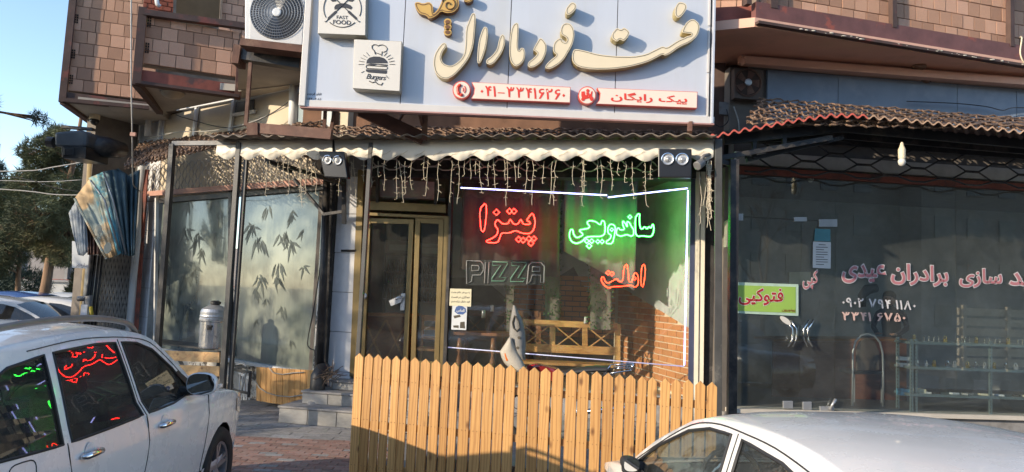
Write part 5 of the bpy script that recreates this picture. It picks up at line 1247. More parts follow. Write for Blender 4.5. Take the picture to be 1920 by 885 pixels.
cloth('cloth_panel', [(140, 372), (168, 336), (182, 332)], [(198, 484), (212, 482), (226, 474)], m_ctan, fold=.03, nf=1)
cloth('cloth_panel', [(166, 334), (194, 322), (212, 326)], [(214, 482), (226, 476), (234, 470)], m_cblue, 14.35, fold=.035, nf=1.5)
cloth('cloth_panel', [(192, 322), (212, 318), (236, 326)], [(228, 476), (236, 478), (244, 479)], m_cdk, 14.25, fold=.06, nf=3)
cloth('cloth_panel', [(202, 322), (222, 316), (246, 332), (262, 320)], [(234, 476), (240, 480), (248, 480), (252, 478)], m_cdk, 14.45, fold=.10, nf=4)
cloth('cloth_panel', [(238, 330), (262, 318)], [(246, 470), (252, 472)], m_ctan, 14.6, fold=.03, nf=1)
cloth('awning_lining', [(129, 400), (142, 378), (160, 392)], [(146, 478), (156, 480), (166, 470)], m_cgry, 14.5, fold=.03, nf=1)
cloth('awning_lining', [(156, 385), (170, 400), (186, 420)], [(164, 478), (172, 478), (186, 476)], m_rust, 14.7, fold=.06, nf=4)
for pts in (((170, 338), (196, 375), (224, 470)), ((194, 322), (212, 375), (236, 476))):
    q = MB(); q.tube([aty(x, y, 14.1) for x, y in pts], .018, 6); q.build('awning_rib', m_lgrey, CL, smooth=True)
q = MB(); q.tube([aty(140, 372, 14.25), aty(170, 430, 14.15), aty(200, 486, 14.05)], .022, 6); q.build('awning_rib', m_ctan, CL)
for px, py in ((184, 432), (202, 465)):
    c = aty(px, py, 14.02); q = MB(); q.lathe(c, [(.11, 0), (.11, .004), (.001, .005)], 18, (-.5, -1, .1)); o = q.build('round_emblem', mat('faded_emblem', (.40, .37, .28), .85), CL)
WS = thing('notice_board', 'white notice board hanging behind the cloth awning edge', 'sign', aty(152, 500, 14.9))
q = MB(); q.prism([aty(135, 452, 14.9), aty(172, 455, 14.9), aty(172, 504, 14.9), aty(135, 502, 14.9)], (0, .03, 0)); q.build('board', mat('pale_blue_board', (.52, .56, .60), .5, var=.03, bump=0), WS)
text('بعدازظهر', [aty(142, 493, 14.86), aty(169, 494, 14.86), aty(169, 502, 14.86), aty(142, 501, 14.86)], 'lettering', mat('navy_lettering', (.02, .03, .12), .5, bump=0), WS, fa=True, bold=.02)
# gas pipes with a meter tap
GM = thing('gas_riser', 'bundle of black gas pipes with a grey regulator and yellow valve', 'gas pipes', aty(165, 600, 14.6))
for dx in (0, 7, 14, 20):
    q = MB(); a_ = aty(172 + dx, 478, 14.7 + dx * .01); c_ = aty(163 + dx, 560, 14.7 + dx * .01); q.tube([a_, c_, V((c_.x, c_.y, .0))], .045 - .001 * dx, 7); q.build('pipe', m_black, GM, smooth=True)
q = MB(); q.tube([aty(146, 560, 14.5), aty(158, 560, 14.5), aty(166, 556, 14.5), aty(166, 590, 14.5)], [.05, .05, .09, .05], 8); q.build('regulator', m_grey, GM, smooth=True)
q = MB(); q.box(aty(159, 585, 14.4), (.12, .08, .28)); q.build('meter_label', mat('white_label', (.6, .62, .66), .5, bump=0), GM)
q = MB(); q.tube([aty(170, 575, 14.4), aty(172, 590, 14.4), aty(168, 600, 14.4)], .035, 7); q.build('valve', mat('yellow_paint', (.55, .40, .03), .5), GM, smooth=True)
q = MB(); q.tube([V((*aty(160, 540, 15.2).xy, 0)), aty(163, 500, 15.2), aty(172, 300, 15.2)], .08, 10); tag(q.build('street_pole', mat('ochre_pole', (.30, .22, .10), .8), smooth=True), 'ochre pole rising behind the gas pipes', 'pole')
# dark housing under the soffit
DH = thing('flue_housing', 'large dark metal box fitting with a stub duct under the far soffit', 'duct', aty(170, 270, 13.6))
H = lambda x, y, d=0: aty(x, y, 13.6 + d)
q = MB(); q.prism([H(101, 247), H(150, 243), H(164, 250), H(162, 274), H(150, 276), H(101, 274)], (.1, .9, 0)); q.build('housing', mat('charcoal_sheet_metal', (.055, .065, .075), .5, var=.15), DH, bevel=.05)
q = MB(); q.prism([H(115, 275), H(161, 275), H(160, 298), H(116, 296)], (.1, .6, 0)); q.prism([H(119, 277, -.02), H(138, 277, -.02), H(138, 292, -.02), H(119, 291, -.02)], (0, .02, 0)); q.build('lower_box', m_blackgloss, DH, bevel=.03)
q = MB(); q.tube([H(160, 272, .3), H(200, 276, .5), H(228, 282, .9)], [.20, .20, .16], 12); q.build('duct', m_black, DH, smooth=True)
q = MB(); q.beam(H(118, 238, .3), H(176, 243, .3), .12, .05); q.tube([H(90, 266, .1), H(102, 267, .1)], .1, 10); q.build('top_plate', m_black, DH)
q = MB(); q.tube([aty(167, 248, 13.9), aty(162, 296, 13.9)], .045, 8); q.build('white_tube', m_white, DH, smooth=True)
q = MB(); q.prism([aty(166, 262, 16.5), aty(262, 262, 16.5), V((*aty(252, 600, 16.5).xy, 0)), V((*aty(160, 600, 16.5).xy, 0))], (.3, .3, 0)); q.build('side_wall', m_dark, BLD)
# fittings on the soffits
def lamp_dome(p, r, lab): 
    t = thing('ceiling_lamp', lab, 'lamp', p, 'soffit lamps'); q = MB(); q.lathe(p, [(r, 0), (r * .96, -.05), (r * .7, -.10), (.01, -.125)], 20, (0, 0, 1), cap=False); q.build('shade', mat('dusty_opal_shade', (.40, .35, .26), .4, bump=0), t, smooth=True); q = MB(); q.lathe(p, [(r * 1.05, .0), (r * 1.05, -.02), (r, -.022)], 20); q.build('ring', m_grey, t)
lamp_dome(atz(324, 172, ZS + .02), .20, 'round dusty dome lamp on the soffit of the near brick bay')
CC = thing('soffit_camera', 'small cream dome camera on the soffit of the far brick bay', 'camera', atz(178, 216, ZS))
q = MB(); q.lathe(atz(178, 215, ZS), [(.10, 0), (.10, -.10)], 16); q.build('base', m_cream, CC); q = MB(); q.lathe(atz(178, 215, ZS) - V((0, 0, .10)), [(.085, 0), (.085, -.05), (.05, -.10), (.01, -.12)], 16); q.build('lens_dome', m_blackgloss, CC, smooth=True)
q = MB(); q.lathe(atz(205, 243, ZS), [(.14, 0), (.15, -.04), (.08, -.12), (.01, -.15)], 14); tag(q.build('soffit_lamp', m_white, smooth=True), 'small white lamp near the back of the far soffit', 'lamp', 'soffit lamps')
q = MB(); q.tube([atz(1723, 123, zb), atz(1723, 123, zb) - V((0, 0, .04))], .09, 12); q.tube([atz(1727, 128, zb) - V((0, 0, .04)), atz(1729, 132, zb) - V((0, .03, .10)), atz(1737, 143, zb) - V((0, .06, .16))], [.03, .045, .06], 10)
tag(q.build('soffit_spot', mat('brown_spot', (.20, .12, .08), .6), smooth=True), 'tilted brown spot lamp on the pink soffit above the key shop', 'lamp', 'soffit lamps')
# cables
def cable(nm, pts, r, m, lab, cat='cable'): q = MB(); q.tube([V(p) for p in cr([tuple(p) for p in pts], 4)], r, 5); return tag(q.build(nm, m, smooth=True), lab, cat)
cable('hanging_cable', [aty(246, -10, 12), aty(246, 150, 12.1), aty(248, 250, 12.3), aty(249, 330, 13), aty(252, 350, 14), LW.at(268, 362, .3)], .012, m_gcable, 'thin grey cable hanging from the far brick bay to the grille rail')
q = MB(); q.box(aty(250, 252, 12.3), (.09, .05, .06)); tag(q.build('cable_joint', m_salmon), 'small salmon coloured block on the hanging cable', 'connector')
cable('wall_cable', [LW.at(272, 262, .1), LW.at(330, 248, .3), LW.at(400, 245, .3), LW.at(480, 226, .3), LW.at(560, 188, .1)], .010, m_gcable, 'pale cable sagging across the cream wall panels')
cable('wall_cable', [LW.at(330, 215, .1), LW.at(350, 222, .2), LW.at(430, 240, .3), LW.at(500, 218, .3), LW.at(565, 172, .1)], .009, m_cable, 'dark cable swinging up toward the air conditioner', 'cable')
for i, (y0, y1, z, c_, lb) in enumerate(((322, 304, 16, m_gcable, 'topmost pale street cable rising to the metal housing'), (335, 337, 18, m_gcable, 'level thin street cable crossing the pines'), (348, 366, 16, m_gcable, 'thick pale street cable sagging across the pines'), (318, 360, 17, m_cable, 'black street cable falling across the pale ones'))):
    cable('street_cable', [aty(-420, y0 - 50, z), aty(-160, y0 - 6, z), aty(40, y0 + (y1 - y0) * .3 + 4, z), aty(100, y0 + (y1 - y0) * .7 + 4, z), aty(155, y1, z)], .013 if i in (0, 2) else .009, c_, lb, 'cable')
# ================================================================== ACROSS THE ROAD (seen only in the glass)
m_far = mat('far_facade', (.22, .20, .17), .9, var=.2, vs=.6)
for lab, x, w_, h_, y in (('long brown block across the road seen in reflection', -21, 30, 9.5, -22), ('pale three storey block across the road seen in reflection', 3, 18, 11, -23), ('grey apartment block across the road seen in reflection', 23, 22, 12, -24), ('last tall block down the road seen in reflection', 48, 28, 13, -22)):
    T = thing('facing_building', lab, 'building', (x, y, 0)); q = MB(); q.box((x, y - 4, h_ / 2), (w_, 8, h_)); q.build('wall', mat('facing_wall', (.20 + .05 * (x > 0), .18 + .05 * (x > 0), .15 + .05 * (x > 0)), .9, var=.15, vs=.5), T)
    for i in range(int(w_ / 2.6)):
        for k in range(int(h_ / 2.9)):
            q = MB(); q.box((x - w_ / 2 + 1.6 + i * 2.5, y + .03, 1.7 + k * 2.9), (1.3, .1, 1.4)); q.build('window', mat('dark_far_window', (.05, .06, .07), .2, bump=0) if (i + k) == 0 else bpy.data.materials['dark_far_window'], T)
def bare_tree(x, y, h, lab, seed):
    rr = random.Random(seed); T = thing('bare_tree', lab, 'tree', (x, y, 0), 'street trees across the road'); q = MB()
    def br(p, d, L, r, k):
        e = p + d * L; q.tube([p, p.lerp(e, .5) + V((rr.uniform(-.04, .04) * L, 0, 0)), e], [r, r * .8, r * .6], 5 if k > 2 else 3)
        if k: 
            for _ in range(3 if k > 1 else 4): br(e, (d + V((rr.gauss(0, .45), rr.gauss(0, .45), rr.uniform(-.05, .4)))).normalized(), L * rr.uniform(.6, .85), r * .55, k - 1)
    br(V((x, y, 0)), V((0, 0, 1)), h * .3, .13, 5); q.build('trunk', m_twig, T)
for i, (x, y, h) in enumerate(((-9, -11, 8), (-1, -13, 8), (6, -10, 7.5), (11, -12, 8), (15, -9, 8.5))):
    bare_tree(x, y, h, 'leafless street tree across the road, %s in the reflected row' % ('first', 'second', 'third', 'fourth', 'fifth')[i], 40 + i)
# black car and slatted truck parked to the right, out of frame but mirrored in the key shop glass
car('parked_car', 'black car parked out of frame and mirrored in the key shop door', (6.4, 3.6, 0), R(80), dict(SUVS), m_cb, m_cglass, detail=False)
TX = 1.0
TK = thing('flatbed_truck', 'white slat sided truck out of frame and mirrored in the key shop window', 'truck', (10.5 + TX, 6.4, 0))
q = MB(); q.box((12.0 + TX, 6.0, .75), (6.4, 1.9, .16)); q.build('chassis', m_black, TK)
for k in range(6):
    q = MB(); q.box((11.0 + TX, 6.98, 1.02 + k * .2), (4.4, .05, .15)); q.build('side_slat', m_cream, TK)
for k in range(5):
    q = MB(); q.box((8.9 + TX + k * 1.05, 7.02, 1.5), (.08, .05, 1.3)); q.build('stake', m_cream, TK)
q = MB(); q.prism([V((14.40 + TX, 5.05, .5)), V((16.10 + TX, 5.05, .5)), V((16.10 + TX, 5.05, 1.2)), V((15.60 + TX, 5.05, 1.95)), V((14.40 + TX, 5.05, 1.95))], (0, 1.9, 0)); q.build('cab', m_cw2, TK, bevel=.05)
q = MB(); q.prism([V((14.60 + TX, 6.97, 1.3)), V((15.75 + TX, 6.97, 1.3)), V((15.45 + TX, 6.97, 1.8)), V((14.60 + TX, 6.97, 1.8))], (0, .012, 0)); q.build('cab_window', m_blackgloss, TK)
for x in (15.0 + TX, 10.4 + TX):
    for y in (5.2, 6.8):
        q = MB(); q.lathe((x, y - .1, .38), [(.22, 0), (.38, .0), (.38, .2), (.2, .2)], 16, (0, 1, 0)); q.build('wheel', m_tyre, TK)
for yy, sc_, lab in ((5.0, 1.15, 'unseen pine nearest the road, added to shade the frosted windows'), (7.6, 1.05, 'unseen middle pine added to shade the frosted windows'), (10.0, .88, 'unseen pine closest to the gas pipes, added for shade')):
    b = V((-14.2, yy, 0)); pine('pine_tree', lab, b, 6.6 * sc_, .18, (0, 0), [(x, z * sc_, rx, rz) for x, z, rx, rz in ((0, 2.2, 1.3, 1.0), (-.6, 3.4, 1.3, .9), (.7, 3.3, 1.2, .9), (0, 4.5, 1.3, .9), (0, 5.6, 1.1, .8), (.5, 1.4, 1.1, .8), (0, 6.3, .8, .5))], dens=46, tr_=.30, group='unseen pines added for shade')  # unseen trees put in to shade the frosted window wall
# ================================================================== NEON AND PAPERS IN THE WINDOW
e_red = emat('red_neon', (1, .016, .010), 16, (.5, .05, .04)); e_grn = emat('green_neon', (.035, 1, .06), 15, (.05, .5, .1)); e_wht = emat('cool_white_neon', (.42, .42, 1), 3.2, (.7, .7, .9)); e_org = emat('orange_red_neon', (1, .022, .006), 10, (.5, .08, .04))
m_off = mat('unlit_neon_tube', (.34, .32, .33), .3, bump=0); m_offg = mat('unlit_green_tube', (.16, .34, .24), .3, bump=0)
def neon(par, loops, m, r=.0066, off=-.05, nm='neon_tube', kz=3.6875, ox=0, oy=0, closed=True, sm=1):
    for lp in loops:
        pts = [(ox + x / kz, oy + y / kz) for x, y in lp]
        if sm and len(pts) > 4 and closed: pts = smooth(pts, 1)
        q = MB(); q.tube([MF.at(x, y, off) for x, y in pts], r, 6, closed=closed); q.build(nm, m, par, smooth=True)
def dia(x, y, r): return [(x - r, y), (x, y - r), (x + r, y), (x, y + r)]
T = thing('neon_sign', 'glowing red neon outline lettering hanging upper left in the restaurant window', 'neon sign', MF.at(950, 460, -.05), 'neon lettering in the window')
neon(T, [[(255,265),(300,218),(303,300),(290,410),(275,425),(263,400)],
 [(378,335),(357,372),(385,408),(375,445),(340,470),(300,485),(310,497),(378,500),(395,465),(405,430),(460,432),(505,412),(545,432),(600,437),(630,410),(642,350),(622,290),(600,315),(578,345),(600,352),(608,370),(560,372),(548,350),(540,335),(520,370),(490,370),(478,350),(465,335),(452,368),(415,368),(395,352)]], e_red, ox=830, oy=320)
neon(T, [dia(372, 288, 21), dia(462, 280, 19), dia(493, 281, 19), dia(525, 475, 20), dia(556, 481, 19), dia(596, 471, 19), dia(631, 470, 18), dia(610, 502, 20)], e_red, ox=830, oy=320, sm=0)
T = thing('neon_sign', 'glowing green neon outline lettering hanging in the restaurant window', 'neon sign', MF.at(1145, 460, -.05), 'neon lettering in the window')
neon(T, [[(575,298),(590,300),(585,330),(590,395),(605,405),(622,385),(638,405),(652,385),(666,400),(678,365),(688,395),(680,440),(660,458),(610,450),(575,455),(558,435),(556,330)],
 [(497,352),(515,355),(530,385),(545,405),(548,440),(530,455),(500,440),(455,455),(425,440),(430,400),(445,395),(450,410),(485,408),(470,375),(470,345),(485,360),(505,395)],
 [(400,370),(420,385),(415,440),(400,505),(360,505),(355,490),(385,470),(392,445),(370,435),(366,400),(380,372)],
 [(345,350),(350,400),(345,440),(320,455),(260,455),(215,460),(190,490),(150,505),(115,490),(100,450),(108,410),(125,405),(130,440),(150,465),(180,455),(200,440),(165,412),(200,405),(230,400),(245,385),(220,360),(240,345),(280,350),(318,378),(325,345)]], e_grn, ox=1040, oy=320, r=.009)
neon(T, [dia(520, 320, 13), dia(395, 408, 12), dia(222, 487, 16), dia(256, 487, 16), dia(238, 520, 18), dia(298, 490, 14), dia(328, 490, 14)], e_grn, ox=1040, oy=320, sm=0, r=.009)
T = thing('neon_sign', 'small dim orange red neon lettering below the green neon', 'neon sign', MF.at(1168, 540, -.05), 'neon lettering in the window')
neon(T, [[(600,665),(622,643),(628,700),(612,808),(595,790)],
 [(478,672),(500,640),(508,700),(512,768),(535,772),(545,720),(562,702),(578,730),(578,790),(555,808),(530,790),(470,800),(400,802),(370,812),(340,790),(322,762),(325,735),(340,735),(348,765),(370,780),(400,762),(430,745),(445,770),(472,765)], dia(552, 745, 12)], e_org, ox=1040, oy=320, r=.006)
neon(T, [dia(370, 706, 15), dia(396, 712, 15)], e_org, ox=1040, oy=320, sm=0, r=.006)
T = thing('neon_border', 'thin cool white neon border running round the restaurant window', 'neon border', MF.at(1283, 690, -.04))
for nm, pts, m in (('top_tube', [(864, 352), (1138, 366)], e_wht), ('top_tube', [(1140, 370), (1289, 353)], e_wht), ('side_tube', [(1290, 357), (1283, 685)], e_wht), ('bottom_tube', [(838, 651), (1283, 687)], emat('dim_lilac_neon', (.5, .45, .8), .35, (.6, .6, .7))), ('side_tube', [(850, 350), (838, 651)], mat('unlit_white_tube', (.5, .5, .56), .3, bump=0))):
    q = MB(); q.tube([MF.at(x, y, -.04) for x, y in pts], .010 if 'top' in nm or m is e_wht else .008, 7); q.build(nm, m, T, smooth=True)
T = thing('pizza_sign', 'unlit PIZZA tube sign on a dark backing board in the window', 'sign', MF.at(945, 535, -.06))
PX = lambda pts: [(830 + x / 3.688, 320 + y / 3.688) for x, y in pts]
slab(MF, PX([(160,616),(690,622),(708,640),(706,780),(560,796),(165,792)]), .006, -.07).build('backing_board', glass('smoky_acrylic', (.45, .45, .45), .08, .06), T)
neon(T, [[(165,622),(262,625),(282,650),(282,690),(260,722),(205,722),(200,765),(165,783)], [(200,655),(245,656),(252,668),(248,690),(200,692)]], m_off, ox=830, oy=320, sm=0, r=.009)
neon(T, [[(296,632),(322,632),(314,778),(290,778)]], m_off, ox=830, oy=320, sm=0, r=.009)
neon(T, [[(345,630),(448,632),(448,648),(392,738),(440,740),(422,764),(338,762),(342,742),(402,655),(345,655)], [(478,632),(578,634),(578,650),(520,742),(572,744),(556,768),(468,766),(470,746),(530,658),(478,656)]], m_offg, ox=830, oy=320, sm=0, r=.009)
neon(T, [[(582,785),(596,655),(615,634),(680,636),(704,662),(700,772),(676,772),(678,722),(618,722),(608,762)], [(622,664),(672,666),(672,696),(618,696)]], m_off, ox=830, oy=320, sm=0, r=.009)
m_paper = mat('cream_paper', (.62, .58, .42), .8, var=.03, bump=0); m_wpaper = mat('white_paper', (.55, .58, .60), .8, var=.04, bump=0); m_bink = mat('black_ink', (.03, .03, .03), .6, bump=0); m_navy = mat('blue_ink', (.04, .09, .25), .6, bump=0)
T = thing('paper_notice', 'cream paper notice with three lines of writing taped inside the window', 'notice', MF.at(862, 575, .004))
slab(MF, [(844, 541), (884, 542), (883, 575), (842, 573)], .001, .016).build('sheet', m_paper, T)
for i, s in enumerate(('به دو نفر خانم جهت', 'همکاری در فست', 'فود مارال نیازمندیم')): text(s, [MF.at(x, y + i * 8.6, .018) for x, y in ((846, 545.5), (881, 546.5), (881, 552), (846, 551))], 'lettering', m_bink, T, fa=True, bold=.02)
T = thing('flyer', 'white flyer with a blue heading taped under the cream notice', 'flyer', MF.at(862, 618, .004))
slab(MF, [(848, 573), (876, 574), (874, 619), (846, 618)], .001, .016).build('sheet', m_wpaper, T)
q = MB(); slab(MF, [(855, 576), (860, 573), (867, 574), (873, 578), (874, 585), (868, 590), (858, 589), (852, 584)], .001, .0175, q); q.build('heading_cloud', m_navy, T)
text('الماس', [MF.at(x, y, .019) for x, y in ((856, 578.5), (871, 579.5), (871, 586.5), (856, 585.5))], 'lettering', m_wpaper, T, fa=True, bold=.03)
q = MB(); slab(MF, [(850, 592), (862, 590), (864, 594), (852, 597)], .001, .0175, q); slab(MF, [(863, 604), (871, 603), (872, 616), (862, 615)], .001, .0175, q); slab(MF, [(850, 610), (860, 610), (860, 615), (850, 614)], .001, .0175, q); q.build('product_print', m_line, T, kind='stuff')
# ================================================================== DINING ROOM
m_ivy = mat('artificial_ivy', (.055, .12, .035), .7, var=.5, vs=6, bump=0)
vr = random.Random(12)
def ivy(px, py0, py1, w_, off, lab):
    a, b = MF.at(px, py0, off), MF.at(px, py1, off); T = thing('ivy_column', lab, 'artificial plant', b, 'artificial ivy columns in the dining room'); q = MB()
    for k in range(int(900 * w_ / .3)):
        c = a.lerp(b, vr.random()) + MF.u * vr.uniform(-w_ / 2, w_ / 2) + MF.n * vr.uniform(-.08, .08)
        d = V((vr.gauss(0, 1), vr.gauss(0, 1), vr.gauss(0, 1))).normalized(); e = d.orthogonal().normalized(); L = vr.uniform(.03, .06)
        q.add([c, c + d * L * .5 + e * L * .35, c + d * L, c + d * L * .5 - e * L * .35], [(0, 1, 2, 3)])
    q.build('foliage', m_ivy, T); q = MB(); q.beam(a, b, w_ * .8, .06, MF.n); q.build('backing', m_dark, T)
ivy(957, 430, 640, .16, -1.6, 'narrowest artificial ivy column behind the unlit tube sign')
ivy(1036, 360, 622, .30, -1.3, 'artificial ivy column between the red and green neon')
ivy(1126, 340, 618, .40, -.9, 'widest artificial ivy column directly behind the green neon')
m_sheer = mat('added_grey_drape', (.20, .21, .21), .9, var=.1, vs=3, bump=.1)
def drape(pts, off, lab, m):  # cloth added behind the neon as a surface for its glow
    q = MB(); n = 30; a, b, c, d = [MF.at(x, y, off) for x, y in pts]; 
    q.grid([[a.lerp(b, i / n).lerp(d.lerp(c, i / n), v) + MF.n * .02 * math.sin(i * 1.1) for i in range(n + 1)] for v in (0, .5, 1)])
    o = q.build('added_drape', m, smooth=True); md = o.modifiers.new('t', 'SOLIDIFY'); md.thickness = .004; tag(o, lab, 'added drape', 'drapes added to catch the neon glow')
drape([(1058, 333), (1196, 335), (1190, 545), (1056, 470)], -.55, 'grey sheer drape added to catch the green neon glow', m_sheer)
drape([(868, 333), (1052, 335), (1048, 520), (862, 505)], -.50, 'brown drape added to catch the red neon glow', mat('added_brown_drape', (.085, .06, .05), .9, bump=0))
def furn(off): return lambda x, y, d=0: MF.at(x, y, off + d)
def bench(name, lab, off, x0, x1, yt, dy, hgt, m, ncell, legz=.0, group=None):
    """high backed bench with crossed panels"""
    Fp = furn(off); T = thing(name, lab, 'bench', Fp(x1, yt + hgt), group); sl_ = dy / (x1 - x0)
    Y = lambda x, f: yt + (x - x0) * sl_ + hgt * f
    def bar_(a, fa_, b, fb_, w_, d, nm, o=0): q = MB(); q.beam(Fp(a, Y(a, fa_), o), Fp(b, Y(b, fb_), o), w_, d, MF.n); q.build(nm, m, T, bevel=.004)
    bar_(x0, .06, x1, .06, .10, .06, 'top_rail', .01); bar_(x0, .82, x1, .82, .13, .05, 'bottom_rail', .004)
    for k in range(ncell + 1):
        x = x0 + (x1 - x0) * k / ncell; bar_(x, .0 if k in (0, ncell) else .1, x, 1.9 if k in (0, ncell) else .8, .09, .055, 'stile', -.002)
    for k in range(ncell):
        a = x0 + (x1 - x0) * (k + .12) / ncell; b = x0 + (x1 - x0) * (k + .88) / ncell
        bar_(a, .16, b, .74, .022, .02, 'cross_bar'); bar_(a, .74, b, .16, .022, .018, 'cross_bar', .003)
    q = MB(); a, b = Fp(x0, Y(x0, 1.25), .03), Fp(x1, Y(x1, 1.25), .03); q.prism([a, b, b + MF.n * .45, a + MF.n * .45], (0, 0, .04)); q.build('seat', m, T, bevel=.004)
bench('wooden_bench', 'varnished wooden bench with crossed back panels by the brick wall', -1.1, 975, 1158, 600, 8, 62, m_oak, 3)
bench('wooden_bench', 'dark wooden bench with its back to the glass by the cream notice', -1.9, 866, 1010, 583, 2, 60, m_dwood, 3)
T = thing('dining_table', 'dark wooden dining table with turned legs behind the window', 'table', furn(-.9)(900, 720))
q = MB(); a, b = furn(-.75)(850, 628), furn(-.75)(965, 632); q.prism([a, b, b - MF.n * .7, a - MF.n * .7], (0, 0, .05)); q.build('table_top', m_dwood, T, bevel=.005)
for x, dd in ((862, 0), (925, 0), (955, 0), (875, -.6), (945, -.6)):
    p = furn(-.8 + dd)(x, 634); q = MB(); q.lathe(V((p.x, p.y, FLZ)), [(.03, 0), (.045, .05), (.025, .12), (.045, .3), (.02, .42), (.045, .5), (.03, p.z - FLZ)], 10); q.build('leg', m_dwood, T, smooth=True)
def chair(lab, x, y, off, m):
    p = furn(off)(x, y); p.z = FLZ; T = thing('wooden_chair', lab, 'chair', p, 'wooden dining chairs')
    def bx_(c, d, nm): q = MB(); q.box(p + MF.u * c[0] + MF.n * c[1] + V((0, 0, c[2])), d, -R(11.5)); q.build(nm, m, T, bevel=.006)
    bx_((0, 0, .45), (.42, .42, .04), 'seat')
    for sx_ in (-1, 1):
        bx_((sx_ * .19, -.19, .5), (.04, .04, 1.0), 'leg'); bx_((sx_ * .19, .19, .22), (.04, .04, .44), 'leg'); 
    for z in (.62, .78, .95): bx_((0, -.19, z), (.34, .025, .06 if z < .9 else .1), 'back_slat')
    bx_((0, .19, .2), (.34, .02, .03), 'stretcher')
chair('turned wooden chair seen through the narrow door leaf', 805, 640, -.9, m_oak); chair('dark wooden chair in front of the back wall by the flyer', 1010, 650, -2.6, m_dwood)
T = thing('wooden_counter', 'wooden counter with crossed front panel seen through the wide door leaf', 'counter', furn(-1.2)(725, 700))
q = MB(); a, b = furn(-1.1)(682, 592), furn(-1.1)(768, 594); q.prism([a, b, b - MF.n * .6, a - MF.n * .6], (0, 0, .05)); q.build('counter_top', m_oak, T)
q = MB(); q.prism([V((a.x, a.y, FLZ)), V((b.x, b.y, FLZ)), b - V((0, 0, .004)), a - V((0, 0, .004))], -MF.n * .5); q.build('front_panel', m_dwood, T)
for u0, u1 in ((.02, .5), (.5, .98)):
    for s_ in (0, 1):
        q = MB(); q.beam(a.lerp(b, u0) + MF.n * .015 - V((0, 0, .06 if s_ else .8)), a.lerp(b, u1) + MF.n * .015 - V((0, 0, .8 if s_ else .06)), .03, .02, MF.n); q.build('cross_bar', m_oak, T)
for nm_, x0, x1, y0, y1, off, lab in (('drinks_fridge', 722, 776, 450, 640, -2.6, 'glass fronted drinks fridge full of dark bottles behind the door'), ('drinks_fridge', 783, 832, 456, 640, -2.7, 'second drinks fridge seen through the narrow door leaf')):
    Fp = furn(off); T = thing(nm_, lab, 'fridge', Fp((x0 + x1) / 2, y1), 'drinks fridges')
    slab(MF, [(x0, y0), (x1, y0 + 2), (x1 - 3, y1), (x0 - 3, y1)], .5, off - .03).build('cabinet', mat('fridge_grey', (.30, .32, .32), .5, bump=0), T)
    q = MB(); 
    for a_, c_ in (((x0, y0 + 26), (x0 - 3, y1)), ((x1, y0 + 26), (x1 - 3, y1)), ((x0, y0 + 26), (x1, y0 + 28))): q.pbeam(MF, a_, c_, .035, .05, off)
    q.build('door_frame', m_grey, T)
    slab(MF, [(x0 + 8, y0 + 8), (x1 - 8, y0 + 9), (x1 - 8, y0 + 20), (x0 + 8, y0 + 19)], .01, off - .01).build('header_panel', mat('pale_header', (.5, .6, .62), .5, bump=0), T)  # header panel in one even pale colour
    for r_ in range(3):
        y_ = y0 + 58 + r_ * 26
        q = MB(); q.pbeam(MF, (x0 + 2, y_), (x1 - 2, y_ + 1), .015, .3, off - .0); q.build('shelf', m_lgrey, T)
        for k in range(6):
            c = MF.at(x0 + 6 + k * (x1 - x0 - 10) / 6, y_ - 1, off + .02); q = MB(); q.lathe(c, [(.025, 0), (.025, .10), (.01, .15), (.011, .19)], 8); q.build('bottle', mat('dark_bottle_glass', (.04, .015, .01), .1, bump=0) if 'dark_bottle_glass' not in bpy.data.materials else bpy.data.materials['dark_bottle_glass'], T, smooth=True)
q = MB(); q.lathe(furn(-1.0)(907, 585), [(.035, -.1), (.035, .02), (.03, .025)], 12); tag(q.build('glass_cup', m_lgrey, smooth=True), 'steel cup standing on the dark bench top', 'cup')
for i, (x, y, lab) in enumerate(((923, 575, 'taller white shaker beside the steel cup'), (1098, 597, 'white salt shaker on the varnished bench top'))):
    q = MB(); q.lathe(furn(-1.05)(x, y), [(.03, -.08), (.022, .0), (.028, .02), (.01, .03)], 10); tag(q.build('shaker', m_white, smooth=True), lab, 'shaker')
# ================================================================== MOTORCYCLE BEHIND THE FENCE
q = MB(); q.prism([V((*MF.at(845, 700, .02).xy, -.02)), V((*MF.at(1340, 700, .02).xy, -.02)), V((*FE.at(1340, 800, -.25).xy, -.02)), V((*FE.at(800, 800, -.25).xy, -.02))], (0, 0, .27)); struct(q, 'terrace', m_conc)
MO = PL(1080, 9.15, 14)
MT = thing('motorcycle', 'red motorcycle with chrome luggage rack parked between the fence and the window', 'motorcycle', MO.at(1080, 800))
mo = lambda x, y, d=0: MO.at(x, y, d)
m_mred = mat('dark_red_tank', (.20, .015, .015), .2, coat=.6, bump=0)
for x in (985, 1180):
    c = V((*mo(x, 800).xy, .25 + .30)); q = MB(); q.tube([c + MO.u * math.cos(t) * .27 + V((0, 0, math.sin(t) * .27)) for t in [k * math.pi / 12 for k in range(24)]], .045, 8, closed=True); wo = q.build('wheel', m_tyre, MT, smooth=True)
    q = MB()
    for k in range(9): q.beam(c, c + MO.u * math.cos(k * .7) * .25 + V((0, 0, math.sin(k * .7) * .25)), .008)
    q.tube([c - MO.n * .06, c + MO.n * .06], .05, 8); q.build('spokes', m_chrome, wo)
q = MB(); q.prism([mo(985, 686), mo(1005, 683), mo(1040, 692), mo(1056, 704), mo(1040, 716), mo(1000, 712), mo(984, 700)], -MO.n * .22); q.build('fuel_tank', m_mred, MT, bevel=.04)
q = MB(); rows = []
for k in range(12):
    x = 1052 + k * 8.4; yt = 699 - 10 * math.sin(min(1, k / 9) * math.pi / 2) + (k % 2) * .8
    rows.append([mo(x, yt + (8 if j in (0, 5) else 0) + (2 if j in (1, 4) else 0), .12 - j * .06) for j in range(6)])
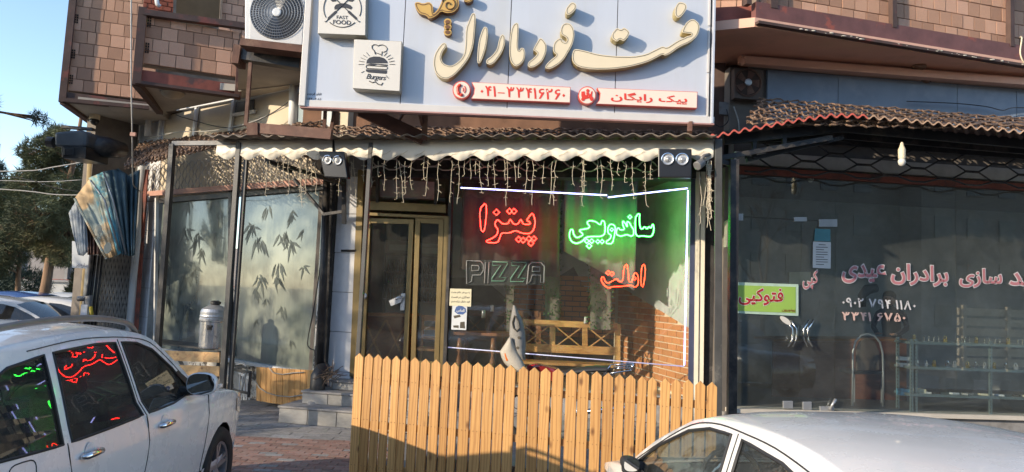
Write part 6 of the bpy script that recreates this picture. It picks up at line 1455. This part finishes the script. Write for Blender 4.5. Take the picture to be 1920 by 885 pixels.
q.grid(rows); o = q.build('seat', m_rub, MT, smooth=True); md = o.modifiers.new('t', 'SOLIDIFY'); md.thickness = .03
q = MB()
for a_, c_, d_ in (((1132, 702), (1145, 684), 0), ((1145, 684), (1188, 682), 0), ((1188, 682), (1184, 694), 0), ((1184, 694), (1130, 702), 0), ((1145, 684), (1188, 682), -.22), ((1188, 682), (1182, 692), -.22), ((1150, 688), (1184, 686), -.07), ((1148, 691), (1183, 690), -.14)): q.tube([mo(*a_, d_ + .1), mo(*c_, d_ + .1)], .009, 6)
for x in (1150, 1162, 1174, 1186): q.tube([mo(x, 684, .1), mo(x, 684, -.12)], .008, 6)
q.build('luggage_rack', m_chrome, MT, smooth=True)
q = MB(); q.tube([mo(985, 705), mo(1020, 735), mo(1080, 745), mo(1140, 735), mo(1180, 720)], .03, 6); q.tube([mo(985, 700), V((*mo(985, 800).xy, .55))], .03, 6); q.tube([mo(1120, 740), V((*mo(1180, 800).xy, .55))], .025, 6); q.build('frame', m_black, MT)
q = MB(); q.lathe(mo(1070, 765, .12), [(.11, 0), (.13, -.05), (.13, -.2), (.1, -.25)], 12, MO.n); q.build('engine', m_lgrey, MT, smooth=False)
q = MB(); q.tube([mo(958, 668, .2), mo(972, 678, .1), mo(980, 690, -.05), mo(990, 690, -.3)], .014, 6); q.build('handlebar', m_chrome, MT)
q = MB(); q.tube([mo(948, 662, .2), mo(952, 676, .2)], .02, 6); q.build('indicator', mat('amber_lens', (.6, .15, .02), .3, bump=0), MT)
q = MB(); q.tube([mo(1060, 775, .15), mo(1120, 770, .18), mo(1190, 762, .18)], [.02, .035, .03], 8); q.build('exhaust', m_chrome, MT, smooth=True)
# pointed grey cover
CV = thing('pointed_cover', 'grey pointed fabric cover with eyelets standing up from the motorcycle handlebar', 'cover', mo(965, 690, .15))
m_cov = mat('grey_weathered_fabric', (.22, .21, .19), .85, var=.2, vs=9, bump=.3); m_weave = mat('woven_tan_fabric', (.42, .38, .31), .85, var=.12, vs=60, bump=.6, bs=200)
def shell(outl, r_, m, nm, bul=.06, off=.12):
    L, Rr = outl; q = MB(); rows = []
    for (a, b) in zip(L, Rr): rows.append([mo(a[0] + (b[0] - a[0]) * k / 6, a[1] + (b[1] - a[1]) * k / 6, off + bul * math.sin(k / 6 * math.pi)) for k in range(7)])
    q.grid(rows); o = q.build(nm, m, CV, smooth=True); md = o.modifiers.new('t', 'SOLIDIFY'); md.thickness = .008; return o
shell(([(963, 572), (960, 588), (957, 605), (956, 628), (959, 645), (966, 660), (978, 674)], [(965, 573), (972, 588), (979, 600), (984, 625), (985, 645), (984, 662), (984, 675)]), 0, m_cov, 'hood')
shell(([(956, 632), (948, 645), (938, 659), (941, 670), (946, 680), (956, 690), (968, 697)], [(957, 634), (963, 645), (968, 657), (974, 668), (980, 678), (984, 688), (986, 697)]), 0, m_weave, 'woven_flap', .05, .17)
q = MB(); q.tube([mo(x, y, .19) for x, y in [(965, 592), (961, 605), (963, 615), (969, 621), (974, 614), (972, 602), (967, 593)]], .010, 6, closed=True); q.build('stitched_loop', m_line, CV)
for x, y in ((973.5, 633), (971, 652)): q = MB(); q.lathe(mo(x, y, .18), [(.018, 0), (.018, .01), (.008, .01)], 10, MO.n); q.build('eyelet', m_line, CV)
# ================================================================== THINGS BY THE FROSTED WINDOWS
UP = PL(400, 12.4, 30)
UR = thing('steel_urn', 'large dented galvanised steel tea urn on the wooden ledge before the frosted window', 'urn', UP.at(397, 655))
c = UP.at(398, 655); c = V((c.x, c.y, UP.at(398, 652).z)); r0_ = .215; hU = (655 - 578) / (FPX / c.y)
q = MB(); q.lathe(c, [(r0_, 0), (r0_ * 1.01, .02), (r0_ * 1.03, hU * .62), (r0_ * 1.06, hU * .64), (r0_ * 1.06, hU * .66)], 32); q.build('body', mat('galvanised_urn', (.55, .57, .60), .22, .9, var=.18, vs=4, bump=.3, bs=12), UR, smooth=False)
q = MB(); q.lathe(c, [(r0_ * 1.08, hU * .66), (r0_ * 1.09, hU * .70), (r0_ * 1.05, hU * .72), (r0_ * 1.07, hU * .76), (r0_ * 1.04, hU * .79), (r0_ * 1.05, hU * .86), (r0_ * .95, hU * .93), (r0_ * .55, hU * 1.0), (r0_ * .3, hU * 1.03), (.01, hU * 1.03)], 32, cap=False); q.build('lid', m_lgrey, UR, smooth=False)
q = MB(); q.lathe(c + V((0, 0, hU * 1.03)), [(.06, 0), (.085, .02), (.085, .05), (.04, .07)], 18); q.build('lid_cap', m_black, UR)
q = MB(); q.box(c + V((.02, -r0_ * 1.04, hU * .5)), (.07, .05, .08)); q.tube([c + V((-.03, -r0_ * 1.04, hU * .53)), c + V((.02, -r0_ * 1.25, hU * .5)), c + V((.07, -r0_ * 1.04, hU * .53))], .01, 6); q.build('latch', m_black, UR)
WBn = thing('plank_ledge', 'two pine planks on a black frame forming a ledge under the tea urn', 'ledge', UP.at(360, 700))
for y0, y1 in ((656, 678), (682, 704)):
    q = MB(); q.prism([UP.at(292, y0 + .5, .12), UP.at(411, y0 + 5, .12), UP.at(411, y1 + 2, .12), UP.at(292, y1 - 3, .12)], -UP.n * .03); q.build('plank', m_pineh, WBn, bevel=.003)
q = MB(); q.prism([V((*UP.at(292, 655, .1).xy, c.z - .03)), V((*UP.at(411, 655, .1).xy, c.z - .03)), V((*UP.at(411, 655, -.45).xy, c.z - .03)), V((*UP.at(292, 655, -.45).xy, c.z - .03))], (0, 0, .028)); q.build('ledge_top', m_black, WBn)
for x in (296, 408):
    q = MB(); p = UP.at(x, 700, .07); q.beam(V((p.x, p.y, 0)), V((p.x, p.y, c.z - .03)), .04); q.build('leg', m_black, WBn)
SC = PL(535, 12.2, 30)
T = thing('plank_screen', 'low screen of upright pine boards wrapped with rope by the drain elbow', 'screen', SC.at(535, 760))
xs_ = [480, 489, 499, 508, 518, 530, 542, 553, 564, 574, 583]
for i in range(10):
    a, b = xs_[i], xs_[i + 1]; yt = 688 + (a - 480) * .06; yb_ = 751 + (a - 480) * .17
    q = MB(); q.prism([SC.at(a + .4, yb_), SC.at(b - .4, yb_ + 1.5), SC.at(b - .4, yt + .6), SC.at(a + .4, yt)], -SC.n * .02); q.build('board', m_pine, T, bevel=.002)
q = MB(); q.prism([SC.at(583, 694), SC.at(590, 694), SC.at(589, 712), SC.at(583, 712)], -SC.n * .03); q.build('board', m_pine, T)
q = MB(); q.tube([SC.at(x, y, .03) for x, y in ((480, 716), (486, 727), (500, 736), (520, 742), (545, 744), (570, 740), (590, 732), (612, 718), (630, 708))], .009, 5); q.build('rope', m_gcable, T, smooth=True)
q = MB(); q.tube([SC.at(x, y, .03) for x, y in ((505, 690), (512, 699), (530, 702), (550, 699), (570, 698))], .008, 5); q.build('rope', m_gcable, T, smooth=True)
EL = thing('drain_elbow', 'fat black drain pipe with elbow at the foot of the charred column', 'pipe', MF.at(595, 765, .4))
q = MB(); q.tube([MF.at(607, 690, .10), MF.at(603, 696, .35), MF.at(597, 706, .42), MF.at(595, 730, .42), MF.at(594, 752, .42), V((*MF.at(594, 752, .42).xy, -.01))], [.10, .115, .12, .115, .11, .11], 14); q.build('pipe', m_black, EL, smooth=True)
q = MB(); q.tube([MF.at(603, 757, .5), MF.at(592, 758, .55), MF.at(584, 760, .6), MF.at(581, 768, .6)], [.07, .075, .075, .07], 10); q.build('spout', m_grey, EL, smooth=True)
q = MB(); 
for k in range(46):
    a = MF.at(622 + vr.uniform(-16, 14), 702 + vr.uniform(-7, 9), .5); d = V((vr.gauss(0, 1), vr.gauss(0, .5), vr.gauss(0, .6))).normalized() * vr.uniform(.05, .22); q.tube([a, a + d * .5 + V((0, 0, .02)), a + d], .006, 3)
tag(q.build('twig_bundle', m_twig), 'tangle of dry twigs and rags on the top step by the drain elbow', 'twigs')
# stools and hose in the gap
T = thing('stacked_stools', 'white metal stools stacked in the gap beside the plank screen', 'stools', LW.at(455, 745, .8))
for k in range(3):
    for dx in (0, 9): 
        q = MB(); q.tube([LW.at(448 + dx + k * 5, 750, .8), LW.at(450 + dx + k * 5, 700, .8)], .011, 5); q.build('leg', m_white, T)
    q = MB(); q.tube([LW.at(448 + k * 5, 700 + k * 4, .8), LW.at(462 + k * 5, 703 + k * 4, .8)], .012, 5); q.build('rail', m_white, T)
T = thing('black_table_frame', 'black metal table frame standing beside the stacked stools', 'table', LW.at(445, 750, 1.0))
for a_, c_ in (((432, 692), (470, 698)), ((470, 698), (466, 745)), ((435, 694), (434, 738)), ((434, 730), (468, 738)), ((436, 686), (468, 690))):
    q = MB(); q.beam(LW.at(*a_, 1.0), LW.at(*c_, 1.0), .035); q.build('bar', m_black, T)
cable('garden_hose', [LW.at(430, 690, .9), LW.at(452, 682, 1.0), LW.at(462, 690, 1.0), LW.at(458, 712, 1.0), LW.at(452, 735, 1.0), LW.at(446, 756, 1.0)], .014, m_gcable, 'pale hose looping down between the stools and the SUV bonnet', 'hose')
cable('hanging_cable', [LW.at(604, 440, .1), LW.at(600, 500, .12), LW.at(588, 580, .12), LW.at(578, 630, .12), LW.at(578, 650, .12), LW.at(590, 656, .12), LW.at(598, 652, .12)], .009, m_cable, 'black cord hanging down the frosted window edge', 'cord')
# ================================================================== KEY SHOP THINGS
m_pinkv = mat('pink_vinyl', (.44, .17, .19), .5, bump=0); m_whv = mat('white_vinyl', (.60, .58, .58), .5, bump=0)
T = thing('window_lettering', 'pink vinyl lettering with white outline along the key shop glass', 'lettering', RS.at(1750, 530, .01))
def vinyl(s, qd, off=.02, bold=.02, ob_=.055, face=m_pinkv):
    if ob_: text(s, [RS.at(x, y, off) for x, y in qd], 'white_outline', m_whv, T, fa=True, bold=ob_, ref=bold)
    text(s, [RS.at(x, y, off + .004) for x, y in qd], 'lettering', face, T, fa=True, bold=bold)
vinyl('عیدی', [(1579, 497), (1661, 495), (1661, 531), (1579, 530)]); vinyl('برادران', [(1671, 493), (1778, 500), (1778, 538), (1671, 533)]); vinyl('سازی', [(1799, 505), (1879, 503), (1879, 541), (1799, 538)]); vinyl('کلید', [(1893, 500), (1975, 503), (1975, 546), (1893, 543)])
vinyl('کپی', [(1504, 510), (1533, 506), (1535, 540), (1506, 545)], bold=.015)
vinyl('۰۹۰۲ ۷۹۴ ۱۱۸۰', [(1579, 557), (1717, 564), (1717, 582), (1579, 575)], bold=.02, ob_=0, face=m_whv); vinyl('۳۳۴۱ ۶۷۵۰', [(1578, 584), (1698, 587), (1698, 604), (1578, 601)], bold=.03, ob_=0, face=mat('peach_vinyl', (.62, .42, .36), .5, bump=0))
T = thing('photocopy_sign', 'green photocopy sign with red lettering stuck on the key shop door', 'sign', RS.at(1437, 590, .02))
slab(RS, [(1376, 529), (1497, 533), (1497, 592.5), (1376, 587)], .004, .02).build('border', mat('pale_green_border', (.42, .56, .46), .5, bump=0), T)
slab(RS, [(1376, 534.5), (1492, 538), (1492, 587), (1376, 582.5)], .004, .024).build('face', mat('lime_green_vinyl', (.30, .48, .09), .5, var=.08, vs=2, bump=0), T)
text('فتوکپی', [RS.at(x, y, .0265) for x, y in ((1385, 539.5), (1469, 541), (1469, 576), (1385, 574))], 'lettering_outline', m_box, T, fa=True, bold=.05, ref=.02)
text('فتوکپی', [RS.at(x, y, .028) for x, y in ((1385, 539.5), (1469, 541), (1469, 576), (1385, 574))], 'lettering', mat('crimson_vinyl', (.38, .02, .03), .5, bump=0), T, fa=True, bold=.022)
text('پونورون', [RS.at(x, y, .0265) for x, y in ((1466, 578), (1491, 579), (1491, 586), (1466, 585))], 'lettering', m_mred, T, fa=True, bold=.02)
T = thing('paper_notice', 'white typed notice stuck high on the key shop glass door', 'notice', RS.at(1540, 503, .02))
slab(RS, [(1524.5, 453), (1558, 454), (1557.5, 503.5), (1524, 502)], .002, .02).build('sheet', m_wpaper, T)
q = MB()
for k in range(9): slab(RS, [(1530 + (k == 0) * 5, 458 + k * 4.6), (1552 - (k % 3 == 2) * 7 - (k == 0) * 4, 458.6 + k * 4.6), (1552 - (k % 3 == 2) * 7 - (k == 0) * 4, 459.8 + k * 4.6), (1530 + (k == 0) * 5, 459.2 + k * 4.6)], .001, .0225, q)
q.build('typed_lines', m_bink, T, kind='stuff')
slab(RS, [(1528, 428.5), (1557, 430), (1557, 453), (1527, 452)], .002, .018).build('blue_header', mat('teal_film', (.06, .20, .24), .4, bump=0), T)
o = MB(); pts = [(1473 + 10 * math.cos(t) * 1.0 - 4 * math.sin(t) * -.6, 601 + 7 * math.sin(t) + 4.5 * math.cos(t)) for t in [k * math.pi / 10 for k in range(20)]]; slab(RS, pts, .006, .09, o); tag(o.build('oval_tag', m_box), 'white oval tag hanging on the key shop door handle', 'tag')
# shelving
T = thing('metal_shelf', 'grey slotted angle shelf unit with three shelves behind the key shop glass', 'shelf', RS.at(1780, 775, -.2))
m_slot = mat('blue_grey_angle_steel', (.20, .27, .29), .45, .5, var=.1)
for x, yt, d in ((1683, 632, -.45), (1709, 636, -.12), (1717, 636, -.14), (1857, 640, -.12), (1990, 644, -.12)):
    q = MB(); q.pbeam(RS, (x, yt), (x, 776), .038, .03, d); po = q.build('upright', m_slot, T)
    q = MB()
    for k in range(22): q.pbeam(RS, (x, yt + 5 + k * 6.3), (x, yt + 7.5 + k * 6.3), .012, .004, d + .014)
    q.build('slot_hole', m_line, po, kind='stuff')
shz = []
for y in (640, 687, 738):
    a, b = RS.at(1706, y, -.10), RS.at(1995, y + 10, -.10); q = MB(); q.prism([a, b, b - RS.n * .36, a - RS.n * .36], (0, 0, -.035)); q.build('shelf_board', m_slot, T); shz.append(y)
kr = random.Random(4)
m_gold = mat('brass', (.55, .38, .10), .25, .9, bump=0)
ORD = 'first second third fourth fifth sixth seventh eighth ninth tenth eleventh twelfth thirteenth'.split()
for row, y in enumerate(shz):
    cn = {}
    for k in range(13):
        x = 1716 + k * 19 + kr.uniform(-4, 4); yy = y + (x - 1706) * .035; c = RS.at(x, yy, -.22) + V((0, 0, .002)); kind = (k + row) % 3
        if row == 1 or (row == 0 and kind == 0):
            n_ = cn['p'] = cn.get('p', -1) + 1; q = MB(); w_ = kr.uniform(.022, .035); q.box(c + V((0, 0, .028)), (w_ * 1.6, .02, .05), kr.uniform(-.4, .4)); q.tube([c + V((math.cos(t) * w_ * .6, 0, .055 + math.sin(t) * .04)) for t in [j * math.pi / 6 for j in range(7)]], .006, 5)
            mm = (k * 7 + row) % 3; tag(q.build('padlock', (m_gold, m_chrome, m_lgrey)[mm]), '%s small %s padlock along the %s shelf, counted from the desk side' % (ORD[n_], ('brass', 'chrome', 'steel')[mm], ('top', 'middle')[row]), 'padlock', 'padlocks on the shelf unit')
        elif row == 2 and kind != 2:
            n_ = cn['q'] = cn.get('q', -1) + 1; mm = (k * 5) % 4; q = MB(); q.box(c + V((0, 0, .02)), (kr.uniform(.08, .16), kr.uniform(.06, .1), .03), kr.uniform(-.6, .6)); tag(q.build('lock_packet', (m_wpaper, m_lgrey, m_black, m_paper)[mm]), '%s flat %s packet along the lowest shelf, counted from the desk side' % (ORD[n_], ('white', 'silver', 'black', 'cream')[mm]), 'packet', 'packets on the lowest shelf')
        elif row == 0:
            n_ = cn['h'] = cn.get('h', -1) + 1; q = MB(); q.tube([c, c + V((.0, 0, .08)), c + V((.07, 0, .09)), c + V((.07, 0, .01))], .007, 5); tag(q.build('lever_handle', m_chrome), '%s loose chrome lever handle along the top shelf, counted from the desk side' % ORD[n_], 'handle', 'handles on the top shelf')
q = MB(); q.box(RS.at(1695, 735, -.3), (.16, .12, .09)); tag(q.build('small_box', mat('sky_blue_card', (.12, .35, .5), .6)), 'sky blue card box on the lowest shelf next to the front upright', 'box')
q = MB(); q.box(RS.at(1724, 733, -.25), (.14, .1, .06)); tag(q.build('small_box', m_paper), 'yellowish card box beside the sky blue box', 'box')
for i, (x, y) in enumerate(((1695, 672), (1695, 684))): q = MB(); q.box(RS.at(x, y, -.3), (.17, .1, .05)); tag(q.build('small_box', m_white), ('upper' if i == 0 else 'lower') + ' white box of the pair on the shelf end', 'box')
# desk, chair, person, wall things
DK = thing('office_desk', 'brown office desk behind the key shop door', 'desk', RS.at(1600, 760, -1.5))
a, b = RS.at(1450, 640, -1.3), RS.at(1700, 640, -1.3)
q = MB(); q.prism([a, b, b - RS.n * .7, a - RS.n * .7], (0, 0, .04)); q.build('desk_top', m_dwood, DK)
q = MB(); q.prism([V((a.x, a.y, z0r)), V((b.x, b.y, z0r)), b - V((0, 0, .003)), a - V((0, 0, .003))], -RS.n * .04); q.build('front_panel', wood('reddish_brown_desk', (.16, .065, .04), (.09, .03, .02), .35, 'X', False), DK)
CHR = thing('arched_chair', 'dark metal chair with arched back standing behind the glass', 'chair', RS.at(1627, 765, -.7))
cp = lambda x, y, d=0: RS.at(x, y, -.6 + d)
q = MB(); q.tube([cp(1598, 768), cp(1599, 700), cp(1599, 660), cp(1604, 640), cp(1614, 629), cp(1627, 626), cp(1640, 630), cp(1650, 642), cp(1655, 662), cp(1656, 700), cp(1656, 768)], .016, 7); q.build('back_frame', m_lgrey, CHR, smooth=True)
q = MB(); q.prism([cp(1606, 655), cp(1612, 640), cp(1627, 633), cp(1642, 642), cp(1649, 660), cp(1649, 695), cp(1605, 695)], -RS.n * .03); q.build('backrest', mat('brown_mesh_fabric', (.12, .09, .07), .9), CHR, bevel=.01)
q = MB(); a, b = cp(1600, 702), cp(1655, 702); q.prism([a, b, b - RS.n * .4, a - RS.n * .4], (0, 0, .05)); q.build('seat', m_black, CHR, bevel=.01)
for x in (1602, 1653): q = MB(); q.tube([cp(x, 702, -.38), cp(x, 768, -.38)], .012, 6); q.build('leg', m_lgrey, CHR)
def person(base, facing):
    T = thing('person', 'dark haired person in a navy jacket bending over the desk behind the glass', 'person', base)
    f = V((math.cos(facing), math.sin(facing), 0)); s = V((-f.y, f.x, 0)); B = lambda x, y, z: base + f * x + s * y + V((0, 0, z))
    J = [(B(0, 0, .90), .15), (B(.02, 0, 1.05), .15), (B(.08, 0, 1.22), .17), (B(.15, 0, 1.38), .13), (B(.20, 0, 1.45), .06), (B(.25, 0, 1.52), .055)]
    E_ = [(0, 1), (1, 2), (2, 3), (3, 4), (4, 5)]
    for sg in (-1, 1):
        k = len(J); J += [(B(.14, sg * .19, 1.36), .075), (B(.22, sg * .26, 1.12), .052), (B(.44, sg * .16, 1.02), .04), (B(.52, sg * .12, 1.02), .03)]; E_ += [(3, k), (k, k + 1), (k + 1, k + 2), (k + 2, k + 3)]
        k = len(J); J += [(B(0, sg * .10, .85), .10), (B(.05, sg * .11, .47), .07), (B(-.02, sg * .12, .08), .05), (B(.12, sg * .12, .04), .045)]; E_ += [(0, k), (k, k + 1), (k + 1, k + 2), (k + 2, k + 3)]
    me = bpy.data.meshes.new('body'); me.from_pydata([tuple(j[0]) for j in J], E_, []); me.materials.append(mat('navy_jacket', (.018, .022, .045), .9)); o = link('body', me, T)
    md = o.modifiers.new('s', 'SKIN'); 
    for v, j in zip(me.skin_vertices[0].data, J): v.radius = (j[1], j[1] * .8)
    me.skin_vertices[0].data[0].use_root = True; o.modifiers.new('d', 'SUBSURF').levels = 2; o.modifiers['d'].render_levels = 2; md.use_smooth_shade = True
    hc = B(.30, 0, 1.60); m_skin = mat('skin', (.42, .24, .17), .6, bump=0)
    q = MB(); q.ball(hc, .105, 18, (.95, .80, 1.12)); q.ball(hc + f * .10 - V((0, 0, .01)), .02, 8, (1, .8, 1.4))
    for sg in (-1, 1): q.ball(hc + s * sg * .085 - V((0, 0, .005)), .024, 8, (.6, .5, 1.2))
    q.build('head', m_skin, T, smooth=True)
    q = MB(); q.ball(hc - f * .018 + V((0, 0, .030)), .112, 18, (.98, .86, 1.02)); q.build('hair', mat('black_hair', (.010, .009, .009), .5, bump=.5, bs=300), T, smooth=True)
    q = MB()
    for sg in (-1, 1): q.ball(hc + f * .093 + s * sg * .033 + V((0, 0, .01)), .010, 8)
    q.build('eyes', m_bink, T)
    for sg in (-1, 1):
        h0 = B(.53, sg * .12, 1.02); q = MB(); q.ball(h0 + f * .035, .042, 10, (1.0, .9, .45))
        for k in range(4): q.tube([h0 + f * .06 + s * (k - 1.5) * .018, h0 + f * .095 + s * (k - 1.5) * .02, h0 + f * (.125 - abs(k - 1.4) * .008) + s * (k - 1.5) * .021 - V((0, 0, .018))], [.009, .0085, .006], 6)
        q.tube([h0 + f * .02 - s * sg * .03, h0 + f * .055 - s * sg * .058, h0 + f * .08 - s * sg * .062], [.011, .009, .007], 6); q.build('hand', m_skin, T, smooth=True)
pb_ = RS.at(1672, 700, -2.15); person(V((pb_.x, pb_.y, z0r)), R(-125))
q = MB(); q.tube([RS.at(1618, 575, -2.0), RS.at(1616, 555, -2.0), RS.at(1626, 543, -2.0), RS.at(1643, 540, -2.0)], [.05, .07, .09, .07], 10); tag(q.build('desk_lamp', m_black, smooth=True), 'rounded black lamp head hanging above the desk in the key shop', 'lamp')
q = MB(); slab(RS, [(1480, 510), (1520, 510), (1520, 535), (1480, 534)], .06, -1.8, q); tag(q.build('wall_box', m_paper), 'beige box on the wall behind the green photocopy sign', 'box')
# awning bulb and dim bulbs
def bulb(p, r, lab): 
    T = thing('light_bulb', lab, 'bulb', p, 'unlit bulbs above the key shop'); q = MB(); q.lathe(p, [(r * .9, .0), (r * .95, .12 * r / .05), (r * .6, .16 * r / .05), (r * .3, .22 * r / .05)], 14); q.build('holder', m_cream, T)
    q = MB(); q.ball(p - V((0, 0, r * .9)), r, 14, (1, 1, 1.25)); q.build('bulb_glass', mat('milky_bulb', (.6, .57, .5), .3, bump=0), T, smooth=True)
bulb(RA.at(1691, 297, -.25), .046, 'cream bulb holder with milky bulb hanging under the red edged awning')
bulb(RS.at(1488, 330, -.5), .04, 'left bulb of the dim pair inside the key shop glass'); bulb(RS.at(1520, 330, -.5), .045, 'right bulb of the dim pair inside the key shop glass')
# fan box, junction boxes
T = thing('wall_fan', 'square dark extractor fan box with round opening beside the pier', 'extractor fan', RS.at(1404, 186, .1))
slab(RS, [(1377, 128), (1432, 131), (1430, 188), (1377, 184)], .12, .12).build('box', mat('rust_brown_panel', (.10, .075, .06), .7, var=.2), T, bevel=.01)
c = RS.at(1402, 155, .125); q = MB(); q.lathe(c, [(.19, 0), (.20, .015), (.185, .015), (.18, .001)], 28, RS.n, cap=False); q.build('ring', m_rust, T)
q = MB(); q.lathe(c, [(.18, .002), (.01, .002)], 28, RS.n, cap=False); q.build('opening', mat('dark_brown_disc', (.05, .03, .022), .8), T)
q = MB(); q.lathe(c, [(.05, .004), (.05, .03), (.03, .035), (.01, .035)], 14, RS.n); q.build('hub', m_lgrey, T)
for k in range(5):
    d = RS.u * math.cos(k * 1.257) + V((0, 0, math.sin(k * 1.257))); e = RS.u * -math.sin(k * 1.257) + V((0, 0, math.cos(k * 1.257))); q = MB(); q.add([c + d * .04 - e * .02 + RS.n * .006, c + d * .165 - e * .06 + RS.n * .004, c + d * .165 + e * .05 + RS.n * .015, c + d * .04 + e * .03 + RS.n * .012], [(0, 1, 2, 3)]); q.build('blade', m_rust, T)
slab(MF, [(1349, 191), (1374, 192), (1374, 215), (1349, 214)], .08, .30).build('junction_box', m_grey, None); tag(bpy.data.objects['junction_box'], 'rusty grey junction box on the dark pier above the awning', 'junction box')
slab(RS, [(1364, 413), (1381, 414), (1379, 463), (1362, 463)], .1, .22).build('meter_box', mat('dull_beige_box', (.24, .23, .20), .7, var=.15), None); tag(bpy.data.objects['meter_box'], 'narrow beige meter box on the black pier beside the glass door', 'meter box')
cable('pier_cable', [MF.at(1362, 205, .35), MF.at(1366, 225, .38), MF.at(1350, 238, .35), MF.at(1328, 222, .3)], .008, m_cable, 'black cable looping from the junction box toward the signboard')
cable('pier_cable', [MF.at(1376, 200, .35), MF.at(1384, 225, .35), MF.at(1386, 245, .35), MF.at(1385, 262, .3)], .010, m_gcable, 'grey cable dropping from the junction box to the awning')
cable('granite_cable', [RS.at(1700, 190, .1), RS.at(1793, 194, .12), RS.at(1850, 200, .12), RS.at(1880, 207, .12), RS.at(1900, 202, .12), RS.at(1960, 204, .1)], .007, m_cable, 'thin wavy cable across the blue granite fascia')
cable('bay_cable', [RB.at(1912, 70, .12), RB.at(1916, 72, .2), RB.at(1913, 100, .2), RB.at(1922, 120, .2), RB.at(1940, 130, .15)], .010, m_cream, 'pale cable drooping from the block bay at the edge of the view')
